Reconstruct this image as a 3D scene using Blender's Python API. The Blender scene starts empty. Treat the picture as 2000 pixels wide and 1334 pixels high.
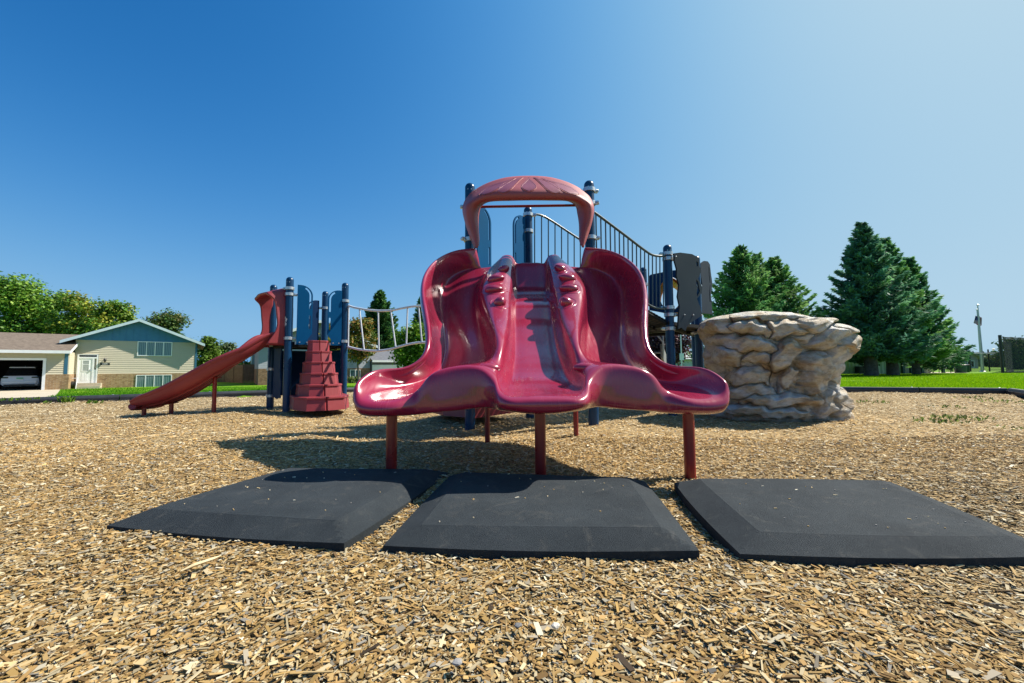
import bpy, bmesh, math, random
import numpy as np
from mathutils import Vector, Matrix
from mathutils.bvhtree import BVHTree

PI = math.pi
R = math.radians
C = bpy.context.scene
COL = C.collection

# ------------------------------------------------------------------ camera
F = 800.0                     # focal length in pixels of the 2000 px wide photograph
CAM = Vector((0.0, 0.0, 0.72))
PITCH, ROLL = R(3.75), R(-0.4)
cam_d = bpy.data.cameras.new('camera')
cam_d.sensor_width = 36.0
cam_d.lens = 36.0 * F / 2000.0
cam_d.clip_start = 0.02
cam_d.clip_end = 20000
cam_o = bpy.data.objects.new('camera', cam_d)
COL.objects.link(cam_o)
CROT = Matrix.Rotation(PI / 2 + PITCH, 3, 'X') @ Matrix.Rotation(ROLL, 3, 'Z')
cam_o.matrix_world = Matrix.Translation(CAM) @ CROT.to_4x4()
C.camera = cam_o

# ------------------------------------------------------------------ sky, sun, exposure
SUN_EL, SUN_AZ = 48.0, 20.0   # degrees; azimuth from +X towards +Y (sun is to the right and a little behind)
sd = Vector((math.cos(R(SUN_EL)) * math.cos(R(SUN_AZ)), math.cos(R(SUN_EL)) * math.sin(R(SUN_AZ)), math.sin(R(SUN_EL))))
w = bpy.data.worlds.new('World')
C.world = w
w.use_nodes = True
wn = w.node_tree
wn.nodes.clear()
sky = wn.nodes.new('ShaderNodeTexSky')
sky.sky_type = 'NISHITA'
sky.sun_disc = False
sky.sun_elevation = R(SUN_EL)
sky.sun_rotation = R(90 - SUN_AZ)
sky.altitude = 900
sky.air_density = 0.6
sky.dust_density = 4.0
sky.ozone_density = 3.0
# deeper, polarised-looking blue: a contrast curve per colour channel on the sky
EXPO = 0.82
sep = wn.nodes.new('ShaderNodeSeparateColor'); cmb = wn.nodes.new('ShaderNodeCombineColor')
wn.links.new(sky.outputs[0], sep.inputs[0])
def smath(op, a, b=None, c=None):
    n_ = wn.nodes.new('ShaderNodeMath'); n_.operation = op
    for k_, v_ in enumerate((a, b, c)):
        if v_ is None: continue
        if isinstance(v_, (int, float)): n_.inputs[k_].default_value = v_
        else: wn.links.new(v_, n_.inputs[k_])
    return n_.outputs[0]
g_ = smath('MULTIPLY', smath('POWER', sep.outputs[1], 2.0), 0.235)
g_ = smath('DIVIDE', g_, smath('MULTIPLY_ADD', g_, 1 / 0.70, 1.0))             # soft shoulder towards the horizon haze
r_ = smath('MULTIPLY', smath('POWER', g_, 2.2), 1.15)
b_ = smath('MULTIPLY', smath('SUBTRACT', 1.0, smath('EXPONENT', smath('MULTIPLY', g_, -5.0))), 0.84)
for k, ch_ in enumerate((r_, g_, b_)):
    wn.links.new(smath('MULTIPLY', ch_, 1 / 0.1 / 2 ** EXPO), cmb.inputs[k])
bg = wn.nodes.new('ShaderNodeBackground')
bg.inputs['Strength'].default_value = 0.1
wo = wn.nodes.new('ShaderNodeOutputWorld')
wn.links.new(cmb.outputs[0], bg.inputs['Color'])
wn.links.new(bg.outputs[0], wo.inputs[0])

sl = bpy.data.lights.new('sun', 'SUN')
sl.energy = 4.8
sl.angle = R(0.5)
sl.color = (1.0, 0.93, 0.82)
so = bpy.data.objects.new('sun', sl)
COL.objects.link(so)
so.rotation_euler = sd.to_track_quat('Z', 'Y').to_euler()
so.location = (20, 10, 30)

C.view_settings.view_transform = 'Standard'
C.view_settings.look = 'None'
C.view_settings.exposure = EXPO
C.view_settings.gamma = 1.0
C.cycles.max_bounces = 8
C.cycles.transparent_max_bounces = 24
C.cycles.use_denoising = True
try:
    C.cycles.denoiser = 'OPENIMAGEDENOISE'
except Exception:
    pass

# ------------------------------------------------------------------ measuring helpers
def ray(px, py):
    return (CROT @ Vector(((px - 1000.0) / F, (667.0 - py) / F, -1.0)))

def P(px, py, d):
    """point whose world Y is d on the line of sight of a photo pixel (used to measure the place)"""
    r = ray(px, py)
    return CAM + r * (d / r.y)

def G(px, py, z=0.0):
    r = ray(px, py)
    return CAM + r * ((z - CAM.z) / r.z)

def gz(x, y):
    """lie of the land: it falls away gently towards the houses on the left"""
    q = (-(x + 11.25) * 0.56 + (y - 9.0) * 0.83)
    t = min(1, max(0, (q - 0.5) / 17.0)); t = t * t * (3 - 2 * t)
    s = min(1, max(0, (7.0 - x) / 12.0)); s = s * s * (3 - 2 * s)
    return -0.62 * t * s

def chip_z(x, y):
    return (0.022 * np.sin(1.7 * x + 0.6 * np.sin(1.3 * y)) * np.sin(1.45 * y + 1.0)
            + 0.012 * np.sin(4.1 * x + 1.3) * np.sin(3.7 * y + 0.4) + 0.006 * np.sin(9.3 * x + 2.0 * np.sin(6 * y)) - 0.01)

# ------------------------------------------------------------------ object helpers
ROOTM = {}

def props(o, label=None, cat=None, group=None, kind=None):
    if label: o['label'] = label
    if cat: o['category'] = cat
    if group: o['group'] = group
    if kind: o['kind'] = kind
    return o

def thing(name, label, cat, loc=(0, 0, 0), rz=0.0, group=None):
    o = bpy.data.objects.new(name, None)
    COL.objects.link(o)
    o.empty_display_size = 0.2
    o.location = loc
    o.rotation_euler = (0, 0, rz)
    ROOTM[o.name] = Matrix.Translation(Vector(loc)) @ Matrix.Rotation(rz, 4, 'Z')
    return props(o, label, cat, group)

class MB:
    """collects world-space shapes and links them as ONE mesh object"""
    def __init__(s):
        s.v, s.f = [], []
    def add(s, vs, fs):
        n = len(s.v)
        s.v += [tuple(v) for v in vs]
        s.f += [tuple(i + n for i in f) for f in fs]
        return s
    def box(s, c, size, rz=0.0, bev=0.0, M=None):
        bm = bmesh.new()
        bmesh.ops.create_cube(bm, size=1.0)
        for v in bm.verts:
            v.co = Vector((v.co.x * size[0], v.co.y * size[1], v.co.z * size[2]))
        if bev > 0:
            bmesh.ops.bevel(bm, geom=bm.edges[:], offset=bev, segments=2, affect='EDGES', profile=0.5)
        T = Matrix.Translation(Vector(c)) @ Matrix.Rotation(rz, 4, 'Z')
        if M is not None: T = M @ T
        bm.verts.index_update()
        s.add([T @ v.co for v in bm.verts], [[v.index for v in f.verts] for f in bm.faces])
        bm.free()
        return s
    def tube(s, pts, r, n=10, caps=True):
        pts = [Vector(p) for p in pts]
        rs = r if isinstance(r, (list, tuple)) else [r] * len(pts)
        vs, fs = [], []
        up = None
        for i, p in enumerate(pts):
            t = (pts[min(i + 1, len(pts) - 1)] - pts[max(i - 1, 0)]).normalized()
            if up is None:
                up = Vector((0, 0, 1)) if abs(t.z) < 0.9 else Vector((1, 0, 0))
            a = t.cross(up).normalized(); b = a.cross(t).normalized(); up = b
            for k in range(n):
                an = 2 * PI * k / n
                vs.append(p + (a * math.cos(an) + b * math.sin(an)) * rs[i])
        for i in range(len(pts) - 1):
            for k in range(n):
                fs.append((i * n + k, i * n + (k + 1) % n, (i + 1) * n + (k + 1) % n, (i + 1) * n + k))
        if caps:
            fs.append(tuple(range(n))[::-1]); fs.append(tuple(range((len(pts) - 1) * n, len(pts) * n)))
        return s.add(vs, fs)
    def lathe(s, c, prof, n=20, M=None):
        """prof: list of (radius, z) from bottom to top"""
        vs, fs = [], []
        for (r_, z) in prof:
            for k in range(n):
                a = 2 * PI * k / n
                v = Vector((c[0] + r_ * math.cos(a), c[1] + r_ * math.sin(a), c[2] + z))
                vs.append(M @ v if M is not None else v)
        for i in range(len(prof) - 1):
            for k in range(n):
                fs.append((i * n + k, i * n + (k + 1) % n, (i + 1) * n + (k + 1) % n, (i + 1) * n + k))
        fs.append(tuple(range(n))[::-1]); fs.append(tuple(range((len(prof) - 1) * n, len(prof) * n)))
        return s.add(vs, fs)
    def slab(s, poly, off):
        """polygon (3D points) given a thickness vector"""
        n = len(poly); off = Vector(off)
        vs = [Vector(p) for p in poly] + [Vector(p) + off for p in poly]
        fs = [tuple(range(n))[::-1], tuple(range(n, 2 * n))] + [(i, (i + 1) % n, n + (i + 1) % n, n + i) for i in range(n)]
        return s.add(vs, fs)
    def build(s, name, mat, parent=None, smooth=None, label=None, cat=None, group=None, kind=None, cols=None):
        me = bpy.data.meshes.new(name)
        if parent is not None:
            r = parent
            while r.parent is not None: r = r.parent
            if r.name in ROOTM:
                inv = ROOTM[r.name].inverted()
                vs = [inv @ Vector(v) for v in s.v]
            else:
                vs = s.v
        else:
            vs = s.v
        me.from_pydata([tuple(v) for v in vs], [], s.f)
        bm = bmesh.new(); bm.from_mesh(me)
        bmesh.ops.recalc_face_normals(bm, faces=bm.faces[:])
        bm.to_mesh(me); bm.free()
        if smooth is not None:
            me.polygons.foreach_set('use_smooth', [True] * len(me.polygons))
            if smooth < 179: me.set_sharp_from_angle(angle=R(smooth))
        me.materials.append(mat)
        o = bpy.data.objects.new(name, me)
        COL.objects.link(o)
        if parent is not None: o.parent = parent
        return props(o, label, cat, group, kind)

def raw_mesh(name, V, Fq, mat, parent=None, colors=None, smooth=False, tris=False, **kw):
    """fast numpy mesh: V (n,3), Fq (m,3|4) ; colours per vertex"""
    V = np.asarray(V, dtype=np.float32); Fq = np.asarray(Fq, dtype=np.int32)
    if parent is not None:
        r = parent
        while r.parent is not None: r = r.parent
        inv = np.array(ROOTM[r.name].inverted())
        V = (V @ inv[:3, :3].T + inv[:3, 3]).astype(np.float32)
    k = Fq.shape[1]
    me = bpy.data.meshes.new(name)
    me.vertices.add(len(V)); me.vertices.foreach_set('co', V.ravel())
    me.loops.add(Fq.size); me.loops.foreach_set('vertex_index', Fq.ravel())
    me.polygons.add(len(Fq)); me.polygons.foreach_set('loop_start', np.arange(0, Fq.size, k, dtype=np.int32))
    me.update(calc_edges=True)
    me.polygons.foreach_set('use_smooth', np.full(len(Fq), bool(smooth)))
    if colors is not None:
        at = me.color_attributes.new('Col', 'FLOAT_COLOR', 'POINT')
        c4 = np.ones((len(V), 4), dtype=np.float32); c4[:, :3] = colors
        at.data.foreach_set('color', c4.ravel())
    me.materials.append(mat)
    o = bpy.data.objects.new(name, me)
    COL.objects.link(o)
    if parent is not None: o.parent = parent
    return props(o, **kw)

# ------------------------------------------------------------------ materials
def N(nt, t, **kw):
    n = nt.nodes.new(t)
    for k, v in kw.items():
        if k in n.inputs: n.inputs[k].default_value = v
        else: setattr(n, k, v)
    return n

def L(nt, a, b): nt.links.new(a, b)

def base_mat(name):
    m = bpy.data.materials.new(name); m.use_nodes = True
    nt = m.node_tree
    return m, nt, nt.nodes['Principled BSDF']

def pmat(name, c1, c2=None, scale=6.0, rough=0.5, metal=0.0, bump=0.0, bscale=None, coat=0.0, rvar=0.0, detail=4.0, lo=0.35, hi=0.65, spec=None, bdist=0.01):
    m, nt, b = base_mat(name)
    b.inputs['Base Color'].default_value = (*c1, 1)
    b.inputs['Roughness'].default_value = rough
    b.inputs['Metallic'].default_value = metal
    if coat: b.inputs['Coat Weight'].default_value = coat; b.inputs['Coat Roughness'].default_value = 0.12
    if spec is not None: b.inputs['Specular IOR Level'].default_value = spec
    tc = N(nt, 'ShaderNodeTexCoord')
    if c2 is not None or rvar:
        nz = N(nt, 'ShaderNodeTexNoise', Scale=scale, Detail=detail, Roughness=0.6)
        L(nt, tc.outputs['Object'], nz.inputs['Vector'])
        if c2 is not None:
            cr = N(nt, 'ShaderNodeValToRGB')
            cr.color_ramp.elements[0].position = lo; cr.color_ramp.elements[0].color = (*c1, 1)
            cr.color_ramp.elements[1].position = hi; cr.color_ramp.elements[1].color = (*c2, 1)
            L(nt, nz.outputs[0], cr.inputs[0]); L(nt, cr.outputs[0], b.inputs['Base Color'])
        if rvar:
            mr = N(nt, 'ShaderNodeMapRange')
            mr.inputs['From Min'].default_value = 0.3; mr.inputs['From Max'].default_value = 0.7
            mr.inputs['To Min'].default_value = max(0.02, rough - rvar); mr.inputs['To Max'].default_value = rough + rvar
            L(nt, nz.outputs[0], mr.inputs[0]); L(nt, mr.outputs[0], b.inputs['Roughness'])
    if bump:
        n2 = N(nt, 'ShaderNodeTexNoise', Scale=bscale or scale * 8, Detail=5.0)
        L(nt, tc.outputs['Object'], n2.inputs['Vector'])
        bp = N(nt, 'ShaderNodeBump', Strength=bump, Distance=bdist)
        L(nt, n2.outputs[0], bp.inputs['Height']); L(nt, bp.outputs[0], b.inputs['Normal'])
    return m

def vcol_mat(name, rough=0.8, trans=0.0, mult=1.0, spec=0.3):
    m, nt, b = base_mat(name)
    at = N(nt, 'ShaderNodeVertexColor', layer_name='Col')
    b.inputs['Roughness'].default_value = rough
    b.inputs['Specular IOR Level'].default_value = spec
    L(nt, at.outputs[0], b.inputs['Base Color'])
    if trans:
        tr = N(nt, 'ShaderNodeBsdfTranslucent'); mx = N(nt, 'ShaderNodeMixShader'); mx.inputs[0].default_value = trans
        L(nt, at.outputs[0], tr.inputs['Color'])
        L(nt, b.outputs[0], mx.inputs[1]); L(nt, tr.outputs[0], mx.inputs[2])
        L(nt, mx.outputs[0], nt.nodes['Material Output'].inputs[0])
    return m

def plastic_mat(name, c, cd, rough, coat=0.0, scratch=0.0, bump=0.0):
    """moulded plastic with faint mottling, worn streaks in the gloss"""
    m, nt, b = base_mat(name)
    tc = N(nt, 'ShaderNodeTexCoord')
    nz = N(nt, 'ShaderNodeTexNoise', Scale=2.2, Detail=6.0, Roughness=0.65)
    L(nt, tc.outputs['Object'], nz.inputs['Vector'])
    cr = N(nt, 'ShaderNodeValToRGB')
    cr.color_ramp.elements[0].position = 0.3; cr.color_ramp.elements[0].color = (*c, 1)
    cr.color_ramp.elements[1].position = 0.75; cr.color_ramp.elements[1].color = (*cd, 1)
    L(nt, nz.outputs[0], cr.inputs[0])
    mp = N(nt, 'ShaderNodeMapping'); mp.inputs['Scale'].default_value = (40, 4, 9)
    L(nt, tc.outputs['Object'], mp.inputs['Vector'])
    n2 = N(nt, 'ShaderNodeTexNoise', Scale=1.0, Detail=5.0, Roughness=0.7)
    L(nt, mp.outputs[0], n2.inputs['Vector'])
    mr = N(nt, 'ShaderNodeMapRange')
    mr.inputs['From Min'].default_value = 0.35; mr.inputs['From Max'].default_value = 0.75
    mr.inputs['To Min'].default_value = rough; mr.inputs['To Max'].default_value = rough + scratch
    L(nt, n2.outputs[0], mr.inputs[0]); L(nt, mr.outputs[0], b.inputs['Roughness'])
    L(nt, cr.outputs[0], b.inputs['Base Color'])
    if scratch:
        m2 = N(nt, 'ShaderNodeMapping'); m2.inputs['Scale'].default_value = (150, 3.5, 5); m2.inputs['Rotation'].default_value = (0, 0, 0.06)
        L(nt, tc.outputs['Object'], m2.inputs['Vector'])
        n4 = N(nt, 'ShaderNodeTexNoise', Scale=1.0, Detail=6.0, Roughness=0.75); L(nt, m2.outputs[0], n4.inputs['Vector'])
        n5 = N(nt, 'ShaderNodeTexNoise', Scale=1.6, Detail=3.0); L(nt, tc.outputs['Object'], n5.inputs['Vector'])
        ml = N(nt, 'ShaderNodeMath', operation='MULTIPLY'); L(nt, n4.outputs[0], ml.inputs[0]); L(nt, n5.outputs[0], ml.inputs[1])
        c4 = N(nt, 'ShaderNodeValToRGB'); c4.color_ramp.elements[0].position = .33; c4.color_ramp.elements[1].position = .45
        c4.color_ramp.elements[0].color = (0, 0, 0, 1); c4.color_ramp.elements[1].color = (.5, .5, .5, 1)
        L(nt, ml.outputs[0], c4.inputs[0])
        mxs = N(nt, 'ShaderNodeMixRGB'); mxs.inputs[2].default_value = (min(1, c[0] * 1.5 + .08), c[1] + .10, c[2] + .11, 1)
        L(nt, c4.outputs[0], mxs.inputs[0]); L(nt, cr.outputs[0], mxs.inputs[1]); L(nt, mxs.outputs[0], b.inputs['Base Color'])
    if coat:
        b.inputs['Coat Weight'].default_value = coat; b.inputs['Coat Roughness'].default_value = 0.08
    if bump:
        n3 = N(nt, 'ShaderNodeTexNoise', Scale=9.0, Detail=3.0)
        L(nt, tc.outputs['Object'], n3.inputs['Vector'])
        bp = N(nt, 'ShaderNodeBump', Strength=bump, Distance=0.01)
        L(nt, n3.outputs[0], bp.inputs['Height']); L(nt, bp.outputs[0], b.inputs['Normal'])
    return m

M = {}
M['slide'] = plastic_mat('glossy_red_plastic', (0.275, 0.013, 0.044), (0.33, 0.022, 0.057), 0.17, coat=0.7, scratch=0.16, bump=0.03)
M['petal'] = plastic_mat('glossy_petal_plastic', (0.25, 0.012, 0.03), (0.28, 0.016, 0.036), 0.2, coat=0.35, scratch=0.05)
M['faded'] = plastic_mat('faded_red_plastic', (0.235, 0.024, 0.032), (0.29, 0.036, 0.042), 0.45, scratch=0.12, bump=0.05)
M['hood'] = plastic_mat('faded_hood_plastic', (0.29, 0.055, 0.06), (0.34, 0.07, 0.07), 0.5, scratch=0.1, bump=0.05)
M['hood_petal'] = plastic_mat('faded_mauve_plastic', (0.20, 0.04, 0.07), (0.23, 0.05, 0.08), 0.45, scratch=0.1)
M['redsteel'] = pmat('red_painted_steel', (0.26, 0.012, 0.012), (0.20, 0.01, 0.012), 3, rough=0.32, coat=0.2, rvar=0.08)
M['post'] = pmat('navy_powder_coat', (0.003, 0.034, 0.095), (0.004, 0.042, 0.11), 3, rough=0.3, rvar=0.06, spec=0.4)
M['panel'] = pmat('blue_panel_plastic', (0.002, 0.075, 0.20), (0.003, 0.085, 0.22), 3, rough=0.75, rvar=0.04, spec=0.06)
M['dpanel'] = pmat('navy_panel_plastic', (0.003, 0.026, 0.085), (0.004, 0.031, 0.095), 3, rough=0.6, spec=0.12)
M['gpanel'] = pmat('slate_panel_plastic', (0.026, 0.041, 0.055), (0.032, 0.047, 0.061), 3, rough=0.7, rvar=0.04, spec=0.08)
M['galv'] = pmat('galvanised_clamp', (0.62, 0.64, 0.66), (0.48, 0.50, 0.52), 30, rough=0.38, metal=0.75)
M['silver'] = pmat('pale_grey_tube', (0.66, 0.69, 0.74), (0.58, 0.61, 0.66), 8, rough=0.4, metal=0.05)
M['rail'] = pmat('dark_green_grey_tube', (0.03, 0.05, 0.055), (0.04, 0.06, 0.065), 8, rough=0.35, coat=0.2)
M['deck'] = pmat('dark_coated_deck', (0.012, 0.014, 0.016), (0.02, 0.02, 0.02), 20, rough=0.7, spec=0.15)
m, nt, b = base_mat('black_rubber_mat')
tc = N(nt, 'ShaderNodeTexCoord')
n1 = N(nt, 'ShaderNodeTexNoise', Scale=3.0, Detail=7.0, Roughness=0.65); n2 = N(nt, 'ShaderNodeTexNoise', Scale=330.0, Detail=4.0, Roughness=0.8); n3 = N(nt, 'ShaderNodeTexNoise', Scale=9.0, Detail=8.0, Roughness=0.75, Distortion=1.0)
for n_ in (n1, n2, n3): L(nt, tc.outputs['Object'], n_.inputs['Vector'])
cr = N(nt, 'ShaderNodeValToRGB'); cr.color_ramp.elements[0].position = .3; cr.color_ramp.elements[1].position = .7
cr.color_ramp.elements[0].color = (0.018, 0.0235, 0.029, 1); cr.color_ramp.elements[1].color = (0.036, 0.044, 0.051, 1)
L(nt, n1.outputs[0], cr.inputs[0])
c2 = N(nt, 'ShaderNodeValToRGB'); c2.color_ramp.elements[0].position = .54; c2.color_ramp.elements[1].position = .76
c2.color_ramp.elements[0].color = (0, 0, 0, 1); c2.color_ramp.elements[1].color = (.55, .55, .55, 1)
L(nt, n3.outputs[0], c2.inputs[0])
mx = N(nt, 'ShaderNodeMixRGB'); mx.inputs[2].default_value = (0.11, 0.105, 0.095, 1)
L(nt, c2.outputs[0], mx.inputs[0]); L(nt, cr.outputs[0], mx.inputs[1])
c3 = N(nt, 'ShaderNodeValToRGB'); c3.color_ramp.elements[0].position = .35; c3.color_ramp.elements[1].position = .72
c3.color_ramp.elements[0].color = (.55, .55, .55, 1); c3.color_ramp.elements[1].color = (1.6, 1.6, 1.55, 1)
L(nt, n2.outputs[0], c3.inputs[0])
m2 = N(nt, 'ShaderNodeMixRGB', blend_type='MULTIPLY'); m2.inputs[0].default_value = 1
L(nt, mx.outputs[0], m2.inputs[1]); L(nt, c3.outputs[0], m2.inputs[2]); L(nt, m2.outputs[0], b.inputs['Base Color'])
b.inputs['Roughness'].default_value = .85; b.inputs['Specular IOR Level'].default_value = .2
bp = N(nt, 'ShaderNodeBump', Strength=.8, Distance=.005); L(nt, n2.outputs[0], bp.inputs['Height']); L(nt, bp.outputs[0], b.inputs['Normal'])
M['rubber'] = m
M['border'] = pmat('black_border_plastic', (0.02, 0.022, 0.028), (0.035, 0.038, 0.045), 5, rough=0.5, bump=0.1)
M['hpanel'] = pmat('dark_slate_panel_plastic', (0.018, 0.027, 0.042), (0.022, 0.032, 0.048), 3, rough=0.6, spec=0.12)

# ================================================================== THE GROUND
CHIP_POLY = [(-14.6, 6.7), (-11.25, 9.0), (-7.27, 11.6), (-1.7, 15.5), (9.4, 11.4), (12.4, 10.3), (9.9, 7.9), (8.2, 5.0), (7.5, -4.0), (-14.6, -4.0)]
CPX = np.array(CHIP_POLY)

def in_poly(x, y, poly):
    x = np.asarray(x); y = np.asarray(y)
    ins = np.zeros(x.shape, dtype=bool)
    n = len(poly)
    for i in range(n):
        x0, y0 = poly[i]; x1, y1 = poly[(i + 1) % n]
        cnd = ((y0 > y) != (y1 > y))
        xi = (x1 - x0) * (y - y0) / ((y1 - y0) if y1 != y0 else 1e-9) + x0
        ins ^= cnd & (x < xi)
    return ins

def grid_sheet(name, xs, ys, zf, mat, keep=None, **kw):
    X, Y = np.meshgrid(xs, ys)
    Z = zf(X, Y)
    V = np.stack([X, Y, Z], -1).reshape(-1, 3)
    nx, ny = len(xs), len(ys)
    I, J = np.meshgrid(np.arange(nx - 1), np.arange(ny - 1))
    a = (J * nx + I).ravel()
    Fq = np.stack([a, a + 1, a + nx + 1, a + nx], -1)
    if keep is not None:
        cx = 0.25 * V[Fq].sum(1)
        Fq = Fq[keep(cx[:, 0], cx[:, 1])]
        used = np.unique(Fq); mp = np.full(len(V), -1); mp[used] = np.arange(len(used))
        V = V[used]; Fq = mp[Fq]
    return raw_mesh(name, V, Fq, mat, smooth=True, **kw)

GZ = np.vectorize(gz)
def lawn_z(X, Y):
    Z = GZ(X, Y) + 0.03
    Z = Z + 0.015 * np.sin(0.7 * X) * np.sin(0.9 * Y)
    # sunk well below the chips inside the play area
    return np.where(in_poly(X, Y, CHIP_POLY), -0.16, Z)

# lawn material
m, nt, b = base_mat('lawn')
tc = N(nt, 'ShaderNodeTexCoord')
n1 = N(nt, 'ShaderNodeTexNoise', Scale=0.35, Detail=4.0); n2 = N(nt, 'ShaderNodeTexNoise', Scale=22.0, Detail=6.0, Roughness=0.8)
L(nt, tc.outputs['Object'], n1.inputs['Vector']); L(nt, tc.outputs['Object'], n2.inputs['Vector'])
c1 = N(nt, 'ShaderNodeValToRGB'); c1.color_ramp.elements[0].position = 0.35; c1.color_ramp.elements[1].position = 0.7
c1.color_ramp.elements[0].color = (0.11, 0.29, 0.004, 1); c1.color_ramp.elements[1].color = (0.24, 0.42, 0.008, 1)
c2 = N(nt, 'ShaderNodeValToRGB'); c2.color_ramp.elements[0].position = 0.3; c2.color_ramp.elements[1].position = 0.7
c2.color_ramp.elements[0].color = (0.35, 0.4, 0.3, 1); c2.color_ramp.elements[1].color = (1, 1, 1, 1)
mx = N(nt, 'ShaderNodeMixRGB', blend_type='MULTIPLY'); mx.inputs[0].default_value = 1
L(nt, n1.outputs[0], c1.inputs[0]); L(nt, n2.outputs[0], c2.inputs[0]); L(nt, c1.outputs[0], mx.inputs[1]); L(nt, c2.outputs[0], mx.inputs[2])
L(nt, mx.outputs[0], b.inputs['Base Color']); b.inputs['Roughness'].default_value = 0.9; b.inputs['Specular IOR Level'].default_value = 0.2
bp = N(nt, 'ShaderNodeBump', Strength=0.8, Distance=0.05); L(nt, n2.outputs[0], bp.inputs['Height']); L(nt, bp.outputs[0], b.inputs['Normal'])
M['lawn'] = m

def spaced(lo, hi, near, step):
    a = [0.0]
    s = step
    while a[-1] < hi:
        if a[-1] > near: s *= 1.18
        a.append(a[-1] + s)
    b_ = [0.0]; s = step
    while b_[-1] < -lo:
        if b_[-1] > near: s *= 1.18
        b_.append(b_[-1] + s)
    return np.array([-v for v in b_[:0:-1]] + a)
grid_sheet('lawn', spaced(-9000, 9000, 34, 0.5), spaced(-60, 9000, 44, 0.5), lawn_z, M['lawn'], kind='structure')

# base of the chip bed
m, nt, b = base_mat('chip_bed')
tc = N(nt, 'ShaderNodeTexCoord')
vo = N(nt, 'ShaderNodeTexVoronoi', Scale=55.0); vo.inputs['Randomness'].default_value = 1.0
mp = N(nt, 'ShaderNodeMapping'); mp.inputs['Scale'].default_value = (1, 1.6, 1)
n1 = N(nt, 'ShaderNodeTexNoise', Scale=90.0, Detail=5.0, Roughness=0.8)
L(nt, tc.outputs['Object'], mp.inputs['Vector']); L(nt, mp.outputs[0], vo.inputs['Vector']); L(nt, tc.outputs['Object'], n1.inputs['Vector'])
sx = N(nt, 'ShaderNodeSeparateColor'); L(nt, vo.outputs['Color'], sx.inputs[0])
cr = N(nt, 'ShaderNodeValToRGB')
e = cr.color_ramp.elements
e[0].position = 0.0; e[0].color = (0.20, 0.13, 0.06, 1)
e[1].position = 1.0; e[1].color = (0.62, 0.48, 0.27, 1)
e2 = e.new(0.45); e2.color = (0.42, 0.29, 0.13, 1)
e3 = e.new(0.75); e3.color = (0.52, 0.39, 0.20, 1)
L(nt, sx.outputs[0], cr.inputs[0])
c2 = N(nt, 'ShaderNodeValToRGB'); c2.color_ramp.elements[0].position = 0.35; c2.color_ramp.elements[1].position = 0.6
c2.color_ramp.elements[0].color = (0.4, 0.38, 0.35, 1); c2.color_ramp.elements[1].color = (1, 1, 1, 1)
L(nt, n1.outputs[0], c2.inputs[0])
mx = N(nt, 'ShaderNodeMixRGB', blend_type='MULTIPLY'); mx.inputs[0].default_value = 1
L(nt, cr.outputs[0], mx.inputs[1]); L(nt, c2.outputs[0], mx.inputs[2]); L(nt, mx.outputs[0], b.inputs['Base Color'])
b.inputs['Roughness'].default_value = 0.9; b.inputs['Specular IOR Level'].default_value = 0.2
bp = N(nt, 'ShaderNodeBump', Strength=0.9, Distance=0.02); L(nt, sx.outputs[1], bp.inputs['Height']); L(nt, bp.outputs[0], b.inputs['Normal'])
M['chipbed'] = m
grid_sheet('chip_ground', np.arange(-15, 13, 0.1), np.arange(-4, 16, 0.1), lambda X, Y: chip_z(X, Y), M['chipbed'],
           keep=lambda x, y: in_poly(x, y, CHIP_POLY), kind='structure')

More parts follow.
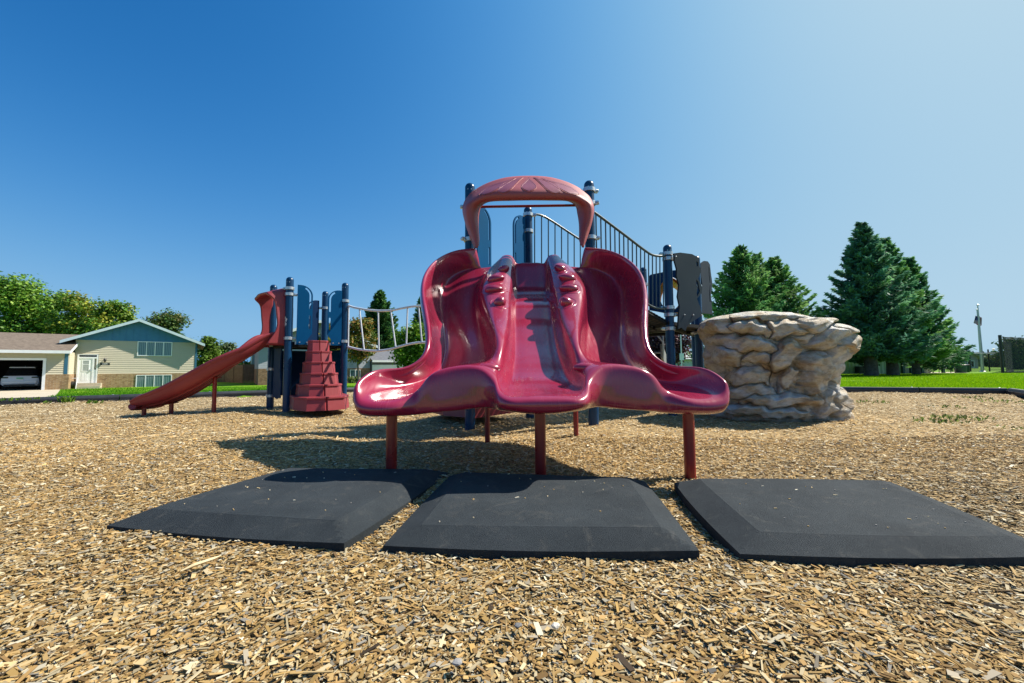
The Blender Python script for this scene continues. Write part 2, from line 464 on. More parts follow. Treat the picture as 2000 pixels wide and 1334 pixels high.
# ------------------------------------------------------------------ rubber mats
MATS = [
    ('large black rubber wear mat lying left, under the left exit of the triple slide',
     [(208, 1038), (672, 1074), (876, 931), (556, 928)]),
    ('middle black rubber wear mat in front of the centre leg, with a dusty scuff',
     [(748, 1079), (1366, 1089), (1260, 949), (880, 936)]),
    ('black rubber wear mat on the right with a mounded top, cut by the photo edge',
     [(1446, 1096), (2080, 1100), (1740, 950), (1317, 951)]),
]
MATPOLY = []; MATBVH = []
def make_mat(i, label, px):
    c = [G(*p, 0.0) for p in px]
    MATPOLY.append([(v.x, v.y) for v in c])
    us = np.array(sorted(set(list(np.linspace(0, 0.10, 5)) + list(np.linspace(0.10, 0.90, 44)) + list(np.linspace(0.90, 1, 5)))))
    n = len(us)
    V = []; FF = []
    q = [np.array((v.x, v.y)) for v in c]
    rng = np.random.RandomState(i)
    ph = rng.rand(6) * 6
    def top(u, v):
        d = min(u, 1 - u, v, 1 - v)
        t = min(1.0, d / 0.10)
        z = 0.014 + 0.048 * t
        z += t * (0.006 * math.sin(3.5 * u + ph[0]) * math.sin(2.8 * v + ph[1]))
        if i == 2: z += 0.02 * t * math.exp(-((u - 0.45) ** 2 + (v - 0.55) ** 2) / 0.08) - 0.012 * t * u
        return z
    for v in us:
        for u in us:
            bow = 0.028 * math.sin(PI * u) * (1 - v) - 0.012 * math.sin(PI * u) * v
            p = (1 - v) * ((1 - u) * q[0] + u * q[1]) + v * ((1 - u) * q[3] + u * q[2])
            bow2 = 0.016 * math.sin(PI * v) * (1 if i != 1 else 0.4) * (-(1 - u) + u)
            V.append((p[0] + bow2, p[1] - bow, 0.012 + top(u, v)))
    for a in range(n - 1):
        for b_ in range(n - 1):
            k = a * n + b_
            FF.append((k, k + 1, k + n + 1, k + n))
    base = len(V)
    rim = [k for k in range(n)] + [a * n + n - 1 for a in range(1, n)] + [(n - 1) * n + b_ for b_ in range(n - 2, -1, -1)] + [a * n for a in range(n - 2, 0, -1)]
    for k in rim:
        V.append((V[k][0], V[k][1], -0.02))
    for j in range(len(rim)):
        a, b2 = rim[j], rim[(j + 1) % len(rim)]
        FF.append((a, base + j, base + (j + 1) % len(rim), b2))
    MATBVH.append(BVHTree.FromPolygons([Vector(v) for v in V], FF))
    mb = MB(); mb.add(V, FF)
    return mb.build('rubber_mat', M['rubber'], smooth=9, label=label, cat='rubber mat', group='rubber mats below the slide exits')
for i, (lb, px) in enumerate(MATS): make_mat(i, lb, px)

# ------------------------------------------------------------------ wood chips
PAL = np.array([(0.50, 0.33, 0.14), (0.42, 0.27, 0.10), (0.54, 0.40, 0.21), (0.34, 0.21, 0.085), (0.60, 0.49, 0.31),
                (0.27, 0.165, 0.07), (0.36, 0.31, 0.24), (0.46, 0.29, 0.12), (0.19, 0.12, 0.06), (0.30, 0.28, 0.25),
                (0.07, 0.05, 0.035), (0.68, 0.60, 0.45)])
PW = np.array([.17, .14, .17, .08, .15, .055, .05, .09, .025, .025, .010, .055]); PW = PW / PW.sum()
rng = np.random.RandomState(7)

def chips_band(d0, d1, dens, size, solid):
    wfun = lambda d: 1.36 * d + 0.5 + (1.8 if d0 > 2 else 0)
    area = (1.36 * (d1 ** 2 - d0 ** 2) / 2 + 0.5 * (d1 - d0)) * 2
    n = int(area * dens)
    u = rng.rand(n)
    # depth with density proportional to the width of the view
    dd = np.sqrt(d0 ** 2 + u * (d1 ** 2 - d0 ** 2))
    xx = (rng.rand(n) * 2 - 1) * wfun(dd)
    ok = in_poly(xx, dd, CHIP_POLY)
    for i, pl in enumerate(MATPOLY):
        q = np.array(pl); c = q.mean(0)
        ok &= ~in_poly(xx, dd, [tuple(c + (v - c) * 0.975) for v in q])
    xx, dd = xx[ok], dd[ok]; n = len(xx)
    Ls = size * np.clip(np.exp(rng.randn(n) * 0.55 + math.log(0.016)), 0.005, 0.065)
    Ws = np.minimum(Ls * 0.85, size * np.clip(np.exp(rng.randn(n) * 0.45 + math.log(0.0085)), 0.0025, 0.022))
    Ts = size * (0.0008 + 0.0018 * rng.rand(n))
    az = rng.rand(n) * 2 * PI
    t1 = rng.randn(n) * 0.13; t2 = rng.randn(n) * 0.19
    ca, sa = np.cos(az), np.sin(az)
    ex = np.stack([ca * np.cos(t1), sa * np.cos(t1), np.sin(t1)], -1)
    ey0 = np.stack([-sa * np.cos(t2), ca * np.cos(t2), np.sin(t2)], -1)
    ez = np.cross(ex, ey0); ez /= np.linalg.norm(ez, axis=1)[:, None]
    ey = np.cross(ez, ex)
    z0 = chip_z(xx, dd) + 0.003 + 0.5 * Ls * np.abs(np.sin(t1)) * 0.6 + rng.rand(n) ** 1.6 * 0.011 * size
    ctr = np.stack([xx, dd, z0], -1)
    # taper and shear make splinters rather than bricks
    tap = 0.45 + 0.55 * rng.rand(n); tap2 = 0.5 + 0.5 * rng.rand(n); shr = (rng.rand(n) - 0.5) * 0.7
    def corner(sx_, sy_, sz_):
        wv = np.where(sx_ > 0, tap, tap2) * Ws
        return ctr + ex * (sx_ * Ls / 2 + shr * sy_ * wv / 2)[:, None] + ey * (sy_ * wv / 2)[:, None] + ez * (sz_ * Ts / 2)[:, None]
    if solid:
        cs = [corner(sx_, sy_, sz_) for sz_ in (1, -1) for sx_, sy_ in ((-1, -1), (1, -1), (1, 1), (-1, 1))]
        V = np.stack(cs, 1).reshape(-1, 3)
        f = np.array([(0, 1, 2, 3), (0, 4, 5, 1), (1, 5, 6, 2), (2, 6, 7, 3), (3, 7, 4, 0)])
        k = 8
    else:
        cs = [corner(sx_, sy_, 1) for sx_, sy_ in ((-1, -1), (1, -1), (1, 1), (-1, 1))]
        V = np.stack(cs, 1).reshape(-1, 3); f = np.array([(0, 1, 2, 3)]); k = 4
    Fq = (f[None] + (np.arange(n) * k)[:, None, None]).reshape(-1, 4)
    col = PAL[rng.choice(len(PAL), n, p=PW)] * (0.54 + 0.50 * rng.rand(n))[:, None]
    # patches: greyer weathered chips towards the left kerb and front right, golden ones by the slide
    grey = np.clip((-xx - 4 + (dd - 7)) / 5, 0, 0.75) + np.clip((xx - 1.0) / 2.5, 0, 0.4) * np.clip((3.5 - dd) / 2, 0, 1) + np.clip((xx - 4) / 6, 0, 0.35)
    grey = np.clip(grey * 0.8, 0, 0.5)[:, None]
    lum = col.mean(1, keepdims=True)
    col = col * (1 - grey) + grey * (lum * np.array([1.22, 1.08, 0.80]))
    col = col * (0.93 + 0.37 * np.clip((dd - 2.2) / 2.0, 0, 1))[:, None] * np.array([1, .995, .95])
    colv = np.repeat(np.clip(col, 0, .8), k, 0)
    return V, Fq, colv

M['chips'] = vcol_mat('wood_chip', rough=0.85, spec=0.12)
bands = [(0.55, 2.0, 30000, 0.36, False), (2.0, 3.4, 14000, 0.5, False), (0.55, 1.5, 14000, 1.0, True), (1.5, 2.6, 9500, 1.05, True), (2.6, 4.2, 5200, 1.15, True),
         (4.2, 7.0, 2600, 1.3, False), (7.0, 15.6, 1000, 1.6, False)]
VV, FFc, CCc = [], [], []; off = 0
for bd in bands:
    V, Fq, cv = chips_band(*bd)
    VV.append(V); FFc.append(Fq + off); CCc.append(cv); off += len(V)
# strays that were kicked onto the mats
for i, pl in enumerate(MATPOLY):
    q = np.array(pl)
    n = 24
    u = 0.1 + 0.8 * rng.rand(n); v = 0.12 + 0.78 * rng.rand(n)
    p = (1 - v)[:, None] * ((1 - u)[:, None] * q[0] + u[:, None] * q[1]) + v[:, None] * ((1 - u)[:, None] * q[3] + u[:, None] * q[2])
    for j in range(n):
        l_, w_ = (0.004 + 0.02 * rng.rand() ** 4), (0.003 + 0.004 * rng.rand())
        a = rng.rand() * PI; ca, sa = math.cos(a), math.sin(a)
        hh_ = MATBVH[i].ray_cast(Vector((p[j, 0], p[j, 1], 1)), Vector((0, 0, -1)))[0]
        if hh_ is None: continue
        z = hh_.z + 0.0035
        base = [(p[j, 0] + ca * sx_ * l_ / 2 - sa * sy_ * w_ / 2, p[j, 1] + sa * sx_ * l_ / 2 + ca * sy_ * w_ / 2) for sx_, sy_ in ((-1, -.6), (1, -1), (.8, 1), (-1, .7))]
        V = np.array([(bx, by, z) for bx, by in base] + [(bx, by, z - 0.006) for bx, by in base])
        VV.append(V); FFc.append(np.array([(0, 1, 2, 3), (0, 4, 5, 1), (1, 5, 6, 2), (2, 6, 7, 3), (3, 7, 4, 0)]) + off); off += 8
        CCc.append(np.tile(PAL[rng.choice([0, 2, 4, 11, 9])], (8, 1)))
raw_mesh('wood_chips', np.concatenate(VV), np.concatenate(FFc), M['chips'], colors=np.concatenate(CCc),
         label='tan and grey wood chips strewn all over the play area', kind='stuff')

# one long pale splinter left of the middle, and a few stones
a, b2 = G(352, 1116, 0.03), G(432, 1085, 0.035)
mb = MB(); mb.tube([a, a.lerp(b2, .3) + Vector((0, 0, .004)), a.lerp(b2, .8), b2], [0.002, 0.007, 0.006, 0.002], n=5)
M['splinter'] = pmat('pale_splinter', (0.62, 0.5, 0.3), (0.5, 0.38, 0.2), 40, rough=0.7)
mb.build('wood_splinter', M['splinter'], label='long pale wood splinter lying on the chips below the left mat', cat='splinter')
M['stone'] = pmat('white_stone', (0.62, 0.58, 0.5), (0.5, 0.46, 0.4), 60, rough=0.85, bump=0.4, bscale=200)
def pebble(px, py, r, label, mat, flat=0.6, seed=0):
    rn = random.Random(seed)
    c = G(px, py, 0.02)
    bm = bmesh.new(); bmesh.ops.create_icosphere(bm, subdivisions=2, radius=r)
    for v in bm.verts:
        v.co *= 1 + 0.3 * (rn.random() - .5); v.co.z *= flat
    mb = MB(); mb.add([c + v.co for v in bm.verts], [[v.index for v in f.verts] for f in bm.faces]); bm.free()
    return mb.build('stone', mat, label=label, cat='stone', group='stones among the wood chips')
M['dstone'] = pmat('grey_stone', (0.10, 0.10, 0.10), (0.16, 0.16, 0.16), 60, rough=0.8, bump=0.4, bscale=200)
pebble(1085, 1222, 0.011, 'pale knobbly stone among the chips below the middle mat', M['stone'], seed=3)
pebble(1012, 1221, 0.011, 'dark grey stone among the chips below the middle mat', M['dstone'], 0.4, seed=4)
pebble(893, 1293, 0.012, 'flat grey stone near the bottom edge of the chips', pmat('slate_stone', (0.30, 0.29, 0.28), (0.2, 0.2, 0.2), 60, rough=0.8), 0.4, seed=6)

# ------------------------------------------------------------------ plastic border timbers
def border_run(p0, p1, seg, labels, h=0.15, wd=0.13, gap=0.025, start=0.0):
    p0 = Vector(p0); p1 = Vector(p1)
    d = (p1 - p0); tot = d.length; d.normalize(); nrm = Vector((-d.y, d.x))
    s = start; k = 0
    while s < tot - 0.05:
        e_ = min(s + seg, tot)
        a = p0 + d * (s + gap / 2); b_ = p0 + d * (e_ - gap / 2)
        mid = (a + b_) / 2; ln = (b_ - a).length
        z = -0.005 + max(-.2, gz(mid.x, mid.y)) * 0.3
        root = thing('border_timber', labels(k, s, tot), 'border timber', (mid.x, mid.y, z), math.atan2(d.y, d.x), group='black plastic timbers edging the play area')
        T = Matrix.Translation((mid.x, mid.y, z)) @ Matrix.Rotation(math.atan2(d.y, d.x), 4, 'Z')
        mb = MB()
        prof = [(-wd / 2, -0.06), (-wd / 2, h * 0.62), (-wd / 2 + 0.02, h - 0.015), (-wd / 2 + 0.035, h), (wd / 2 - 0.035, h), (wd / 2 - 0.02, h - 0.015), (wd / 2, h * 0.62), (wd / 2, -0.06)]
        n = len(prof)
        vs = [T @ Vector((sg * ln / 2, y, zz)) for sg in (-1, 1) for y, zz in prof]
        fs = [(i, i + 1, n + i + 1, n + i) for i in range(n - 1)] + [tuple(range(n))[::-1], tuple(range(n, 2 * n))]
        mb.add(vs, fs)
        # raised ribs that frame the long recess on both faces
        for sg in (-1, 1):
            mb.box((0, sg * (wd / 2 + 0.006), h * 0.5), (ln, 0.012, 0.022), M=T)
            mb.box((0, sg * (wd / 2 + 0.006), 0.0), (ln, 0.012, 0.03), M=T)
            for q in (-1, 1): mb.box((q * (ln / 2 - 0.09), sg * (wd / 2 + 0.005), h * 0.27), (0.18, 0.01, h * 0.36), M=T)
        mb.build('timber_body', M['border'], root, smooth=25)
        pn = MB(); pn.lathe((mid.x + d.x * (ln / 2 - 0.12), mid.y + d.y * (ln / 2 - 0.12), z), [(0.022, h - 0.002), (0.022, h + 0.006), (0.01, h + 0.01)], 10)
        pn.build('anchor_pin', M['galv'], root)
        s = e_; k += 1
lef = ['black border timber at the far left in front of the driveway apron', 'black border timber between the driveway and the lawn strip',
       'black border timber along the lawn behind the tip of the curved slide', 'black border timber behind the middle leg of the curved slide',
       'black border timber seen between the curved slide leg and the navy posts', 'black border timber behind the red stepped climber',
       'black border timber past the wavy ladder on the left kerb line', 'black border timber hidden mostly behind the triple slide']
border_run((-14.4, 6.85), (-11.2, 9.05), 1.9, lambda k, s, t: 'black border timber leaving the frame at the left edge' if k == 0 else 'black border timber at the left photo edge beside the driveway')
border_run((-11.2, 9.05), (-1.75, 15.5), 1.9, lambda k, s, t: lef[min(k, 7)])
rig = ['black border timber on the right line starting behind the triple slide', 'black border timber behind the lower deck posts', 'black border timber just left of the boulder, seen low behind it',
       'black border timber directly behind the boulder', 'black border timber emerging from the right of the boulder', 'black border timber on the right line, second from the corner', 'black border timber ending at the right corner of the play area', 'short black border timber piece at the right corner']
border_run((-1.6, 15.5), (9.1, 11.5), 1.9, lambda k, s, t: rig[min(k, 7)])
border_run((9.1, 11.5), (12.35, 10.3), 1.74, lambda k, s, t: rig[4] if k == 0 else rig[6])
border_run((12.35, 10.22), (8.2, 5.0), 1.74, lambda k, s, t: ['black border timber running towards the camera from the right corner', 'black border timber cut by the right photo edge', 'black border timber beyond the right photo edge', 'last black border timber along the right side'][min(k, 3)])

# ------------------------------------------------------------------ grass blades along the lawn edges, tufts and weeds
def blades(name, n, sampler, h, wd, mat, cols, label=None, kind='stuff'):
    pts = sampler(n); n = len(pts)
    az = rng.rand(n) * 2 * PI; hh = h * (0.5 + rng.rand(n)); ww = wd * (0.6 + 0.8 * rng.rand(n))
    ln = hh * (0.15 + 0.6 * rng.rand(n)); la = rng.rand(n) * 2 * PI
    a = pts + np.stack([np.cos(az) * ww, np.sin(az) * ww, 0 * ww], -1)
    b_ = pts - np.stack([np.cos(az) * ww, np.sin(az) * ww, 0 * ww], -1)
    c = pts + np.stack([np.cos(la) * ln, np.sin(la) * ln, hh], -1)
    V = np.stack([a, b_, c], 1).reshape(-1, 3)
    Fq = np.arange(3 * n).reshape(-1, 3)
    cc = np.array(cols)[rng.randint(len(cols), size=n)] * (0.7 + 0.6 * rng.rand(n))[:, None]
    return raw_mesh(name, V, Fq, mat, colors=np.repeat(cc, 3, 0), label=label, kind=kind)
M['blade'] = vcol_mat('grass_blade', rough=0.7, trans=0.4, spec=0.1)
GCOL = [(0.20, 0.40, 0.003), (0.26, 0.45, 0.004), (0.14, 0.33, 0.003), (0.30, 0.46, 0.01)]
def right_lawn(n):
    u = rng.rand(n); y = 10.2 + (34 - 10.2) * u ** 1.6; x = y * (0.72 + 0.62 * rng.rand(n))
    ok = ~in_poly(x, y, [tuple(np.array((0, 8)) + (np.array(p) - np.array((0, 8))) * 1.012) for p in CHIP_POLY])
    x, y = x[ok], y[ok]
    return np.stack([x, y, GZ(x, y) + 0.025], -1)
blades('grass_right', 95000, right_lawn, 0.055, 0.011, M['blade'], GCOL, 'mown green grass beyond the right border')
def left_lawn(n):
    u = rng.rand(n); y = 9.5 + (32 - 9.5) * u ** 1.3; x = -y * (0.0 + 1.14 * rng.rand(n))
    ok = ~in_poly(x, y, [tuple(np.array((0, 8)) + (np.array(p) - np.array((0, 8))) * 1.012) for p in CHIP_POLY])
    ok &= ~in_poly(x, y, DRIVE_POLY) & ~in_poly(x, y, WALK_POLY)
    x, y = x[ok], y[ok]
    return np.stack([x, y, GZ(x, y) + 0.025], -1)

# ================================================================== TRIPLE SLIDE
def catmull(Pn, sub, axis):
    Pn = np.moveaxis(np.asarray(Pn, dtype=float), axis, 0)
    n = len(Pn); out = []
    for i in range(n - 1):
        p0 = Pn[i - 1] if i > 0 else 2 * Pn[0] - Pn[1]
        p1, p2 = Pn[i], Pn[i + 1]
        p3 = Pn[i + 2] if i + 2 < n else 2 * Pn[-1] - Pn[-2]
        # centripetal-ish tangents keep tight corners from overshooting
        d01 = np.linalg.norm(p1 - p0, axis=-1, keepdims=True) ** 0.5 + 1e-6
        d12 = np.linalg.norm(p2 - p1, axis=-1, keepdims=True) ** 0.5 + 1e-6
        d23 = np.linalg.norm(p3 - p2, axis=-1, keepdims=True) ** 0.5 + 1e-6
        m1 = ((p1 - p0) / d01 - (p2 - p0) / (d01 + d12) + (p2 - p1) / d12) * d12
        m2 = ((p2 - p1) / d12 - (p3 - p1) / (d12 + d23) + (p3 - p2) / d23) * d12
        for k in range(sub):
            t = k / sub; t2 = t * t; t3 = t2 * t
            out.append((2 * t3 - 3 * t2 + 1) * p1 + (t3 - 2 * t2 + t) * m1 + (-2 * t3 + 3 * t2) * p2 + (t3 - t2) * m2)
    out.append(Pn[-1])
    return np.moveaxis(np.array(out), 0, axis)

def smooth_net(A, it):
    """relax a fine surface a little (keeps the border)"""
    for _ in range(it):
        B = A.copy()
        B[1:-1, 1:-1] = 0.5 * A[1:-1, 1:-1] + 0.125 * (A[:-2, 1:-1] + A[2:, 1:-1] + A[1:-1, :-2] + A[1:-1, 2:])
        A = B
    return A

def xc(y): return 0.18 + (y - 2.5) * 0.02        # centre line of the slide

# rows run from the deck to the exits; columns from the centre line to the outer rim (left half, measured on the photo)
ROWS = [
 # centre floor d, py | u1.. as (px,py,d)
 [(0, 514, 4.85), (1022, 514, 4.85), (1009, 515, 4.85), (1004, 508, 4.85), (999, 501, 4.85), (990, 499, 4.83), (982, 501, 4.85), (975, 511, 4.86), (968, 520, 4.86), (955, 523, 4.86), (940, 523, 4.85), (934, 504, 4.85), (928, 486, 4.84)],
 [(0, 527, 4.80), (1021, 527, 4.80), (1008, 528, 4.80), (1002, 518, 4.80), (998.5, 506, 4.78), (983, 509, 4.73), (968, 516, 4.75), (957, 525, 4.77), (950, 532, 4.78), (930, 527, 4.80), (907, 526, 4.80), (900, 508, 4.79), (895, 488, 4.75)],
 [(0, 572, 4.62), (1021, 572, 4.62), (1007, 572, 4.62), (1001, 550, 4.57), (998, 527, 4.55), (975, 529, 4.48), (951, 539, 4.55), (941, 548, 4.58), (934, 556, 4.60), (905, 547, 4.66), (877, 542, 4.68), (866, 522, 4.66), (858, 504, 4.62)],
 [(0, 593, 4.21), (1021, 593, 4.21), (1006, 593, 4.21), (1000, 573, 4.24), (997, 549, 4.30), (970, 552, 4.24), (942, 561, 4.34), (935, 574, 4.38), (930, 586, 4.40), (894, 577, 4.45), (860, 571, 4.47), (844, 551, 4.45), (834, 531, 4.42)],
 [(0, 626, 3.98), (1022, 626, 3.98), (1005, 627, 3.98), (999, 608, 3.98), (996, 582, 3.98), (974, 588, 3.95), (950, 593, 4.05), (939, 607, 4.10), (932, 618, 4.14), (895, 612, 4.2), (859, 606, 4.23), (840, 582, 4.22), (828, 560, 4.2)],
 [(0, 668, 3.58), (1023, 668, 3.58), (1005, 669, 3.58), (998, 650, 3.58), (995, 622, 3.58), (978, 624, 3.6), (960, 624, 3.72), (948, 637, 3.78), (941, 649, 3.82), (902, 645, 3.88), (864, 642, 3.92), (842, 615, 3.92), (831, 592, 3.9)],
 [(0, 705, 3.22), (1025, 705, 3.22), (1004, 706, 3.22), (996, 690, 3.22), (993, 662, 3.22), (982, 656, 3.26), (970, 654, 3.36), (958, 669, 3.44), (951, 684, 3.48), (908, 686, 3.54), (866, 690, 3.58), (846, 660, 3.58), (840, 640, 3.56)],
 [(0, 734, 2.97), (1026, 734, 2.97), (1000, 735, 2.97), (991, 720, 2.97), (986, 694, 2.98), (979, 684, 3.02), (971, 682, 3.1), (960, 698, 3.16), (951, 712, 3.2), (900, 726, 3.22), (850, 728, 3.24), (842, 705, 3.25), (838, 689, 3.24)],
 [(0, 753, 2.79), (1026, 753, 2.79), (996, 754, 2.79), (984, 741, 2.79), (977, 716, 2.80), (968, 707, 2.85), (956, 705, 2.93), (938, 722, 2.97), (920, 738, 3.0), (868, 750, 2.98), (812, 750, 2.98), (803, 732, 3.0), (801, 718, 3.0)],
 [(0, 766, 2.62), (1027, 766, 2.62), (994, 767, 2.62), (979, 755, 2.62), (968, 726, 2.65), (947, 714, 2.70), (906, 715, 2.74), (882, 729, 2.77), (860, 757, 2.78), (812, 770, 2.72), (750, 765, 2.72), (738, 742, 2.74), (735, 724.5, 2.74)],
 [(0, 775, 2.46), (1028, 775, 2.46), (994, 776, 2.46), (976, 766, 2.48), (965, 741, 2.54), (937, 719, 2.62), (888, 718, 2.64), (844, 731, 2.63), (815, 765, 2.57), (768, 783, 2.50), (714, 779, 2.50), (702, 764, 2.52), (699, 750, 2.54)],
 [(0, 783, 2.41), (1028, 783, 2.41), (994, 784, 2.41), (974, 777, 2.43), (963, 756, 2.505), (937, 731, 2.60), (887, 728, 2.62), (840, 742, 2.605), (811, 775, 2.54), (768, 790, 2.455), (708, 788, 2.455), (697, 777, 2.48), (694, 764, 2.51)],
 [(0, 796, 2.405), (1028, 796, 2.405), (994, 793, 2.405), (973, 789, 2.425), (964, 778, 2.49), (938, 764, 2.59), (888, 762, 2.61), (842, 772, 2.595), (812, 791, 2.525), (765, 801, 2.44), (705, 800, 2.44), (694, 790, 2.465), (692, 777, 2.50)],
 [(0, 806, 2.46), (1028, 805, 2.46), (995, 801, 2.46), (978, 799, 2.48), (967, 796, 2.53), (943, 793, 2.60), (893, 798, 2.615), (847, 802, 2.60), (815, 807, 2.545), (765, 811, 2.49), (708, 809, 2.49), (699, 801, 2.51), (695, 788, 2.53)],
 [(0, 805, 2.58), (1028, 804, 2.58), (997, 800, 2.58), (984, 799, 2.58), (972, 796, 2.62), (948, 792, 2.66), (910, 797, 2.67), (866, 800, 2.66), (830, 804, 2.62), (765, 808, 2.60), (712, 806, 2.60), (704, 800, 2.60), (699, 788, 2.60)],
]
net = []
WARP = [0, .3, .7, 1, 1, 1, .9, .6, .25, 0, 0, 0, 0, 0, 0]      # the flanks stand higher half way down
DSH = {5: -.15, 6: -.26, 7: -.10, 9: .09, 10: .17, 11: -.16, 12: -.36}
LIPW = [0, 0, 0, 0, 0, 0, 0, 0, .3, .7, 1, 1, 1, 1, 1]
ROLL_ = [1, 1, 1, 1, 1, 1, 1, 1, .9, .6, .3, .15, .1, .1, .1]
for i_, r_ in enumerate(ROWS):
    row = []
    for j, (px, py, d) in enumerate(r_):
        d = d + WARP[i_] * DSH.get(j, 0) + LIPW[i_] * (0.09 if j >= 8 else (-0.09 if j <= 2 else (-0.05 if j == 3 else 0)))
        if j == 0:
            p = P(1040, py, d); p.x = xc(p.y)
        else:
            p = P(px, py, d)
        row.append(np.array(p))
    # rolled outer rim
    o = row[-1]; k_ = ROLL_[i_]; row.append(o + k_ * np.array((-0.022, 0.004, -0.004))); row.append(o + k_ * np.array((-0.034, 0.008, -0.03))); row.append(o + k_ * np.array((-0.03, 0.01, -0.065)))
    net.append(row)
net = np.array(net)                                   # (rows, cols, 3)
mir = net.copy(); mir[..., 0] = 2 * (0.18 + (net[..., 1] - 2.5) * 0.02) - net[..., 0]
full = np.concatenate([net[:, :0:-1], mir], axis=1)   # left rim .. centre .. right rim
fine = catmull(catmull(full, 7, 1), 7, 0)
fine = smooth_net(fine, 7)
nr, nc = fine.shape[:2]
# the rolled flanks are eased a little more than the chutes
soft_ = smooth_net(fine, 26)
jj_ = np.minimum(np.arange(nc), nc - 1 - np.arange(nc))
wj_ = np.clip((38 - jj_) / 12.0, 0, 1); wi_ = np.clip((60 - np.arange(nr)) / 14.0, 0, 1)
wt_ = (wi_[:, None] * wj_[None])[..., None]
fine = fine * (1 - wt_) + soft_ * wt_

sl_root = thing('triple_slide', 'glossy dark red triple slide with three exits and flared outer walls facing the camera', 'slide', (0.19, 3.2, 0))
sv = fine.reshape(-1, 3)
sf = [(i * nc + j, i * nc + j + 1, (i + 1) * nc + j + 1, (i + 1) * nc + j) for i in range(nr - 1) for j in range(nc - 1)]
mb = MB(); mb.add(sv, sf)
chute = mb.build('slide_chute', M['slide'], sl_root, smooth=180)
md = chute.modifiers.new('shell', 'SOLIDIFY'); md.thickness = 0.014; md.offset = 0.0
slide_bvh = BVHTree.FromPolygons([Vector(v) for v in sv], sf)

def on_slide(px, py):
    h = slide_bvh.ray_cast(CAM, ray(px, py).normalized())
    return (h[0], h[1]) if h[0] is not None else (None, None)

# petal-shaped bosses on the two dividers, each in a raised teardrop rim
def boss(px, py, w_, h_, ang):
    """egg shaped boss standing out of the divider, in a raised teardrop rim"""
    p, n = on_slide(px, py)
    if p is None: return
    if n.dot(CAM - p) < 0: n = -n
    n = (n * 0.30 + (CAM - p).normalized() * 0.70).normalized()
    sc = p.y / F
    ex = Vector((1, 0, 0)); ex = (ex - n * ex.dot(n)).normalized(); ey = n.cross(ex).normalized()
    if ey.z < 0: ey = -ey
    ca, sa = math.cos(R(ang)), math.sin(R(ang))
    ax, ay = ex * ca + ey * sa, ey * ca - ex * sa
    bm = bmesh.new(); bmesh.ops.create_uvsphere(bm, u_segments=28, v_segments=16, radius=1.0)
    b_ = MB()
    b_.add([p - n * 0.004 + ax * (v.co.x * w_ * sc) + ay * (v.co.y * h_ * sc * (1 - .22 * v.co.x)) + n * (v.co.z * h_ * sc * 1.35) for v in bm.verts], [[v.index for v in f.verts] for f in bm.faces]); bm.free()
    b_.build('petal_boss', M['slide'], sl_root, smooth=180)
    pts = []
    for k in range(41):
        a = 2 * PI * k / 40
        pk = max(0, math.cos(a)) ** 5
        rx = w_ * (1.25 + 0.6 * pk); ry = h_ * 1.4 * (1.0 - 0.3 * math.cos(a)) * (1 - .5 * pk)
        q = p + ax * (rx * sc * math.cos(a)) + ay * (ry * sc * math.sin(a)) + n * 0.05
        h = slide_bvh.ray_cast(q + n * 0.1, -n)
        if h[0] is not None and (h[0] - q).length < 0.14: pts.append(h[0] + n * 0.0005)
    if len(pts) > 30:
        r_ = MB(); r_.tube(pts, 0.010, n=8); r_.build('petal_rim', M['slide'], sl_root, smooth=180)
for (px, py, w_, h_, ang) in [(984, 527, 13, 9.5, 38), (969, 546, 17.5, 9.5, 14), (965, 566.5, 18.5, 9.5, 6), (977, 592, 14, 12.5, 62)]:
    boss(px, py, w_, h_, ang)
for (px, py, w_, h_, ang) in [(1094, 526, 13.5, 9.5, 142), (1108, 544, 17.5, 9.5, 166), (1111, 564.5, 19, 9.5, 174), (1106, 592, 14, 12.5, 118)]:
    boss(px, py, w_, h_, ang)
# round knobs where the dividers end
for px, py in ((951, 714), (1146, 713)):
    p, n = on_slide(px, py)
    if p is not None:
        bm = bmesh.new(); bmesh.ops.create_uvsphere(bm, u_segments=20, v_segments=12, radius=0.062)
        b_ = MB(); b_.add([p + Vector((v.co.x * 1.5, v.co.y, v.co.z * 0.6)) + Vector((0, 0.01, -0.018)) for v in bm.verts], [[v.index for v in f.verts] for f in bm.faces]); bm.free()
        b_.build('divider_knob', M['slide'], sl_root, smooth=180)

def leg(px, py, d, ztop, r_, root, name='leg', mat=None):
    p = P(px, py, d)
    b_ = MB(); b_.tube([(p.x, p.y, -0.15), (p.x, p.y, ztop)], r_, n=18)
    b_.build(name, mat or M['redsteel'], root, smooth=40)
    return p
for px, py, d, zt in ((764, 922, 2.80, 0.47), (1056, 925, 2.76, 0.47), (1348, 922, 2.80, 0.47)):
    p = leg(px, py, d, zt, 0.037, sl_root)
    b_ = MB(); b_.box((p.x, p.y + 0.02, zt - 0.004), (0.22, 0.16, 0.012), bev=0.003)
    b_.build('mounting_plate', M['redsteel'], sl_root)
leg(952, 858, 4.15, 1.18, 0.026, sl_root)
leg(1125, 850, 4.35, 1.25, 0.026, sl_root)

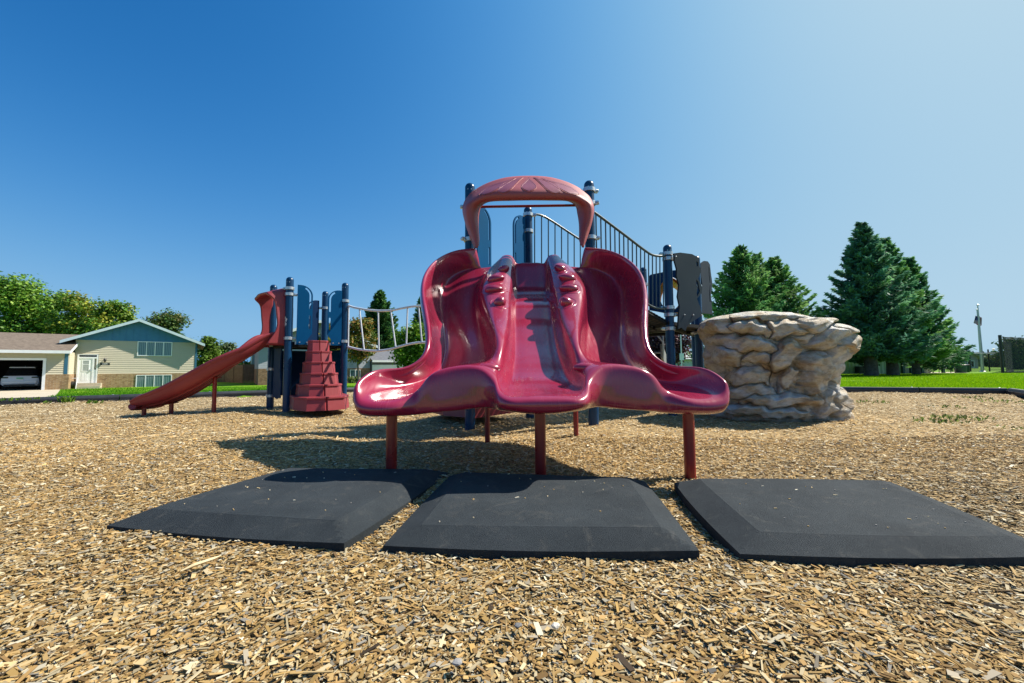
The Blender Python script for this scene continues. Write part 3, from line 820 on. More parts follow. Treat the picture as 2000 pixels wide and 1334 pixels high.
# ================================================================== posts, clamps
def clamp_mb(x, y, z, r_, ang, h=0.055):
    b_ = MB()
    b_.lathe((x, y, z), [(r_ + 0.002, -h / 2), (r_ + 0.014, -h / 2 + 0.004), (r_ + 0.014, h / 2 - 0.004), (r_ + 0.002, h / 2)], 24)
    T = Matrix.Translation((x, y, z)) @ Matrix.Rotation(ang, 4, 'Z')
    b_.box((r_ + 0.03, 0, 0), (0.05, 0.03, h * 0.9), bev=0.006, M=T)
    b_.box((r_ + 0.05, 0.0, 0), (0.022, 0.06, h * 0.55), bev=0.005, M=T)
    b_.tube([T @ Vector((r_ + 0.035, -0.035, 0)), T @ Vector((r_ + 0.035, 0.035, 0))], 0.009, n=8)
    return b_

def post(root, x, y, ztop, r_=0.0635, clamps=(), ang=0.0, mat=None):
    b_ = MB()
    prof = [(r_, -0.2), (r_, ztop - r_)]
    for k in range(1, 9):
        a = k / 8 * PI / 2
        prof.append((max(0.001, r_ * math.cos(a)), ztop - r_ + r_ * math.sin(a)))
    b_.lathe((x, y, 0), prof, 28)
    po = b_.build('post', mat or M['post'], root, smooth=50)
    for c in clamps:
        z, a = (c if isinstance(c, tuple) else (c, ang))
        clamp_mb(x, y, z, r_, a).build('clamp', M['galv'], po, smooth=35)
    for a in (-1.2, -1.9):
        rv = MB()
        rv.lathe((x + (r_ - 0.006) * math.cos(a), y + (r_ - 0.006) * math.sin(a), ztop - 0.1), [(0.009, -0.006), (0.009, 0.006)], 8)
        rv.build('cap_rivet', M['galv'], po)
    return po

def zat(px, py, d): return P(px, py, d).z

def panel_plate(name, root, a, bvec, outline, holes, mat, thick=0.02):
    """flat plastic panel in the vertical plane through a with horizontal direction bvec; outline/holes in (s,z)"""
    a = Vector(a); bvec = Vector(bvec).normalized(); nv = Vector((bvec.y, -bvec.x, 0))
    bm = bmesh.new()
    edges = []
    for lp in [outline] + holes:
        vs = [bm.verts.new(a + bvec * s_ + Vector((0, 0, z))) for s_, z in lp]
        for i in range(len(vs)): edges.append(bm.edges.new((vs[i], vs[(i + 1) % len(vs)])))
    res = bmesh.ops.triangle_fill(bm, use_beauty=True, use_dissolve=False, edges=edges, normal=nv)
    bm.normal_update()
    geo = bmesh.ops.extrude_face_region(bm, geom=bm.faces[:])
    mv = [g for g in geo['geom'] if isinstance(g, bmesh.types.BMVert)]
    bmesh.ops.translate(bm, verts=mv, vec=nv * thick)
    bm.verts.index_update()
    mb = MB(); mb.add([v.co for v in bm.verts], [[v.index for v in f.verts] for f in bm.faces]); bm.free()
    return mb.build(name, mat, root, smooth=30)

def slot(s0, z0, s1, z1, w_=0.03, n=6):
    """rounded slot between two points in (s,z)"""
    d = Vector((s1 - s0, z1 - z0)); L_ = d.length; d.normalize(); q = Vector((-d.y, d.x))
    out = []
    for k in range(n + 1):
        a = -PI / 2 + PI * k / n
        v = Vector((s1, z1)) + d * (w_ / 2 * math.cos(a)) + q * (w_ / 2 * math.sin(a)); out.append((v.x, v.y))
    for k in range(n + 1):
        a = PI / 2 + PI * k / n
        v = Vector((s0, z0)) + d * (w_ / 2 * math.cos(a)) + q * (w_ / 2 * math.sin(a)); out.append((v.x, v.y))
    return out

def arc_slot(cx, cz, r_, a0, a1, tail, w_=0.03, n=8):
    """slot that follows a quarter arc and then runs straight down"""
    out, inn = [], []
    for k in range(n + 1):
        a = a0 + (a1 - a0) * k / n
        out.append((cx + (r_ + w_ / 2) * math.cos(a), cz + (r_ + w_ / 2) * math.sin(a)))
        inn.append((cx + (r_ - w_ / 2) * math.cos(a), cz + (r_ - w_ / 2) * math.sin(a)))
    e_ = (cx + r_ * math.cos(a1), cz - tail)
    out.append((out[-1][0], cz - tail)); inn.append((inn[-1][0], cz - tail))
    return out + inn[::-1]

# ================================================================== MAIN TOWER
A_ = P(918, 700, 5.1); B_ = P(1157, 700, 5.1); C_ = P(1034, 700, 6.1)
tw = thing('main_tower', 'tall navy post tower with arched mauve red canopy above the triple slide entrance', 'play tower', (0.23, 5.4, 0))
r_p = 0.0635
post(tw, A_.x, A_.y, zat(917, 358, 5.1), clamps=[(zat(917, 405, 5.1), PI * 1.05), (zat(917, 469, 5.1), PI * 1.2), 1.78])
post(tw, B_.x, B_.y, zat(1147, 353, 5.1), clamps=[(zat(1147, 372, 5.1), 0.3), (zat(1148, 398, 5.1), -0.3), (zat(1150, 465, 5.1), 0.0), 1.78])
post(tw, C_.x, C_.y, zat(1030, 404, 6.1), clamps=[(zat(1030, 420, 6.1), 0.0), (zat(1030, 452, 6.1), PI * .95), 1.78])
DZ = 1.86
b_ = MB()
b_.slab([(A_.x - .02, A_.y - .12, DZ), (B_.x + .02, B_.y - .12, DZ), (B_.x + .12, B_.y + .1, DZ), (C_.x + .12, C_.y + .02, DZ), (C_.x - .12, C_.y + .02, DZ), (A_.x - .12, A_.y + .1, DZ)], (0, 0, -0.06))
b_.build('deck', M['deck'], tw)
b_ = MB(); b_.tube([P(938, 404, 5.0), P(1128, 401, 5.0)], 0.016, n=10)
b_.build('crossbar', M['redsteel'], tw, smooth=40)

# arched canopy
HC = [
 [(929, 485, 4.86), (930, 484, 4.76), (932, 484, 4.70), (934, 478, 4.74), (934.5, 470, 4.84)],
 [(919, 462, 4.92), (921, 459, 4.80), (925, 455, 4.71), (930.5, 450, 4.75), (933, 440, 4.92)],
 [(909, 432, 4.97), (911, 430, 4.84), (916, 427, 4.71), (924, 424, 4.74), (935, 418, 4.98)],
 [(905, 406, 5.00), (908, 404, 4.86), (916, 402, 4.70), (927, 404, 4.72), (938, 404, 4.98)],
 [(914, 385, 5.02), (920, 387, 4.86), (930, 391, 4.68), (941, 394, 4.70), (945, 397, 4.95)],
 [(940, 365, 5.04), (945, 373, 4.84), (951, 381, 4.64), (960, 390, 4.66), (962, 391, 4.92)],
 [(982, 349.5, 5.06), (986, 362, 4.82), (990, 376, 4.58), (994, 388, 4.60), (996, 389, 4.90)],
 [(1033, 345, 5.07), (1033, 360, 4.80), (1033, 376, 4.55), (1033, 387, 4.57), (1033, 388, 4.88)],
]
hn = np.array([[np.array(P(*q)) for q in row] for row in HC])
hcx = 0.5 * (A_.x + B_.x)
hm = hn[:-1][::-1].copy(); hm[..., 0] = 2 * hn[-1, :, 0].mean() - hm[..., 0]
hfull = np.concatenate([hn, hm], 0)
hfine = smooth_net(catmull(catmull(hfull, 8, 0), 6, 1), 2)
hr, hcN = hfine.shape[:2]
hv = hfine.reshape(-1, 3)
hf = [(i * hcN + j, i * hcN + j + 1, (i + 1) * hcN + j + 1, (i + 1) * hcN + j) for i in range(hr - 1) for j in range(hcN - 1)]
mb = MB(); mb.add(hv, hf)
hood = mb.build('canopy', M['hood'], tw, smooth=180)
md = hood.modifiers.new('shell', 'SOLIDIFY'); md.thickness = 0.022; md.offset = -1 if False else 0.0
hood_bvh = BVHTree.FromPolygons([Vector(v) for v in hv], hf)
def teardrop(tip, end, wd, n=14):
    t = Vector(tip); e_ = Vector(end); d = e_ - t; L_ = d.length; d.normalize(); q = Vector((-d.y, d.x))
    out = []
    for sgn in (1, -1):
        rng_ = range(n + 1) if sgn == 1 else range(n - 1, 0, -1)
        for k in rng_:
            s_ = k / n
            ww = wd * math.sin(PI * s_ ** 1.7) ** 0.9 if 0 < s_ < 1 else 0
            v = t + d * (L_ * s_) + q * (sgn * ww); out.append((v.x, v.y))
    return out
def petal_on_hood(tip, end, wd):
    poly = teardrop(tip, end, wd)
    pts = []
    for px, py in poly:
        h = hood_bvh.ray_cast(CAM, ray(px, py).normalized())
        if h[0] is None: return
        n = h[1] if h[1].dot(CAM - h[0]) > 0 else -h[1]
        pts.append(h[0] + n * 0.0135)
    c = sum(pts, Vector()) / len(pts)
    cc = []
    # fan of strips between the two sides so that the petal follows the dome
    n = len(pts) // 2
    lf = pts[:n + 1]; rt = [pts[0]] + pts[:n:-1] + [pts[n]]
    vs, fs = [], []
    for i in range(n + 1):
        for k in range(5):
            q = lf[i].lerp(rt[i], k / 4)
            h = hood_bvh.ray_cast(CAM, (q - CAM).normalized())
            if h[0] is not None:
                nn = h[1] if h[1].dot(CAM - h[0]) > 0 else -h[1]
                q = h[0] + nn * 0.0145
            vs.append(q)
    for i in range(n):
        for k in range(4): fs.append((i * 5 + k, i * 5 + k + 1, (i + 1) * 5 + k + 1, (i + 1) * 5 + k))
    b_ = MB(); b_.add(vs, fs); o = b_.build('canopy_petal', M['hood_petal'], hood, smooth=180)
    rim = MB(); rim.tube(pts + [pts[0]], 0.003, n=6); rim.build('petal_rim', M['hood'], hood, smooth=180)
for tip, end, wd in (((1033, 350), (1033, 377), 14.5), ((1022, 349.5), (973, 377), 9), ((1042, 349.5), (1094, 377), 9), ((1008, 351), (936, 383), 6), ((1056, 351), (1130, 382), 6)):
    petal_on_hood(tip, end, wd)
for px, py in ((903, 405), (905, 470)):
    pass

# the two handhold panels of the opening between the posts A and C
dirAC = Vector((C_.x - A_.x, C_.y - A_.y, 0)).normalized()
lenAC = (Vector((C_.x - A_.x, C_.y - A_.y, 0))).length
def arch_panel(w_, z0, z1, flip, foot=0.0):
    """rounded on the side away from the post; s grows away from the post"""
    pts = [(0, z0), (w_ * 0.72, z0), (w_ * 0.72, z0 + 0.10), (w_, z0 + 0.2), (w_, z1 - w_ * 0.75)]
    for k in range(1, 9):
        a = k / 8 * PI / 2
        pts.append((w_ * 0.22 + w_ * 0.78 * math.cos(a), z1 - w_ * 0.75 + w_ * 0.75 * math.sin(a)))
    pts.append((0, z1))
    return pts
def arch_holes(w_, z0, z1):
    cz = z1 - w_ * 0.75
    H = z1 - z0
    return [arc_slot(w_ * 0.22, cz, w_ * 0.78 - 0.04, R(62), 0.0, H * 0.22), slot(w_ - 0.04, z0 + H * 0.28, w_ - 0.04, z0 + H * 0.48, 0.03)]
for (o, dv, lab) in ((A_ + dirAC * 0.12, dirAC, 1), (C_ - dirAC * 0.09, -dirAC, 2)):
    z1 = zat(945, 404, 5.3) if lab == 1 else zat(1005, 420, 5.95)
    panel_plate('handhold_panel', tw, (o.x, o.y, 0), (dv.x, dv.y, 0), arch_panel(0.27, DZ - 0.04, z1, False), arch_holes(0.27, DZ - 0.04, z1), M['panel'])

# stepped climber (a moulded stack of hexagonal steps), used twice
def step_climber(name, label, cx, cy, ang, ztop, base_z, group):
    root = thing(name, label, 'climber', (cx, cy, 0), ang, group=group)
    T = Matrix.Translation((cx, cy, 0)) @ Matrix.Rotation(ang, 4, 'Z')
    n = 6
    lv = [base_z, base_z + 0.215]
    rest = (ztop - lv[1]) / (n - 1)
    for k in range(1, n): lv.append(lv[1] + rest * k)
    widths = [0.87, 0.69, 0.58, 0.50, 0.41, 0.35]
    depth = [1.02, 0.80, 0.66, 0.52, 0.38, 0.22]
    for k in range(n):
        w0, d0 = widths[k], depth[k]; z0, z1 = lv[k], lv[k + 1]
        tp = 0.955
        def plan(w_, d_):
            return [(-w_ / 2, 0.0), (-w_ / 2, -d_ * 0.58), (-w_ * 0.33, -d_ * 0.95), (-w_ * 0.025, -d_), (0, -d_ + 0.022), (w_ * 0.025, -d_), (w_ * 0.33, -d_ * 0.95), (w_ / 2, -d_ * 0.58), (w_ / 2, 0.0)]
        lo, hi = plan(w0, d0), plan(w0 * tp, d0 - 0.04)
        m_ = len(lo)
        lip = 0.012
        vs = [T @ Vector((x, y, z0)) for x, y in lo] + [T @ Vector((x, y, z1 - 0.035)) for x, y in hi] + [T @ Vector((x * 1.035, y * 1.02, z1 - 0.03)) for x, y in hi] + [T @ Vector((x * 1.03, y * 1.017, z1 - .006)) for x, y in hi] + [T @ Vector((x * 1.0, y * 0.995, z1)) for x, y in hi]
        fs = []
        for q in range(4):
            for i in range(m_): fs.append((q * m_ + i, q * m_ + (i + 1) % m_, (q + 1) * m_ + (i + 1) % m_, (q + 1) * m_ + i))
        fs.append(tuple(range(m_))[::-1]); fs.append(tuple(range(4 * m_, 5 * m_)))
        b_ = MB(); b_.add(vs, fs)
        b_.build('step', M['faded'], root)
    return root
mAC = (A_ + C_) / 2
nAC = Vector((-dirAC.y, dirAC.x, 0))        # outward, to the left and back
angAC = math.atan2(nAC.y, nAC.x) + PI / 2
step_climber('step_climber', 'red stepped climber behind the triple slide, only its base visible below the slide', mAC.x + nAC.x * 0.12, mAC.y + nAC.y * 0.12, angAC, DZ - 0.03, 0.08, 'moulded red step climbers')

# ================================================================== SLOPED BRIDGE between main tower and lower deck
D_ = P(1307, 600, 6.1); E_ = P(1258, 600, 7.5); Fp = P(1365, 660, 6.9)
LZ = 1.40
br = thing('sloped_bridge', 'sloped bridge with dark barred railings running from the tall tower down to the lower deck', 'bridge', (1.6, 6.2, 0))
def smooth_path(pts, sub=6):
    return [Vector(p) for p in catmull(np.array([np.array(p) for p in pts]), sub, 0)]
def railing(a0, a1, top_pts, bot_pts, nb, root):
    """top and bottom curved rails with balusters between; points are world"""
    tp = smooth_path(top_pts); bt = smooth_path(bot_pts)
    b_ = MB(); b_.tube(tp, 0.0175, n=10); b_.build('top_rail', M['rail'], root, smooth=40)
    b_ = MB(); b_.tube(bt, 0.0175, n=10); b_.build('bottom_rail', M['rail'], root, smooth=40)
    def at(path, t):
        ds = [0.0]
        for i in range(1, len(path)):
            ds.append(ds[-1] + (Vector((path[i].x, path[i].y)) - Vector((path[i - 1].x, path[i - 1].y))).length)
        s_ = t * ds[-1]
        for i in range(1, len(path)):
            if ds[i] >= s_ - 1e-9:
                f_ = (s_ - ds[i - 1]) / max(1e-9, ds[i] - ds[i - 1]); return path[i - 1].lerp(path[i], f_)
        return path[-1]
    for k in range(nb):
        t = (k + 0.6) / (nb + 0.2)
        b_ = MB(); b_.tube([at(bt, t), at(tp, t)], 0.0095, n=8); b_.build('baluster', M['rail'], root, smooth=40)
def lerp3(a, b, t, z): return Vector((a.x + (b.x - a.x) * t, a.y + (b.y - a.y) * t, z))
# front railing B -> D ; heights measured on the photo
def zline(a, b, t, px_y):
    p = lerp3(a, b, t, 0)
    return P(px_y[0], px_y[1], p.y).z
def rail_pt(a, b, px, py):
    """point above the line a-b that is seen at px,py"""
    r_ = ray(px, py)
    dx, dy = b.x - a.x, b.y - a.y
    # CAM + r*s on the vertical plane through a-b
    s_ = (dx * (a.y - CAM.y) - dy * (a.x - CAM.x)) / (dx * r_.y - dy * r_.x)
    return CAM + r_ * s_
tp = [rail_pt(B_, D_, 1158, 413), rail_pt(B_, D_, 1172, 423), rail_pt(B_, D_, 1220, 459), rail_pt(B_, D_, 1258, 488), rail_pt(B_, D_, 1272, 497), rail_pt(B_, D_, 1285, 500), rail_pt(B_, D_, 1300, 500)]
bt = [rail_pt(B_, D_, 1160, 510), rail_pt(B_, D_, 1175, 522), rail_pt(B_, D_, 1225, 562), rail_pt(B_, D_, 1262, 592), rail_pt(B_, D_, 1276, 600), rail_pt(B_, D_, 1288, 602.5), rail_pt(B_, D_, 1300, 602)]
railing(B_, D_, tp, bt, 17, br)
tp = [rail_pt(C_, E_, 1036, 421), rail_pt(C_, E_, 1043, 419), rail_pt(C_, E_, 1055, 420), rail_pt(C_, E_, 1070, 427), rail_pt(C_, E_, 1130, 466), rail_pt(C_, E_, 1200, 507), rail_pt(C_, E_, 1240, 528), rail_pt(C_, E_, 1256, 531)]
bt = [rail_pt(C_, E_, 1036, 520), rail_pt(C_, E_, 1044, 520), rail_pt(C_, E_, 1056, 524), rail_pt(C_, E_, 1070, 531), rail_pt(C_, E_, 1130, 562), rail_pt(C_, E_, 1200, 594), rail_pt(C_, E_, 1240, 607), rail_pt(C_, E_, 1256, 608)]
railing(C_, E_, tp, bt, 19, br)
# walking surface of the bridge, with its hole pattern as cross bars
b_ = MB()
n = 26
for k in range(n):
    t0, t1 = k / n, (k + 0.72) / n
    za, zb = DZ + (LZ - DZ) * t0, DZ + (LZ - DZ) * t1
    q = [lerp3(B_, D_, t0, za), lerp3(B_, D_, t1, zb), lerp3(C_, E_, t1, zb), lerp3(C_, E_, t0, za)]
    b_.slab(q, (0, 0, -0.02))
for sd_ in (0.02, 0.5, 0.98):
    pts = [lerp3(B_, D_, t, 0).lerp(lerp3(C_, E_, t, 0), sd_) + Vector((0, 0, DZ + (LZ - DZ) * t - 0.05)) for t in (0, 1)]
    b_.tube(pts, 0.025, n=6)
b_.build('bridge_deck', M['deck'], br)

# ================================================================== LOWER DECK with rock-shaped panels and crawl tunnel
ld = thing('lower_deck', 'lower navy post platform with slate rock shaped panels beside the boulder', 'play platform', (2.9, 6.8, 0))
post(ld, D_.x, D_.y, zat(1302, 478, 6.1), clamps=[(zat(1303, 496, 6.1), PI), (zat(1303, 506, 6.1), 0.2), (zat(1308, 601, 6.1), PI), (zat(1309, 615, 6.1), 0.0), (zat(1310, 642, 6.1), PI)])
post(ld, E_.x, E_.y, zat(1255, 522, 7.5), clamps=[(zat(1257, 556, 7.5), PI), (zat(1262, 650, 7.5), 0.0), (zat(1260, 612, 7.5), PI)])
post(ld, Fp.x, Fp.y, zat(1360, 500, 6.9), clamps=[(zat(1365, 650, 6.9), PI * 1.0), (zat(1365, 560, 6.9), PI * 1.2)])
Gp = Vector((3.45, 7.7, 0))
post(ld, Gp.x, Gp.y, zat(1360, 520, 7.7), clamps=[LZ - 0.05])
b_ = MB()
b_.slab([(D_.x - .05, D_.y - .08, LZ), (Fp.x + .1, Fp.y - .1, LZ), (Gp.x + .1, Gp.y + .1, LZ), (E_.x - .05, E_.y + .12, LZ)], (0, 0, -0.05))
b_.tube([(D_.x, D_.y, LZ - .09), (Gp.x, Gp.y, LZ - .09)], 0.03, n=6)
b_.tube([(E_.x, E_.y, LZ - .09), (Fp.x, Fp.y, LZ - .09)], 0.03, n=6)
b_.build('deck', M['deck'], ld)
def px_plate(name, root, a, b, pxs, holes, mat, thick=0.02):
    """outline measured on the photo, standing in the vertical plane through a and b"""
    a = Vector((a.x, a.y, 0)); dv = Vector((b.x - a.x, b.y - a.y, 0)).normalized()
    conv = lambda l: [((rail_pt(a, b, *q) - a).to_2d().dot(dv.to_2d()), rail_pt(a, b, *q).z) for q in l]
    return panel_plate(name, root, a, dv, conv(pxs), [conv(h) for h in holes], mat, thick)
pa, pb = P(1314, 560, 6.0), P(1369, 560, 6.32)
px_plate('rock_panel', ld, pa, pb, [(1314, 495.5), (1326, 494), (1349, 497), (1360, 503), (1363, 505), (1363, 518), (1367, 530), (1361, 545), (1369, 562), (1368, 572), (1358.5, 584), (1364, 598), (1369.5, 616), (1350, 628), (1340, 636), (1336, 647), (1328, 640), (1322, 643), (1323, 620), (1325, 598), (1321, 580), (1324, 557), (1319, 540), (1319.5, 526), (1315, 510)],
         [[(1357, 511), (1361, 513), (1361, 520), (1358, 522)], [(1357, 546), (1361, 551), (1363, 563), (1364.5, 569), (1359, 580), (1358, 572), (1360, 562), (1357, 553)]], M['gpanel'], 0.025)
pa2, pb2 = P(1366, 560, 7.3), P(1390, 560, 7.7)
px_plate('rock_panel', ld, pa2, pb2, [(1366, 515), (1373, 510), (1380, 511), (1384, 517), (1386, 535), (1389, 555), (1386, 575), (1388, 600), (1389.5, 614), (1368, 612), (1367, 580), (1369, 555), (1366, 535)],
         [[(1381.2, 520), (1382.6, 524), (1383, 538), (1384.6, 552), (1383.6, 553), (1382, 540)], [(1383.8, 557), (1384.6, 557), (1383.8, 572), (1385.0, 590), (1383.6, 590), (1382.6, 572)]], M['hpanel'], 0.025)
# tunnel panel at the back with a round orange opening
ta, tb = P(1266, 570, 7.6), P(1322, 570, 7.55)
circ = [(1310 + 23 * math.cos(2 * PI * k / 28), 574 + 33 * math.sin(2 * PI * k / 28)) for k in range(28)]
px_plate('tunnel_panel', ld, ta, tb, [(1266, 541), (1270, 537), (1310, 529), (1334, 527), (1340, 610), (1300, 612), (1268, 606)], [circ], M['dpanel'], 0.03)
m, nt, bb = base_mat('orange_tunnel_plastic'); bb.inputs['Base Color'].default_value = (0.50, 0.17, 0.03, 1); bb.inputs['Roughness'].default_value = 0.4
M['tunnel'] = m
c0 = rail_pt(ta, tb, 1310, 574); sc = c0.y / F
rx, rz_ = 23 * sc, 33 * sc
b_ = MB(); vs = []; fs = []
for i in range(5):
    for k in range(28):
        a = 2 * PI * k / 28
        vs.append((c0.x + rx * 1.04 * math.cos(a) + i * 0.07, c0.y + 0.03 + i * 0.17, c0.z + rz_ * 1.04 * math.sin(a) - i * 0.01))
for i in range(4):
    for k in range(28): fs.append((i * 28 + k, i * 28 + (k + 1) % 28, (i + 1) * 28 + (k + 1) % 28, (i + 1) * 28 + k))
b_.add(vs, fs); tn = b_.build('crawl_tunnel', M['tunnel'], ld, smooth=60)
md = tn.modifiers.new('shell', 'SOLIDIFY'); md.thickness = 0.02
# bolts on the front rock panel
b_ = MB()
for px, py in ((1333, 615.5), (1350, 615.5), (1366.5, 616), (1316, 502)):
    p = rail_pt(pa, pb, px, py)
    b_.lathe((0, 0, 0), [(0.013, 0), (0.010, 0.008)], 8, M=Matrix.Translation(p + Vector((0.022, -0.022, 0))) @ Matrix.Rotation(R(90), 4, 'X') @ Matrix.Rotation(R(-44), 4, 'Y'))
b_.build('panel_bolt', M['galv'], ld)
# grey stair with handrail that climbs to the lower deck from behind
st = thing('access_stair', 'grey steel stair with thin handrails under the lower deck', 'stair', (2.4, 8.2, 0))
s0, s1 = Vector((2.2, 8.0, LZ - 0.3)), Vector((2.95, 9.0, 0.0))
b_ = MB()
for off in (Vector((0, 0, 0)), Vector((0.55, -0.42, 0))):
    b_.slab([s0 + off + Vector((0, 0, 0.05)), s1 + off + Vector((0, 0, 0.05)), s1 + off + Vector((0, 0, -0.2)), s0 + off + Vector((0, 0, -0.2))], (0.03, -0.02, 0))
M['stair'] = pmat('grey_stair_steel', (0.25, 0.28, 0.29), (0.3, 0.32, 0.33), 8, rough=0.5)
b_.build('stringer', M['stair'], st)
b_ = MB()
for k in range(6):
    q = s0.lerp(s1, (k + 0.5) / 6); b_.slab([q, q + Vector((0.55, -0.42, 0)), q + Vector((0.67, -0.26, 0)), q + Vector((0.12, 0.16, 0))], (0, 0, -0.02))
b_.build('tread', M['stair'], st)
b_ = MB()
pA, pB = P(1273, 642, 8.0), P(1295, 667, 8.0)
b_.tube([pA, pB, Vector((pB.x, pB.y, 0.0))], 0.02, n=8)
p = P(1331, 640, 8.2); 
b_.tube([P(1295, 640, 8.0), pB], 0.018, n=8)
b_.build('handrail', M['stair'], st, smooth=40)

# ================================================================== LEFT TOWER
L1, L4, L3, L2 = Vector((-3.97, 7.25, 0)), Vector((-3.19, 7.77, 0)), Vector((-3.95, 8.6, 0)), Vector((-4.64, 7.9, 0))
TZ = 1.22
lt = thing('small_tower', 'low navy four post tower with blue handhold panels and stepped climber at the left', 'play tower', (-3.93, 7.88, 0))
LTOP = zat(562, 541, 7.25)
def toward(a, b): return math.atan2(b.y - a.y, b.x - a.x)
post(lt, L1.x, L1.y, LTOP, clamps=[(zat(562, 563.5, 7.25), PI * .95), (zat(561, 575, 7.25), toward(L1, L4)), (zat(558, 661, 7.25), toward(L1, L4)), ])
post(lt, L2.x, L2.y, LTOP, clamps=[(zat(528, 721, 7.9), -0.2), (zat(526, 773, 7.9), -0.2), TZ - .03])
post(lt, L3.x, L3.y, LTOP, clamps=[(zat(633, 602, 8.6), PI * 1.15), TZ - .03])
post(lt, L4.x, L4.y, LTOP, clamps=[(zat(673, 588, 7.77), PI * 1.1), (zat(671, 667, 7.77), PI * 1.15)])
# scraped white patches on the front post
b_ = MB()
for k, (px, py) in enumerate(((557, 621), (560, 625), (556, 628), (559, 633), (555, 634))):
    p = P(px, py, 7.2)
    a0 = math.atan2(p.y - L1.y, p.x - L1.x); r0 = 0.0642
    rn = random.Random(k); pts = []
    for i in range(9):
        a = 2 * PI * i / 9; rr = 0.022 * (0.6 + 0.7 * rn.random())
        aa = a0 + rr * math.cos(a) / r0
        pts.append((L1.x + r0 * math.cos(aa), L1.y + r0 * math.sin(aa), p.z + rr * 1.3 * math.sin(a)))
    b_.add([Vector((L1.x + r0 * math.cos(a0), L1.y + r0 * math.sin(a0), p.z))] + pts, [(0, i + 1, (i + 1) % 9 + 1) for i in range(9)])
b_.build('scraped_paint', pmat('bare_primer', (0.6, 0.63, 0.65), (0.5, 0.53, 0.55), 60, rough=0.7), lt)
b_ = MB()
b_.slab([(v.x, v.y, TZ) for v in (L1, L4, L3, L2)], (0, 0, -0.06))
for a, b in ((L1, L4), (L4, L3), (L3, L2), (L2, L1)):
    b_.slab([(a.x, a.y, TZ + .002), (b.x, b.y, TZ + .002), (b.x, b.y, TZ - .09), (a.x, a.y, TZ - .09)], (0.012, 0.012, 0))
b_.build('deck', M['deck'], lt)
b_ = MB(); e0 = (L4 - L1).normalized(); nf = Vector((e0.y, -e0.x, 0))
q0, q1 = L1 + e0 * .1 + nf * .03, L4 - e0 * .1 + nf * .03
b_.slab([(q0.x, q0.y, TZ), (q1.x, q1.y, TZ), (q1.x, q1.y, TZ - .05), (q0.x, q0.y, TZ - .05)], nf * 0.012)
b_.build('deck_edge', M['galv'], lt)
# handhold panels: front pair and back pair
def pane(a, dv, s0, w_, z0, z1, mat=None):
    o = a + dv * s0
    H = z1 - z0
    panel_plate('handhold_panel', lt, (o.x, o.y, 0), dv, arch_panel(w_, z0, z1, False), arch_holes(w_, z0, z1), mat or M['panel'])
fo = nf * 0.05
pane(L1 + fo, e0, 0.12, 0.25, TZ - 0.05, zat(580, 558, 7.35))
pane(L4 + fo, -e0, 0.06, 0.25, TZ - 0.05, zat(660, 568, 7.7))
e2 = (L2 - L3).normalized()
pane(L3, e2, 0.12, 0.24, TZ - 0.05, zat(615, 587, 8.5), M['dpanel'])
pane(L2, -e2, 0.12, 0.24, TZ - 0.05, zat(600, 587, 8.2), M['dpanel'])
b_ = MB()
for a, dv, s_ in ((L1 + fo, e0, (0.17, 0.29)), (L4 + fo, -e0, (0.11, 0.21))):
    for q in s_:
        p = a + dv * q + nf * (0.022)
        b_.lathe((0, 0, 0), [(0.014, -0.002), (0.011, 0.008)], 8, M=Matrix.Translation((p.x, p.y, TZ - 0.01)) @ Matrix.Rotation(math.atan2(nf.y, nf.x) - PI / 2, 4, 'Z') @ Matrix.Rotation(-PI / 2, 4, 'X'))
b_.build('panel_bolt', M['galv'], lt)
# play panels below the deck
def low_panel(a, b, w0, w1, z0, z1, wave, mat):
    dv = (b - a).normalized(); Lx = (b - a).length
    pts = []
    n = 10
    for k in range(n + 1):
        t = k / n; pts.append((w0 + (w1 - w0) * t, z0 + 0.015 * math.sin(t * 9)))
    for k in range(1, n + 1):
        t = k / n; pts.append((w1 + wave * math.sin(t * 7.0), z0 + (z1 - z0) * t))
    for k in range(1, n):
        t = 1 - k / n; pts.append((w0 - wave * math.sin(t * 7.0), z0 + (z1 - z0) * t)) if False else None
    pts.append((w0, z1))
    panel_plate('play_panel', lt, (a.x, a.y, 0), dv, pts, [], mat)
low_panel(L2, L3, 0.12, 0.86, 0.22, 1.1, 0.02, M['dpanel'])
low_panel(L4, L3, 0.10, 1.0, 0.22, 1.1, 0.02, M['panel'])
low_panel(L2 + Vector((0.05, -0.02, 0)), L1, 0.10, 0.55, 0.2, 1.12, 0.03, M['dpanel'])

# climber on the front side
mf = (L1 + L4) / 2 + nf * 0.10
step_climber('step_climber', 'faded red stepped climber at the front of the small left tower', mf.x, mf.y, math.atan2(nf.y, nf.x) + PI / 2, TZ + 0.02, 0.07, 'moulded red step climbers')

# ------------------------------------------------------------------ curved slide of the left tower
cs = thing('curved_slide', 'faded red curved slide with hooded entry sweeping down to the left on thin legs', 'slide', (-5.4, 7.1, 0))
mid = (L1 + L2) / 2
out = Vector((-(L2 - L1).y, (L2 - L1).x, 0)).normalized()
if out.x > 0: out = -out
cen = [(mid.x + out.x * .0, mid.y + out.y * .0, 1.235), (mid.x + out.x * .28, mid.y + out.y * .28, 1.19), (-4.72, 7.15, 0.93), (-4.96, 7.0, 0.715), (-5.26, 6.93, 0.48), (-5.56, 6.9, 0.31), (-5.82, 6.9, 0.215), (-6.03, 6.9, 0.175), (-6.12, 6.9, 0.155)]
rows = []
cn = [Vector(c) for c in cen]
ww = [0.36, 0.36, 0.33, 0.31, 0.31, 0.30, 0.29, 0.28, 0.27]
hh = [0.16, 0.18, 0.21, 0.22, 0.22, 0.20, 0.17, 0.13, 0.10]
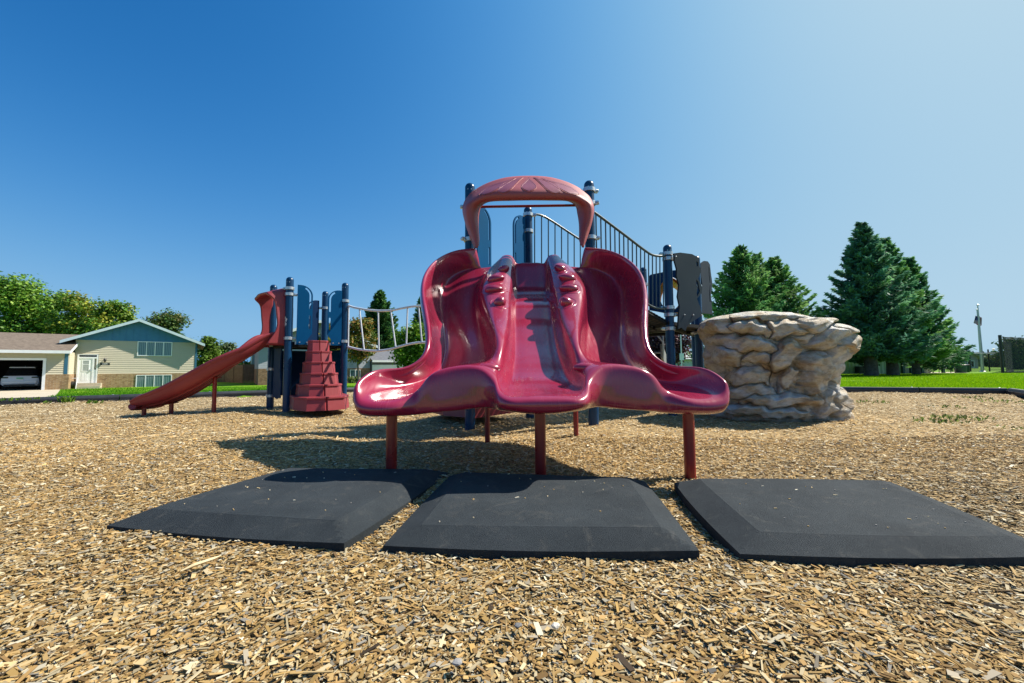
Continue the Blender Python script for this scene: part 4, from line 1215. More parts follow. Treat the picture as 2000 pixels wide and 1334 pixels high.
for i, c in enumerate(cn):
    t = (cn[min(i + 1, len(cn) - 1)] - cn[max(0, i - 1)]); t.z = 0; t.normalize()
    s_ = Vector((-t.y, t.x, 0))          # to the camera side when heading left
    w_, h_ = ww[i], hh[i]
    rows.append([np.array(c + s_ * (w_ * a) + Vector((0, 0, h_ * z))) for a, z in
                 ((1.13, .62), (1.17, .88), (1.10, 1.0), (1.03, .9), (.96, .4), (.80, .08), (.42, 0), (0, -.02), (-.42, 0), (-.80, .08), (-.96, .4), (-1.03, .9), (-1.10, 1.0), (-1.17, .88), (-1.13, .62))])
cf = catmull(catmull(np.array(rows), 5, 1), 8, 0)
a_, b2 = cf.shape[:2]
mb = MB(); mb.add(cf.reshape(-1, 3), [(i * b2 + j, i * b2 + j + 1, (i + 1) * b2 + j + 1, (i + 1) * b2 + j) for i in range(a_ - 1) for j in range(b2 - 1)])
ch = mb.build('slide_chute', M['faded'], cs, smooth=180)
md = ch.modifiers.new('shell', 'SOLIDIFY'); md.thickness = 0.035; md.offset = -1
# lip
e_ = cn[-1]
b_ = MB(); b_.tube([e_ + Vector((.03, -.29, 0.0)), e_ + Vector((0, -.25, -0.02)), e_ + Vector((-.02, -.12, -.03)), e_ + Vector((-.02, .12, -.03)), e_ + Vector((0, .25, -0.02)), e_ + Vector((.03, .29, 0.0))], 0.05, n=18)
b_.build('slide_lip', M['faded'], cs, smooth=60)
# moulded ribs under the trough
for off in (-0.16, 0.0, 0.16):
    pts = []
    for i, c in enumerate(cn[1:-1]):
        t = (cn[i + 2] - cn[i]); t.z = 0; t.normalize(); s_ = Vector((-t.y, t.x, 0))
        pts.append(c + s_ * off + Vector((0, 0, -0.035)))
    b_ = MB(); b_.tube(smooth_path(pts, 4), 0.022, n=8); b_.build('under_rib', M['faded'], cs, smooth=60)
# hooded entry: side wall, roof strip, side wall
e12 = (L2 - L1).normalized()
def hoodpt(s_, o, z): p = L1 + e12 * s_ + out * o; return np.array((p.x, p.y, z))
W = (L2 - L1).length
ztn, zmn = zat(553, 560, 7.2), 1.66
Hrows = []
for (o_top, o_mid, o_low, o_bot) in ((0.02, 0.02, 0.02, 0.02), (0.17, .10, .10, .16), (0.33, .20, .19, .30)):
    f_ = o_top / 0.33
    ztop = ztn - 0.13 * f_
    col = [hoodpt(0.03, o_bot * 1.15, 1.15), hoodpt(0.02, o_low, 1.45), hoodpt(0.02, o_mid, 1.72), hoodpt(0.04, o_mid + .3 * (o_top - o_mid), 1.95), hoodpt(0.08, o_top, ztop - 0.03), hoodpt(0.16, o_top, ztop + 0.0),
           hoodpt(W * .5, o_top + 0.03 * f_, ztop + 0.01),
           hoodpt(W - .16, o_top, ztop + 0.0), hoodpt(W - .08, o_top, ztop - 0.03), hoodpt(W - .04, o_mid + .3 * (o_top - o_mid), 1.95), hoodpt(W - .02, o_mid, 1.72), hoodpt(W - .02, o_low, 1.45), hoodpt(W - .03, o_bot * 1.15, 1.15)]
    Hrows.append(col)
hf2 = catmull(catmull(np.array(Hrows), 6, 1), 6, 0)
a_, b2 = hf2.shape[:2]
mb = MB(); mb.add(hf2.reshape(-1, 3), [(i * b2 + j, i * b2 + j + 1, (i + 1) * b2 + j + 1, (i + 1) * b2 + j) for i in range(a_ - 1) for j in range(b2 - 1)])
ho = mb.build('entry_hood', M['faded'], cs, smooth=180)
md = ho.modifiers.new('shell', 'SOLIDIFY'); md.thickness = 0.035; md.offset = 0
for px, d, zt in ((282, 6.75, 0.12), (335, 6.95, 0.18), (418, 6.95, 0.60)):
    p = P(px, 790, d)
    b_ = MB(); b_.tube([(p.x, p.y, -0.1), (p.x, p.y, zt)], 0.032, n=14); b_.build('leg', M['redsteel'], cs, smooth=40)
    b_ = MB(); b_.box((p.x, p.y, zt), (0.16, 0.1, 0.014), bev=0.003); b_.build('leg_bracket', M['redsteel'], cs)

# ------------------------------------------------------------------ wavy ladder between the towers
wl = thing('wavy_ladder', 'pale grey wavy tube ladder strung between the small tower and the tall tower', 'ladder climber', (-1.6, 7.0, 0))
wa, wb = Vector((L4.x + .1, L4.y - .02, 0)), Vector((0.1, 6.25, 0))
topp = [rail_pt(wa, wb, x, y) for x, y in ((681, 597), (690, 600), (705, 603), (725, 606), (745, 607), (765, 606), (785, 602), (805, 598.5), (825, 597.5), (845, 598), (870, 603), (900, 606), (935, 604), (965, 600))]
botp = [rail_pt(wa, wb, x, y) for x, y in ((679, 677), (690, 680), (705, 683), (725, 685), (740, 685), (760, 682.5), (780, 677), (800, 672), (820, 669), (840, 669), (868, 674), (900, 678), (935, 676), (965, 671))]
b_ = MB(); b_.tube(smooth_path(topp, 4), 0.0205, n=12); b_.build('top_rail', M['silver'], wl, smooth=40)
b_ = MB(); b_.tube(smooth_path(botp, 4), 0.0205, n=12); b_.build('bottom_rail', M['silver'], wl, smooth=40)
for (x0, y0, x1, y1) in ((681, 598, 680, 677), (702, 603, 711, 683), (738.5, 607, 740, 685), (763, 606, 773, 680), (796, 600, 793.5, 674), (817.5, 598, 824, 669), (850, 598.5, 846, 670), (880, 605, 885, 677)):
    b_ = MB(); b_.tube([rail_pt(wa, wb, x0, y0), rail_pt(wa, wb, x1, y1)], 0.0135, n=10); b_.build('rung', M['silver'], wl, smooth=40)

# ================================================================== CLIMBING BOULDER
# rings of the artificial rock: (z, x left, x right, y front, y back)
def bz(py, d): return zat(1500, py, d)
RK = [(-0.1, 2.94, 4.84, 5.35, 6.6), (0.05, 2.96, 4.82, 5.38, 6.6), (0.25, 3.04, 4.70, 5.44, 6.6), (0.45, 3.02, 4.68, 5.46, 6.6),
      (0.65, 3.06, 4.66, 5.45, 6.6), (0.85, 2.96, 4.71, 5.42, 6.6), (1.05, 2.96, 4.71, 5.38, 6.6), (1.20, 2.92, 4.71, 5.37, 6.6), (1.30, 2.90, 4.57, 5.39, 6.6), (1.40, 2.90, 4.33, 5.45, 6.55), (1.46, 2.96, 4.19, 5.6, 6.5), (1.49, 3.24, 3.99, 5.8, 6.4)]
NA, NZ = 680, 280
zs = np.linspace(RK[0][0], RK[-1][0], NZ)
RKa = np.array(RK)
rk = np.stack([np.interp(zs, RKa[:, 0], RKa[:, i]) for i in range(5)], -1)
for i in range(1, 5):
    for _ in range(6): rk[1:-1, i] = .5 * rk[1:-1, i] + .25 * (rk[:-2, i] + rk[2:, i])
th = np.linspace(0, 2 * PI, NA, endpoint=False)
ce, se = np.cos(th), np.sin(th)
pw = 0.62
sx_ = np.sign(ce) * np.abs(ce) ** pw; sy_ = np.sign(se) * np.abs(se) ** pw
cxr, cyr = (rk[:, 1] + rk[:, 2]) / 2, (rk[:, 3] + rk[:, 4]) / 2
hxr, hyr = (rk[:, 2] - rk[:, 1]) / 2, (rk[:, 4] - rk[:, 3]) / 2
X = cxr[:, None] + hxr[:, None] * sx_[None]; Y = cyr[:, None] + hyr[:, None] * sy_[None]; Z = np.repeat(zs[:, None], NA, 1)
# stones: cx, cy, half length, half height, tilt in photo pixels
ST = [(1398, 632, 32, 24, -4, .10), (1470, 640, 46, 17, 6, .07), (1535, 641, 42, 20, -4, .09), (1590, 634, 46, 16, -8, .12), (1500, 618, 120, 8, 2, .06),
      (1450, 672, 78, 17, 5, .09), (1418, 696, 34, 20, 8, .11), (1482, 699, 34, 12, 0, .06), (1534, 692, 20, 40, 32, .13), (1455, 733, 55, 21, 2, .10),
      (1545, 742, 20, 25, 10, .08), (1590, 727, 29, 46, -8, .15), (1625, 660, 50, 26, -10, .11), (1650, 655, 26, 44, 10, .10), (1628, 705, 26, 40, 25, .09), (1450, 765, 70, 13, -2, .08),
      (1525, 781, 90, 15, -2, .11), (1500, 805, 110, 12, 5, .13), (1615, 790, 26, 32, 0, .08), (1640, 780, 22, 36, -10, .07), (1565, 762, 26, 12, 10, .04), (1530, 760, 12, 16, 0, .03), (1575, 655, 40, 14, 5, .05)]
r = np.stack([X, Y, Z], -1) - np.array(CAM)
Ci = np.array(CROT.inverted())
q = r @ Ci.T
PXx = 1000 + F * q[..., 0] / -q[..., 2]; PYy = 667 - F * q[..., 1] / -q[..., 2]
H = np.zeros_like(X)
front = (Y < cyr[:, None] + 0.25) & (q[..., 2] < 0)
# warp the lookup so that no outline is a clean ellipse
wx = PXx + 3.2 * np.sin(PYy * .17 + 1) + 2.0 * np.sin(PXx * .11 + PYy * .07) + 1.2 * np.sin(PXx * .33)
wy = PYy + 2.4 * np.sin(PXx * .085 + 2) + 1.6 * np.sin(PXx * .21 + PYy * .13) + 1.0 * np.sin(PYy * .4 + PXx * .1)
H2_ = np.zeros_like(H); rst = np.random.RandomState(11)
for (cx, cy, hw, hh_, tl, am) in ST:
    a = R(tl); dx, dy = wx - cx, wy - cy
    u = (dx * math.cos(a) + dy * math.sin(a)) / hw; v = (-dx * math.sin(a) + dy * math.cos(a)) / hh_
    # each stone is a faceted block: a tilted top plane cut down by seven or so bevel planes
    base = 1.0 + rst.randn() * .16 * u + rst.randn() * .20 * v - .22 * v
    for k in range(9):
        a_k = 2 * PI * (k + .7 * (rst.rand() - .5)) / 9
        dd_ = (np.abs(math.cos(a_k)) ** 3.2 + np.abs(math.sin(a_k)) ** 3.2) ** (-1 / 3.2)
        c_k = dd_ * (0.86 + .16 * rst.rand()); s_k = 1.6 + 4.5 * rst.rand() ** 1.5
        base = np.minimum(base, (c_k - (u * math.cos(a_k) + v * math.sin(a_k)) / 1.0) * s_k)
    hgt = 1.35 * am * np.clip(base, 0, 1.4)
    H2_ = np.where(front, np.maximum(H2_, np.minimum(H, hgt)), H2_)
    H = np.where(front, np.maximum(H, hgt), H)
H = H - np.where(front & (H > 0), 0.075 * np.exp(-((H - H2_) / 0.016) ** 2), 0) - np.where(front & (H <= 0.002), 0.03, 0)
# other sides: ledges
led = 0.07 * np.abs(np.sin(Z * 9 + 1.5 * np.sin(th[None] * 3) + np.sin(th[None] * 7))) ** 0.5 + 0.04 * np.abs(np.sin(th[None] * 9 + 2 * np.sin(Z * 6))) ** .6
blend = np.clip((Y - (cyr[:, None] + 0.0)) / 0.3, 0, 1)
H = H * (1 - blend) + led * blend
for _ in range(1):
    H[1:-1] = .6 * H[1:-1] + .2 * (H[:-2] + H[2:])
# fine broken relief
H = H + 0.010 * (np.abs(np.sin(13 * X + 5 * Z + 2 * np.sin(9 * Z + 3 * X))) - .5) * np.abs(np.sin(7 * Z - 4 * X)) - 0.008 * np.exp(-(np.sin(5 * X + 11 * Z + 1.5 * np.sin(6 * X)) / .06) ** 2)
rs = np.random.RandomState(5)
for k in range(26):
    f1, f2, f3 = rs.randn(3) * (4 + k * 1.0); p_ = rs.rand() * 6
    H = H + (0.014 / (1 + k * 0.25)) * np.sin(f1 * X + f2 * Y + f3 * 1.5 * Z + p_)
nx = np.repeat(sx_[None] * 1.0, NZ, 0); ny = np.repeat(sy_[None], NZ, 0)
ln = np.sqrt(nx ** 2 + ny ** 2); nx, ny = nx / ln, ny / ln
fade = np.clip((zs - RK[0][0]) / 0.1, 0, 1)[:, None] * np.clip((RK[-1][0] + 0.02 - zs) / 0.12, 0.15, 1)[:, None]
Xf = X + nx * (H - 0.06) * fade; Yf = Y + ny * (H - 0.06) * fade
Zf = Z + 0.02 * np.sin(4 * X) * np.clip((Z - 1.2) * 4, 0, 1)
V = np.stack([Xf, Yf, Zf], -1).reshape(-1, 3)
V = np.concatenate([V, [[cxr[-1], cyr[-1], RK[-1][0] + 0.02]]])
ii, jj = np.meshgrid(np.arange(NZ - 1), np.arange(NA), indexing='ij')
a0 = (ii * NA + jj).ravel(); a1 = (ii * NA + (jj + 1) % NA).ravel()
Fq = np.stack([a0, a1, a1 + NA, a0 + NA], -1)
# rock material: grey, tan and rust stains that do not follow the relief
m, nt, b = base_mat('artificial_rock')
tc = N(nt, 'ShaderNodeTexCoord')
n1 = N(nt, 'ShaderNodeTexNoise', Scale=3.2, Detail=6.0, Roughness=0.6, Distortion=0.6); n2 = N(nt, 'ShaderNodeTexNoise', Scale=11.0, Detail=8.0, Roughness=0.7); n3 = N(nt, 'ShaderNodeTexNoise', Scale=60.0, Detail=6.0, Roughness=0.7)
mp = N(nt, 'ShaderNodeMapping'); mp.inputs['Scale'].default_value = (1, 1, 1.7)
L(nt, tc.outputs['Object'], mp.inputs['Vector'])
for n_ in (n1, n2, n3): L(nt, mp.outputs[0], n_.inputs['Vector'])
cr = N(nt, 'ShaderNodeValToRGB'); e = cr.color_ramp.elements
e[0].position = 0.32; e[0].color = (0.42, 0.28, 0.15, 1); e[1].position = 0.62; e[1].color = (0.64, 0.62, 0.58, 1)
x_ = e.new(0.43); x_.color = (0.54, 0.45, 0.32, 1); x_ = e.new(0.52); x_.color = (0.60, 0.56, 0.48, 1)
L(nt, n1.outputs[0], cr.inputs[0])
c2 = N(nt, 'ShaderNodeValToRGB'); c2.color_ramp.elements[0].position = 0.34; c2.color_ramp.elements[1].position = 0.56
c2.color_ramp.elements[0].color = (0.55, 0.5, 0.45, 1); c2.color_ramp.elements[1].color = (1, 1, 1, 1)
L(nt, n2.outputs[0], c2.inputs[0])
mx = N(nt, 'ShaderNodeMixRGB', blend_type='MULTIPLY'); mx.inputs[0].default_value = 0.85
L(nt, cr.outputs[0], mx.inputs[1]); L(nt, c2.outputs[0], mx.inputs[2]); L(nt, mx.outputs[0], b.inputs['Base Color'])
b.inputs['Roughness'].default_value = 0.6; b.inputs['Specular IOR Level'].default_value = 0.4
ad = N(nt, 'ShaderNodeMath', operation='ADD'); L(nt, n2.outputs[0], ad.inputs[0]); L(nt, n3.outputs[0], ad.inputs[1])
bp = N(nt, 'ShaderNodeBump', Strength=0.9, Distance=0.025); L(nt, ad.outputs[0], bp.inputs['Height']); L(nt, bp.outputs[0], b.inputs['Normal'])
M['rock'] = m
me_tris = np.array([[(NZ - 1) * NA + j, (NZ - 1) * NA + (j + 1) % NA, NZ * NA, NZ * NA] for j in range(NA)])
mb = MB(); mb.add(V.tolist(), Fq.tolist() + [(int(t[0]), int(t[1]), int(t[2])) for t in me_tris])
mb.build('climbing_boulder', M['rock'], smooth=180, label='tan and grey artificial climbing boulder made of stacked rock shapes', cat='climbing boulder')

# ================================================================== TREES
M['leaf'] = vcol_mat('tree_leaf', rough=0.55, trans=0.3, spec=0.35)
M['needle'] = vcol_mat('spruce_needle', rough=0.65, trans=0.35, spec=0.2)
M['bark'] = pmat('grey_brown_bark', (0.09, 0.065, 0.05), (0.16, 0.13, 0.11), 5, rough=0.95, bump=0.8, bscale=18, bdist=0.03)

def quads_from(cent, e1, e2, s1, s2):
    a = cent - e1 * s1 - e2 * s2 * .35; b = cent + e1 * s1 * .2 - e2 * s2; c = cent + e1 * s1 + e2 * s2 * .2; d = cent - e1 * s1 * .1 + e2 * s2
    return np.stack([a, b, c, d], 1).reshape(-1, 3)

def rand_unit(rg, n):
    v = rg.randn(n, 3); return v / np.linalg.norm(v, axis=1)[:, None]

def broadleaf(name, label, x, y, h, wd, cols, seed, n=9000, leaf=0.2, base=None, crown_lo=0.25, group=None, trunk_r=0.16, lobes=22, squash=1.0):
    rg = np.random.RandomState(seed)
    z0 = gz(x, y) if base is None else base
    root = thing(name, label, 'tree', (x, y, z0), 0, group=group)
    ch = h * (1 - crown_lo); cz = z0 + h * crown_lo + ch * 0.5
    # lobes spread through the crown
    cen, rad = [], []
    for k in range(lobes):
        u = rg.rand() * 2 - 1
        a = rg.rand() * 2 * PI; rr = math.sqrt(rg.rand()) * math.sqrt(max(0, 1 - u * u)) * (1.0 if u > -.4 else .8)
        r_ = wd * (0.16 + 0.12 * rg.rand())
        cen.append((x + (wd / 2 - r_ * .6) * rr * math.cos(a), y + (wd / 2 - r_ * .6) * rr * math.sin(a), cz + (ch / 2 - r_ * .55) * u)); rad.append(r_)
    cen = np.array(cen); rad = np.array(rad)
    w_ = rad ** 2; pick = rg.choice(lobes, n, p=w_ / w_.sum())
    dirs = rand_unit(rg, n); dirs[:, 2] += 0.15
    # sprays: leaves gather on twigs that poke out of each lobe
    nt_ = 26
    tw = rand_unit(rg, lobes * nt_).reshape(lobes, nt_, 3)
    ti = rg.randint(nt_, size=n)
    td = tw[pick, ti]
    rr = rad[pick] * (0.45 + 0.75 * rg.rand(n) ** 0.6)
    p = cen[pick] + (td * 0.78 + dirs * 0.42) * rr[:, None] * np.array((1, 1, .85 * squash))
    nrm = dirs * 0.7 + np.array((0, 0, 0.6)) + rg.randn(n, 3) * .5; nrm /= np.linalg.norm(nrm, axis=1)[:, None]
    e1 = np.cross(nrm, rand_unit(rg, n)); e1 /= np.linalg.norm(e1, axis=1)[:, None]; e2 = np.cross(nrm, e1)
    s_ = leaf * (0.55 + 0.8 * rg.rand(n))
    V = quads_from(p, e1, e2, (s_ * .62)[:, None], (s_ * .42)[:, None])
    cols = np.array(cols)
    lc = rg.randint(len(cols), size=lobes * nt_).reshape(lobes, nt_)
    cc = cols[lc[pick, ti]] * (0.65 + 0.65 * rg.rand(n))[:, None]
    raw_mesh('crown', V, np.arange(4 * n).reshape(-1, 4), M['leaf'], parent=root, colors=np.repeat(cc, 4, 0))
    mb = MB()
    top = z0 + h * crown_lo + ch * .45
    mb.tube([(x, y, z0 - .2), (x + .05, y, z0 + .3), (x - .04, y, z0 + h * crown_lo), (x, y, top)], [trunk_r * 1.35, trunk_r, trunk_r * .85, trunk_r * .35], n=10)
    for k in range(0, lobes, 2):
        c = cen[k]; q = Vector((x, y, z0 + h * crown_lo * (0.85 + .4 * rg.rand())))
        mb.tube([q, q.lerp(Vector(c), .5) + Vector((0, 0, .15)), Vector(c)], [trunk_r * .5, trunk_r * .3, trunk_r * .1], n=6)
    mb.build('trunk', M['bark'], root, smooth=60)
    return root

def spruce(name, label, x, y, h, wd, cols, seed, n_br=150, per=170, lo=0.12, group=None, trunk_r=0.26, base=None, up=0.25, size=0.16, extra=()):
    rg = np.random.RandomState(seed)
    z0 = gz(x, y) if base is None else base
    root = thing(name, label, 'tree', (x, y, z0), 0, group=group)
    P_, C_a, E1, S_ = [], [], [], []
    cols = np.array(cols)
    mb = MB()
    mb.tube([(x, y, z0 - .2), (x, y, z0 + h * .4), (x, y, z0 + h * .97)], [trunk_r * 1.15, trunk_r * .75, 0.02], n=12)
    brs = []
    for k in range(n_br):
        f_ = (k + rg.rand()) / n_br
        zz = lo + (0.985 - lo) * f_ ** 1.05
        Lb = wd / 2 * (1 - zz) ** 0.82 / (1 - lo) ** 0.82 * (0.72 + 0.42 * rg.rand())
        if zz < lo + .1: Lb *= 0.8 + .2 * rg.rand()
        brs.append((zz * h, k * 2.39996 + rg.rand() * .6, max(0.25, Lb)))
    brs += [(e0_[0] * h, e0_[1], e0_[2]) for e0_ in extra]
    for (zz, az, Lb) in brs:
        m_ = int(per * (0.35 + Lb / (wd / 2)))
        t = rg.rand(m_) ** 0.75
        # drooping then upturned boughs; side twigs widen towards the middle
        droop = -0.22 * np.sin(t * PI * .9) * Lb + up * t ** 2 * Lb * (0.7 + .3 * zz / h)
        side = rg.randn(m_) * 0.16 * Lb * np.sin(np.clip(t * 1.05, 0, 1) * PI * .8 + .35) + rg.randn(m_) * .05
        hang = -np.abs(rg.randn(m_)) * 0.10 * (0.4 + .8 * Lb / 2.5)
        r_ = t * Lb
        px = x + r_ * math.cos(az) - side * math.sin(az); py = y + r_ * math.sin(az) + side * math.cos(az); pz = z0 + zz + droop + hang * (1 - .5 * t) + rg.randn(m_) * .04
        P_.append(np.stack([px, py, pz], -1))
        e = np.stack([np.cos(az) + rg.randn(m_) * .55, np.sin(az) + rg.randn(m_) * .55, .15 + rg.randn(m_) * .45], -1)
        E1.append(e / np.linalg.norm(e, axis=1)[:, None])
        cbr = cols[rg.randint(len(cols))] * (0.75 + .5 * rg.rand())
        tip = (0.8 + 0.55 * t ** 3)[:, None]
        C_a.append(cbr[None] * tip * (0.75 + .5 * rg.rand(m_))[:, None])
        S_.append(size * (0.7 + .7 * rg.rand(m_)))
        mb.tube([(x, y, z0 + zz), (x + .5 * Lb * math.cos(az), y + .5 * Lb * math.sin(az), z0 + zz - .2 * Lb), (x + .85 * Lb * math.cos(az), y + .85 * Lb * math.sin(az), z0 + zz - .07 * Lb)], [0.035, 0.02, 0.006], n=5)
    p = np.concatenate(P_); e1 = np.concatenate(E1); s_ = np.concatenate(S_); cc = np.concatenate(C_a); n = len(p)
    e2 = np.cross(e1, rand_unit(rg, n)); e2 /= np.linalg.norm(e2, axis=1)[:, None]
    V = quads_from(p, e1, e2, s_[:, None], (s_ * .30)[:, None])
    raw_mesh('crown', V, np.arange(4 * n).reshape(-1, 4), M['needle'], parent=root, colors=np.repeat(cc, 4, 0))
    mb.build('trunk', M['bark'], root, smooth=60)
    return root

GREEN = [(0.131, 0.278, 0.026), (0.086, 0.209, 0.02), (0.174, 0.33, 0.035), (0.061, 0.157, 0.02), (0.227, 0.348, 0.035)]
YGREEN = [(0.218, 0.319, 0.025), (0.151, 0.252, 0.024), (0.319, 0.336, 0.034), (0.101, 0.202, 0.02), (0.296, 0.29, 0.05)]
DGREEN = [(0.053, 0.128, 0.021), (0.075, 0.164, 0.022), (0.038, 0.098, 0.018), (0.105, 0.179, 0.03), (0.149, 0.149, 0.045)]
SPR = [(0.076, 0.188, 0.118), (0.108, 0.242, 0.133), (0.064, 0.152, 0.104), (0.153, 0.287, 0.147)]
SPRG = [(0.101, 0.233, 0.075), (0.151, 0.299, 0.082), (0.07, 0.183, 0.075), (0.182, 0.316, 0.102)]

def at_px(px, d): return P(px, 700, d).x
def tree_h(px, py, d):
    x = at_px(px, d); return P(px, py, d).z - gz(x, d)
def bl(px, top, d, wpx, label, cols, seed, **kw):
    broadleaf(kw.pop('name', 'maple_tree'), label, at_px(px, d), d, tree_h(px, top, d), wpx * d / F, cols, seed, **kw)
# behind the left house
bl(25, 545, 52, 150, 'big green maple rising behind the garage roof at the left photo edge', GREEN, 1, n=24000, leaf=.28, lobes=34, crown_lo=.1, group='leafy trees behind the left house')
bl(-70, 560, 54, 130, 'green tree mostly outside the left photo edge behind the garage', GREEN, 2, n=8000, leaf=.26, crown_lo=.1, group='leafy trees behind the left house')
bl(100, 572, 55, 85, 'green tree between the big maple and the olive trees behind the garage', GREEN, 3, n=15000, leaf=.28, crown_lo=.1, group='leafy trees behind the left house')
bl(150, 574, 53, 84, 'olive green tree with reddish tips above the junction of the two roofs', YGREEN, 4, n=16000, leaf=.27, crown_lo=.1, lobes=26, group='leafy trees behind the left house')
bl(215, 590, 53, 92, 'olive green tree left of the gable peak', YGREEN[:4] + GREEN[:2], 5, n=16000, leaf=.27, crown_lo=.1, lobes=26, group='leafy trees behind the left house')
bl(328, 604, 50, 95, 'dark green tree showing above the right slope of the gable', DGREEN, 6, n=12000, leaf=.24, crown_lo=.1, lobes=26, group='leafy trees behind the left house')
bl(408, 658, 47, 52, 'bright green small tree just right of the gable house', [(0.12, 0.22, 0.02), (0.09, 0.18, 0.02), (0.16, 0.24, 0.03)], 7, n=7000, leaf=.2, crown_lo=.1, name='small_tree', group='leafy trees right of the left house')
bl(437, 664, 50, 50, 'grey green small tree above the wooden fence', [(0.10, 0.15, 0.05), (0.07, 0.12, 0.04), (0.13, 0.18, 0.07)], 8, n=7000, leaf=.2, crown_lo=.1, name='small_tree', group='leafy trees right of the left house')
bl(482, 705, 52, 40, 'low dark shrub tree behind the wooden fence', DGREEN, 18, n=3000, leaf=.2, crown_lo=.05, name='small_tree', group='leafy trees right of the left house')
# around the grey house
bl(700, 624, 30, 74, 'young tree turning yellow and orange beside the small tower', [(0.22, 0.19, 0.02), (0.15, 0.17, 0.02), (0.28, 0.17, 0.03), (0.09, 0.13, 0.02), (0.33, 0.16, 0.04)], 9, n=5200, leaf=.15, crown_lo=.36, lobes=24, name='young_tree', trunk_r=.07, group='leafy trees around the grey house')
bl(650, 632, 34, 60, 'yellow green tree seen between the panels of the small tower', [(0.2, 0.2, 0.02), (0.13, 0.17, 0.02), (0.26, 0.2, 0.03)], 10, n=6000, leaf=.17, crown_lo=.25, lobes=20, name='young_tree', trunk_r=.08, group='leafy trees around the grey house')
bl(815, 634, 33, 100, 'round bright green tree in front of the grey garage', [(0.16, 0.29, 0.015), (0.12, 0.23, 0.015), (0.2, 0.32, 0.025), (0.07, 0.16, 0.012)], 11, n=16000, leaf=.17, crown_lo=.16, lobes=30, name='round_tree', trunk_r=.1, group='leafy trees around the grey house')
bl(870, 640, 36, 90, 'green tree half hidden behind the left wall of the triple slide', GREEN, 12, n=6000, leaf=.18, crown_lo=.2, name='round_tree', group='leafy trees around the grey house')
spruce('pointed_tree', 'tall pointed green tree behind the wavy ladder', at_px(741, 62), 62, tree_h(741, 566, 62), 118 * 62 / F, [(0.05, 0.13, 0.03), (0.07, 0.16, 0.035), (0.035, 0.10, 0.03)], 13, n_br=190, per=120, size=.34, group='tall trees behind the grey house', up=.5)
spruce('spruce_tree', 'dark conifer behind the right end of the wavy ladder', at_px(822, 60), 60, tree_h(822, 578, 60), 80 * 60 / F, SPRG, 14, n_br=110, per=90, size=.3, group='tall trees behind the grey house')
bl(1308, 638, 24, 92, 'purple leaved tree seen under the lower deck', [(0.085, 0.025, 0.04), (0.06, 0.02, 0.032), (0.12, 0.04, 0.055), (0.04, 0.016, 0.025)], 15, n=12000, leaf=.11, crown_lo=.3, lobes=30, name='purple_tree', trunk_r=.08)
bl(1400, 668, 34, 60, 'green bush behind the navy post left of the boulder', [(0.03, 0.09, 0.03), (0.04, 0.10, 0.04), (0.06, 0.13, 0.04)], 16, n=5000, leaf=.16, crown_lo=.02, name='bush')
# spruces on the right
spruce('spruce_tree', 'blue green spruce rising behind the left half of the boulder', at_px(1455, 30), 30, tree_h(1455, 478, 30), 255 * 30 / F, SPRG, 21, n_br=220, per=150, size=.17, group='spruces beyond the right border')
spruce('spruce_tree', 'lower green spruce with broad right boughs above the boulder', at_px(1520, 31), 31, tree_h(1520, 500, 31), 225 * 31 / F, SPRG, 22, n_br=210, per=150, size=.17, group='spruces beyond the right border')
spruce('spruce_tree', 'spruce filling the gap between the two peaks above the boulder', at_px(1488, 33), 33, tree_h(1487, 492, 33), 190 * 33 / F, SPRG, 27, n_br=150, per=130, size=.17, group='spruces beyond the right border')
spruce('spruce_tree', 'tallest dark spruce standing over the right end of the boulder', at_px(1700, 28.5), 28.5, tree_h(1688, 432, 28.5), 205 * 28.5 / F, SPR, 23, n_br=230, per=190, size=.17, lo=.165, group='spruces beyond the right border', trunk_r=.36)
spruce('spruce_tree', 'blue green spruce with a dark trunk in the middle of the spruce group', at_px(1742, 29.5), 29.5, tree_h(1736, 462, 29.5), 190 * 29.5 / F, SPR[:2] + SPRG[:2], 24, n_br=210, per=180, size=.17, lo=.165, group='spruces beyond the right border', trunk_r=.33)
spruce('spruce_tree', 'right hand spruce with one long low bough pointing at the flagpoles', at_px(1788, 32), 32, tree_h(1778, 500, 32), 150 * 32 / F, SPRG[:3] + SPR[:1], 25, n_br=190, per=170, size=.17, lo=.165, group='spruces beyond the right border', trunk_r=.24,
       extra=[(0.16, 0.15, 4.4), (0.19, 0.0, 4.1), (0.14, -0.1, 3.8), (0.155, 0.3, 3.9), (.2, -.25, 3.6)])
spruce('spruce_tree', 'small far spruce peeking over the boulder between the two spruce groups', at_px(1605, 70), 70, tree_h(1605, 603, 70), 45 * 70 / F, SPRG, 26, n_br=60, per=60, size=.3, group='spruces beyond the right border')
# far right
for k, (px, top, d, wpx, lb) in enumerate([(1985, 662, 62, 70, 'dark broad tree behind the batting cage net'), (2030, 655, 64, 70, 'dark tree behind the batting cage, cut by the photo edge'),
                                            (1945, 694, 120, 26, 'far tree between the fence posts left of the batting cage'), (1932, 700, 130, 22, 'far tree beside the flagpole base'), (1958, 702, 125, 18, 'far tree just left of the batting cage post'),
                                            (1395, 700, 110, 26, 'far green tree beside the pale bungalow'), (2060, 690, 120, 60, 'far tree outside the right photo edge')]):
    bl(px, top, d, wpx, lb, DGREEN if k < 2 else [(0.05, 0.1, 0.03), (0.07, 0.13, 0.04)], 40 + k, n=6000 if k < 2 else 2000, leaf=.3 if k < 2 else .5, crown_lo=.05, name='far_tree', group='trees beyond the ball field')

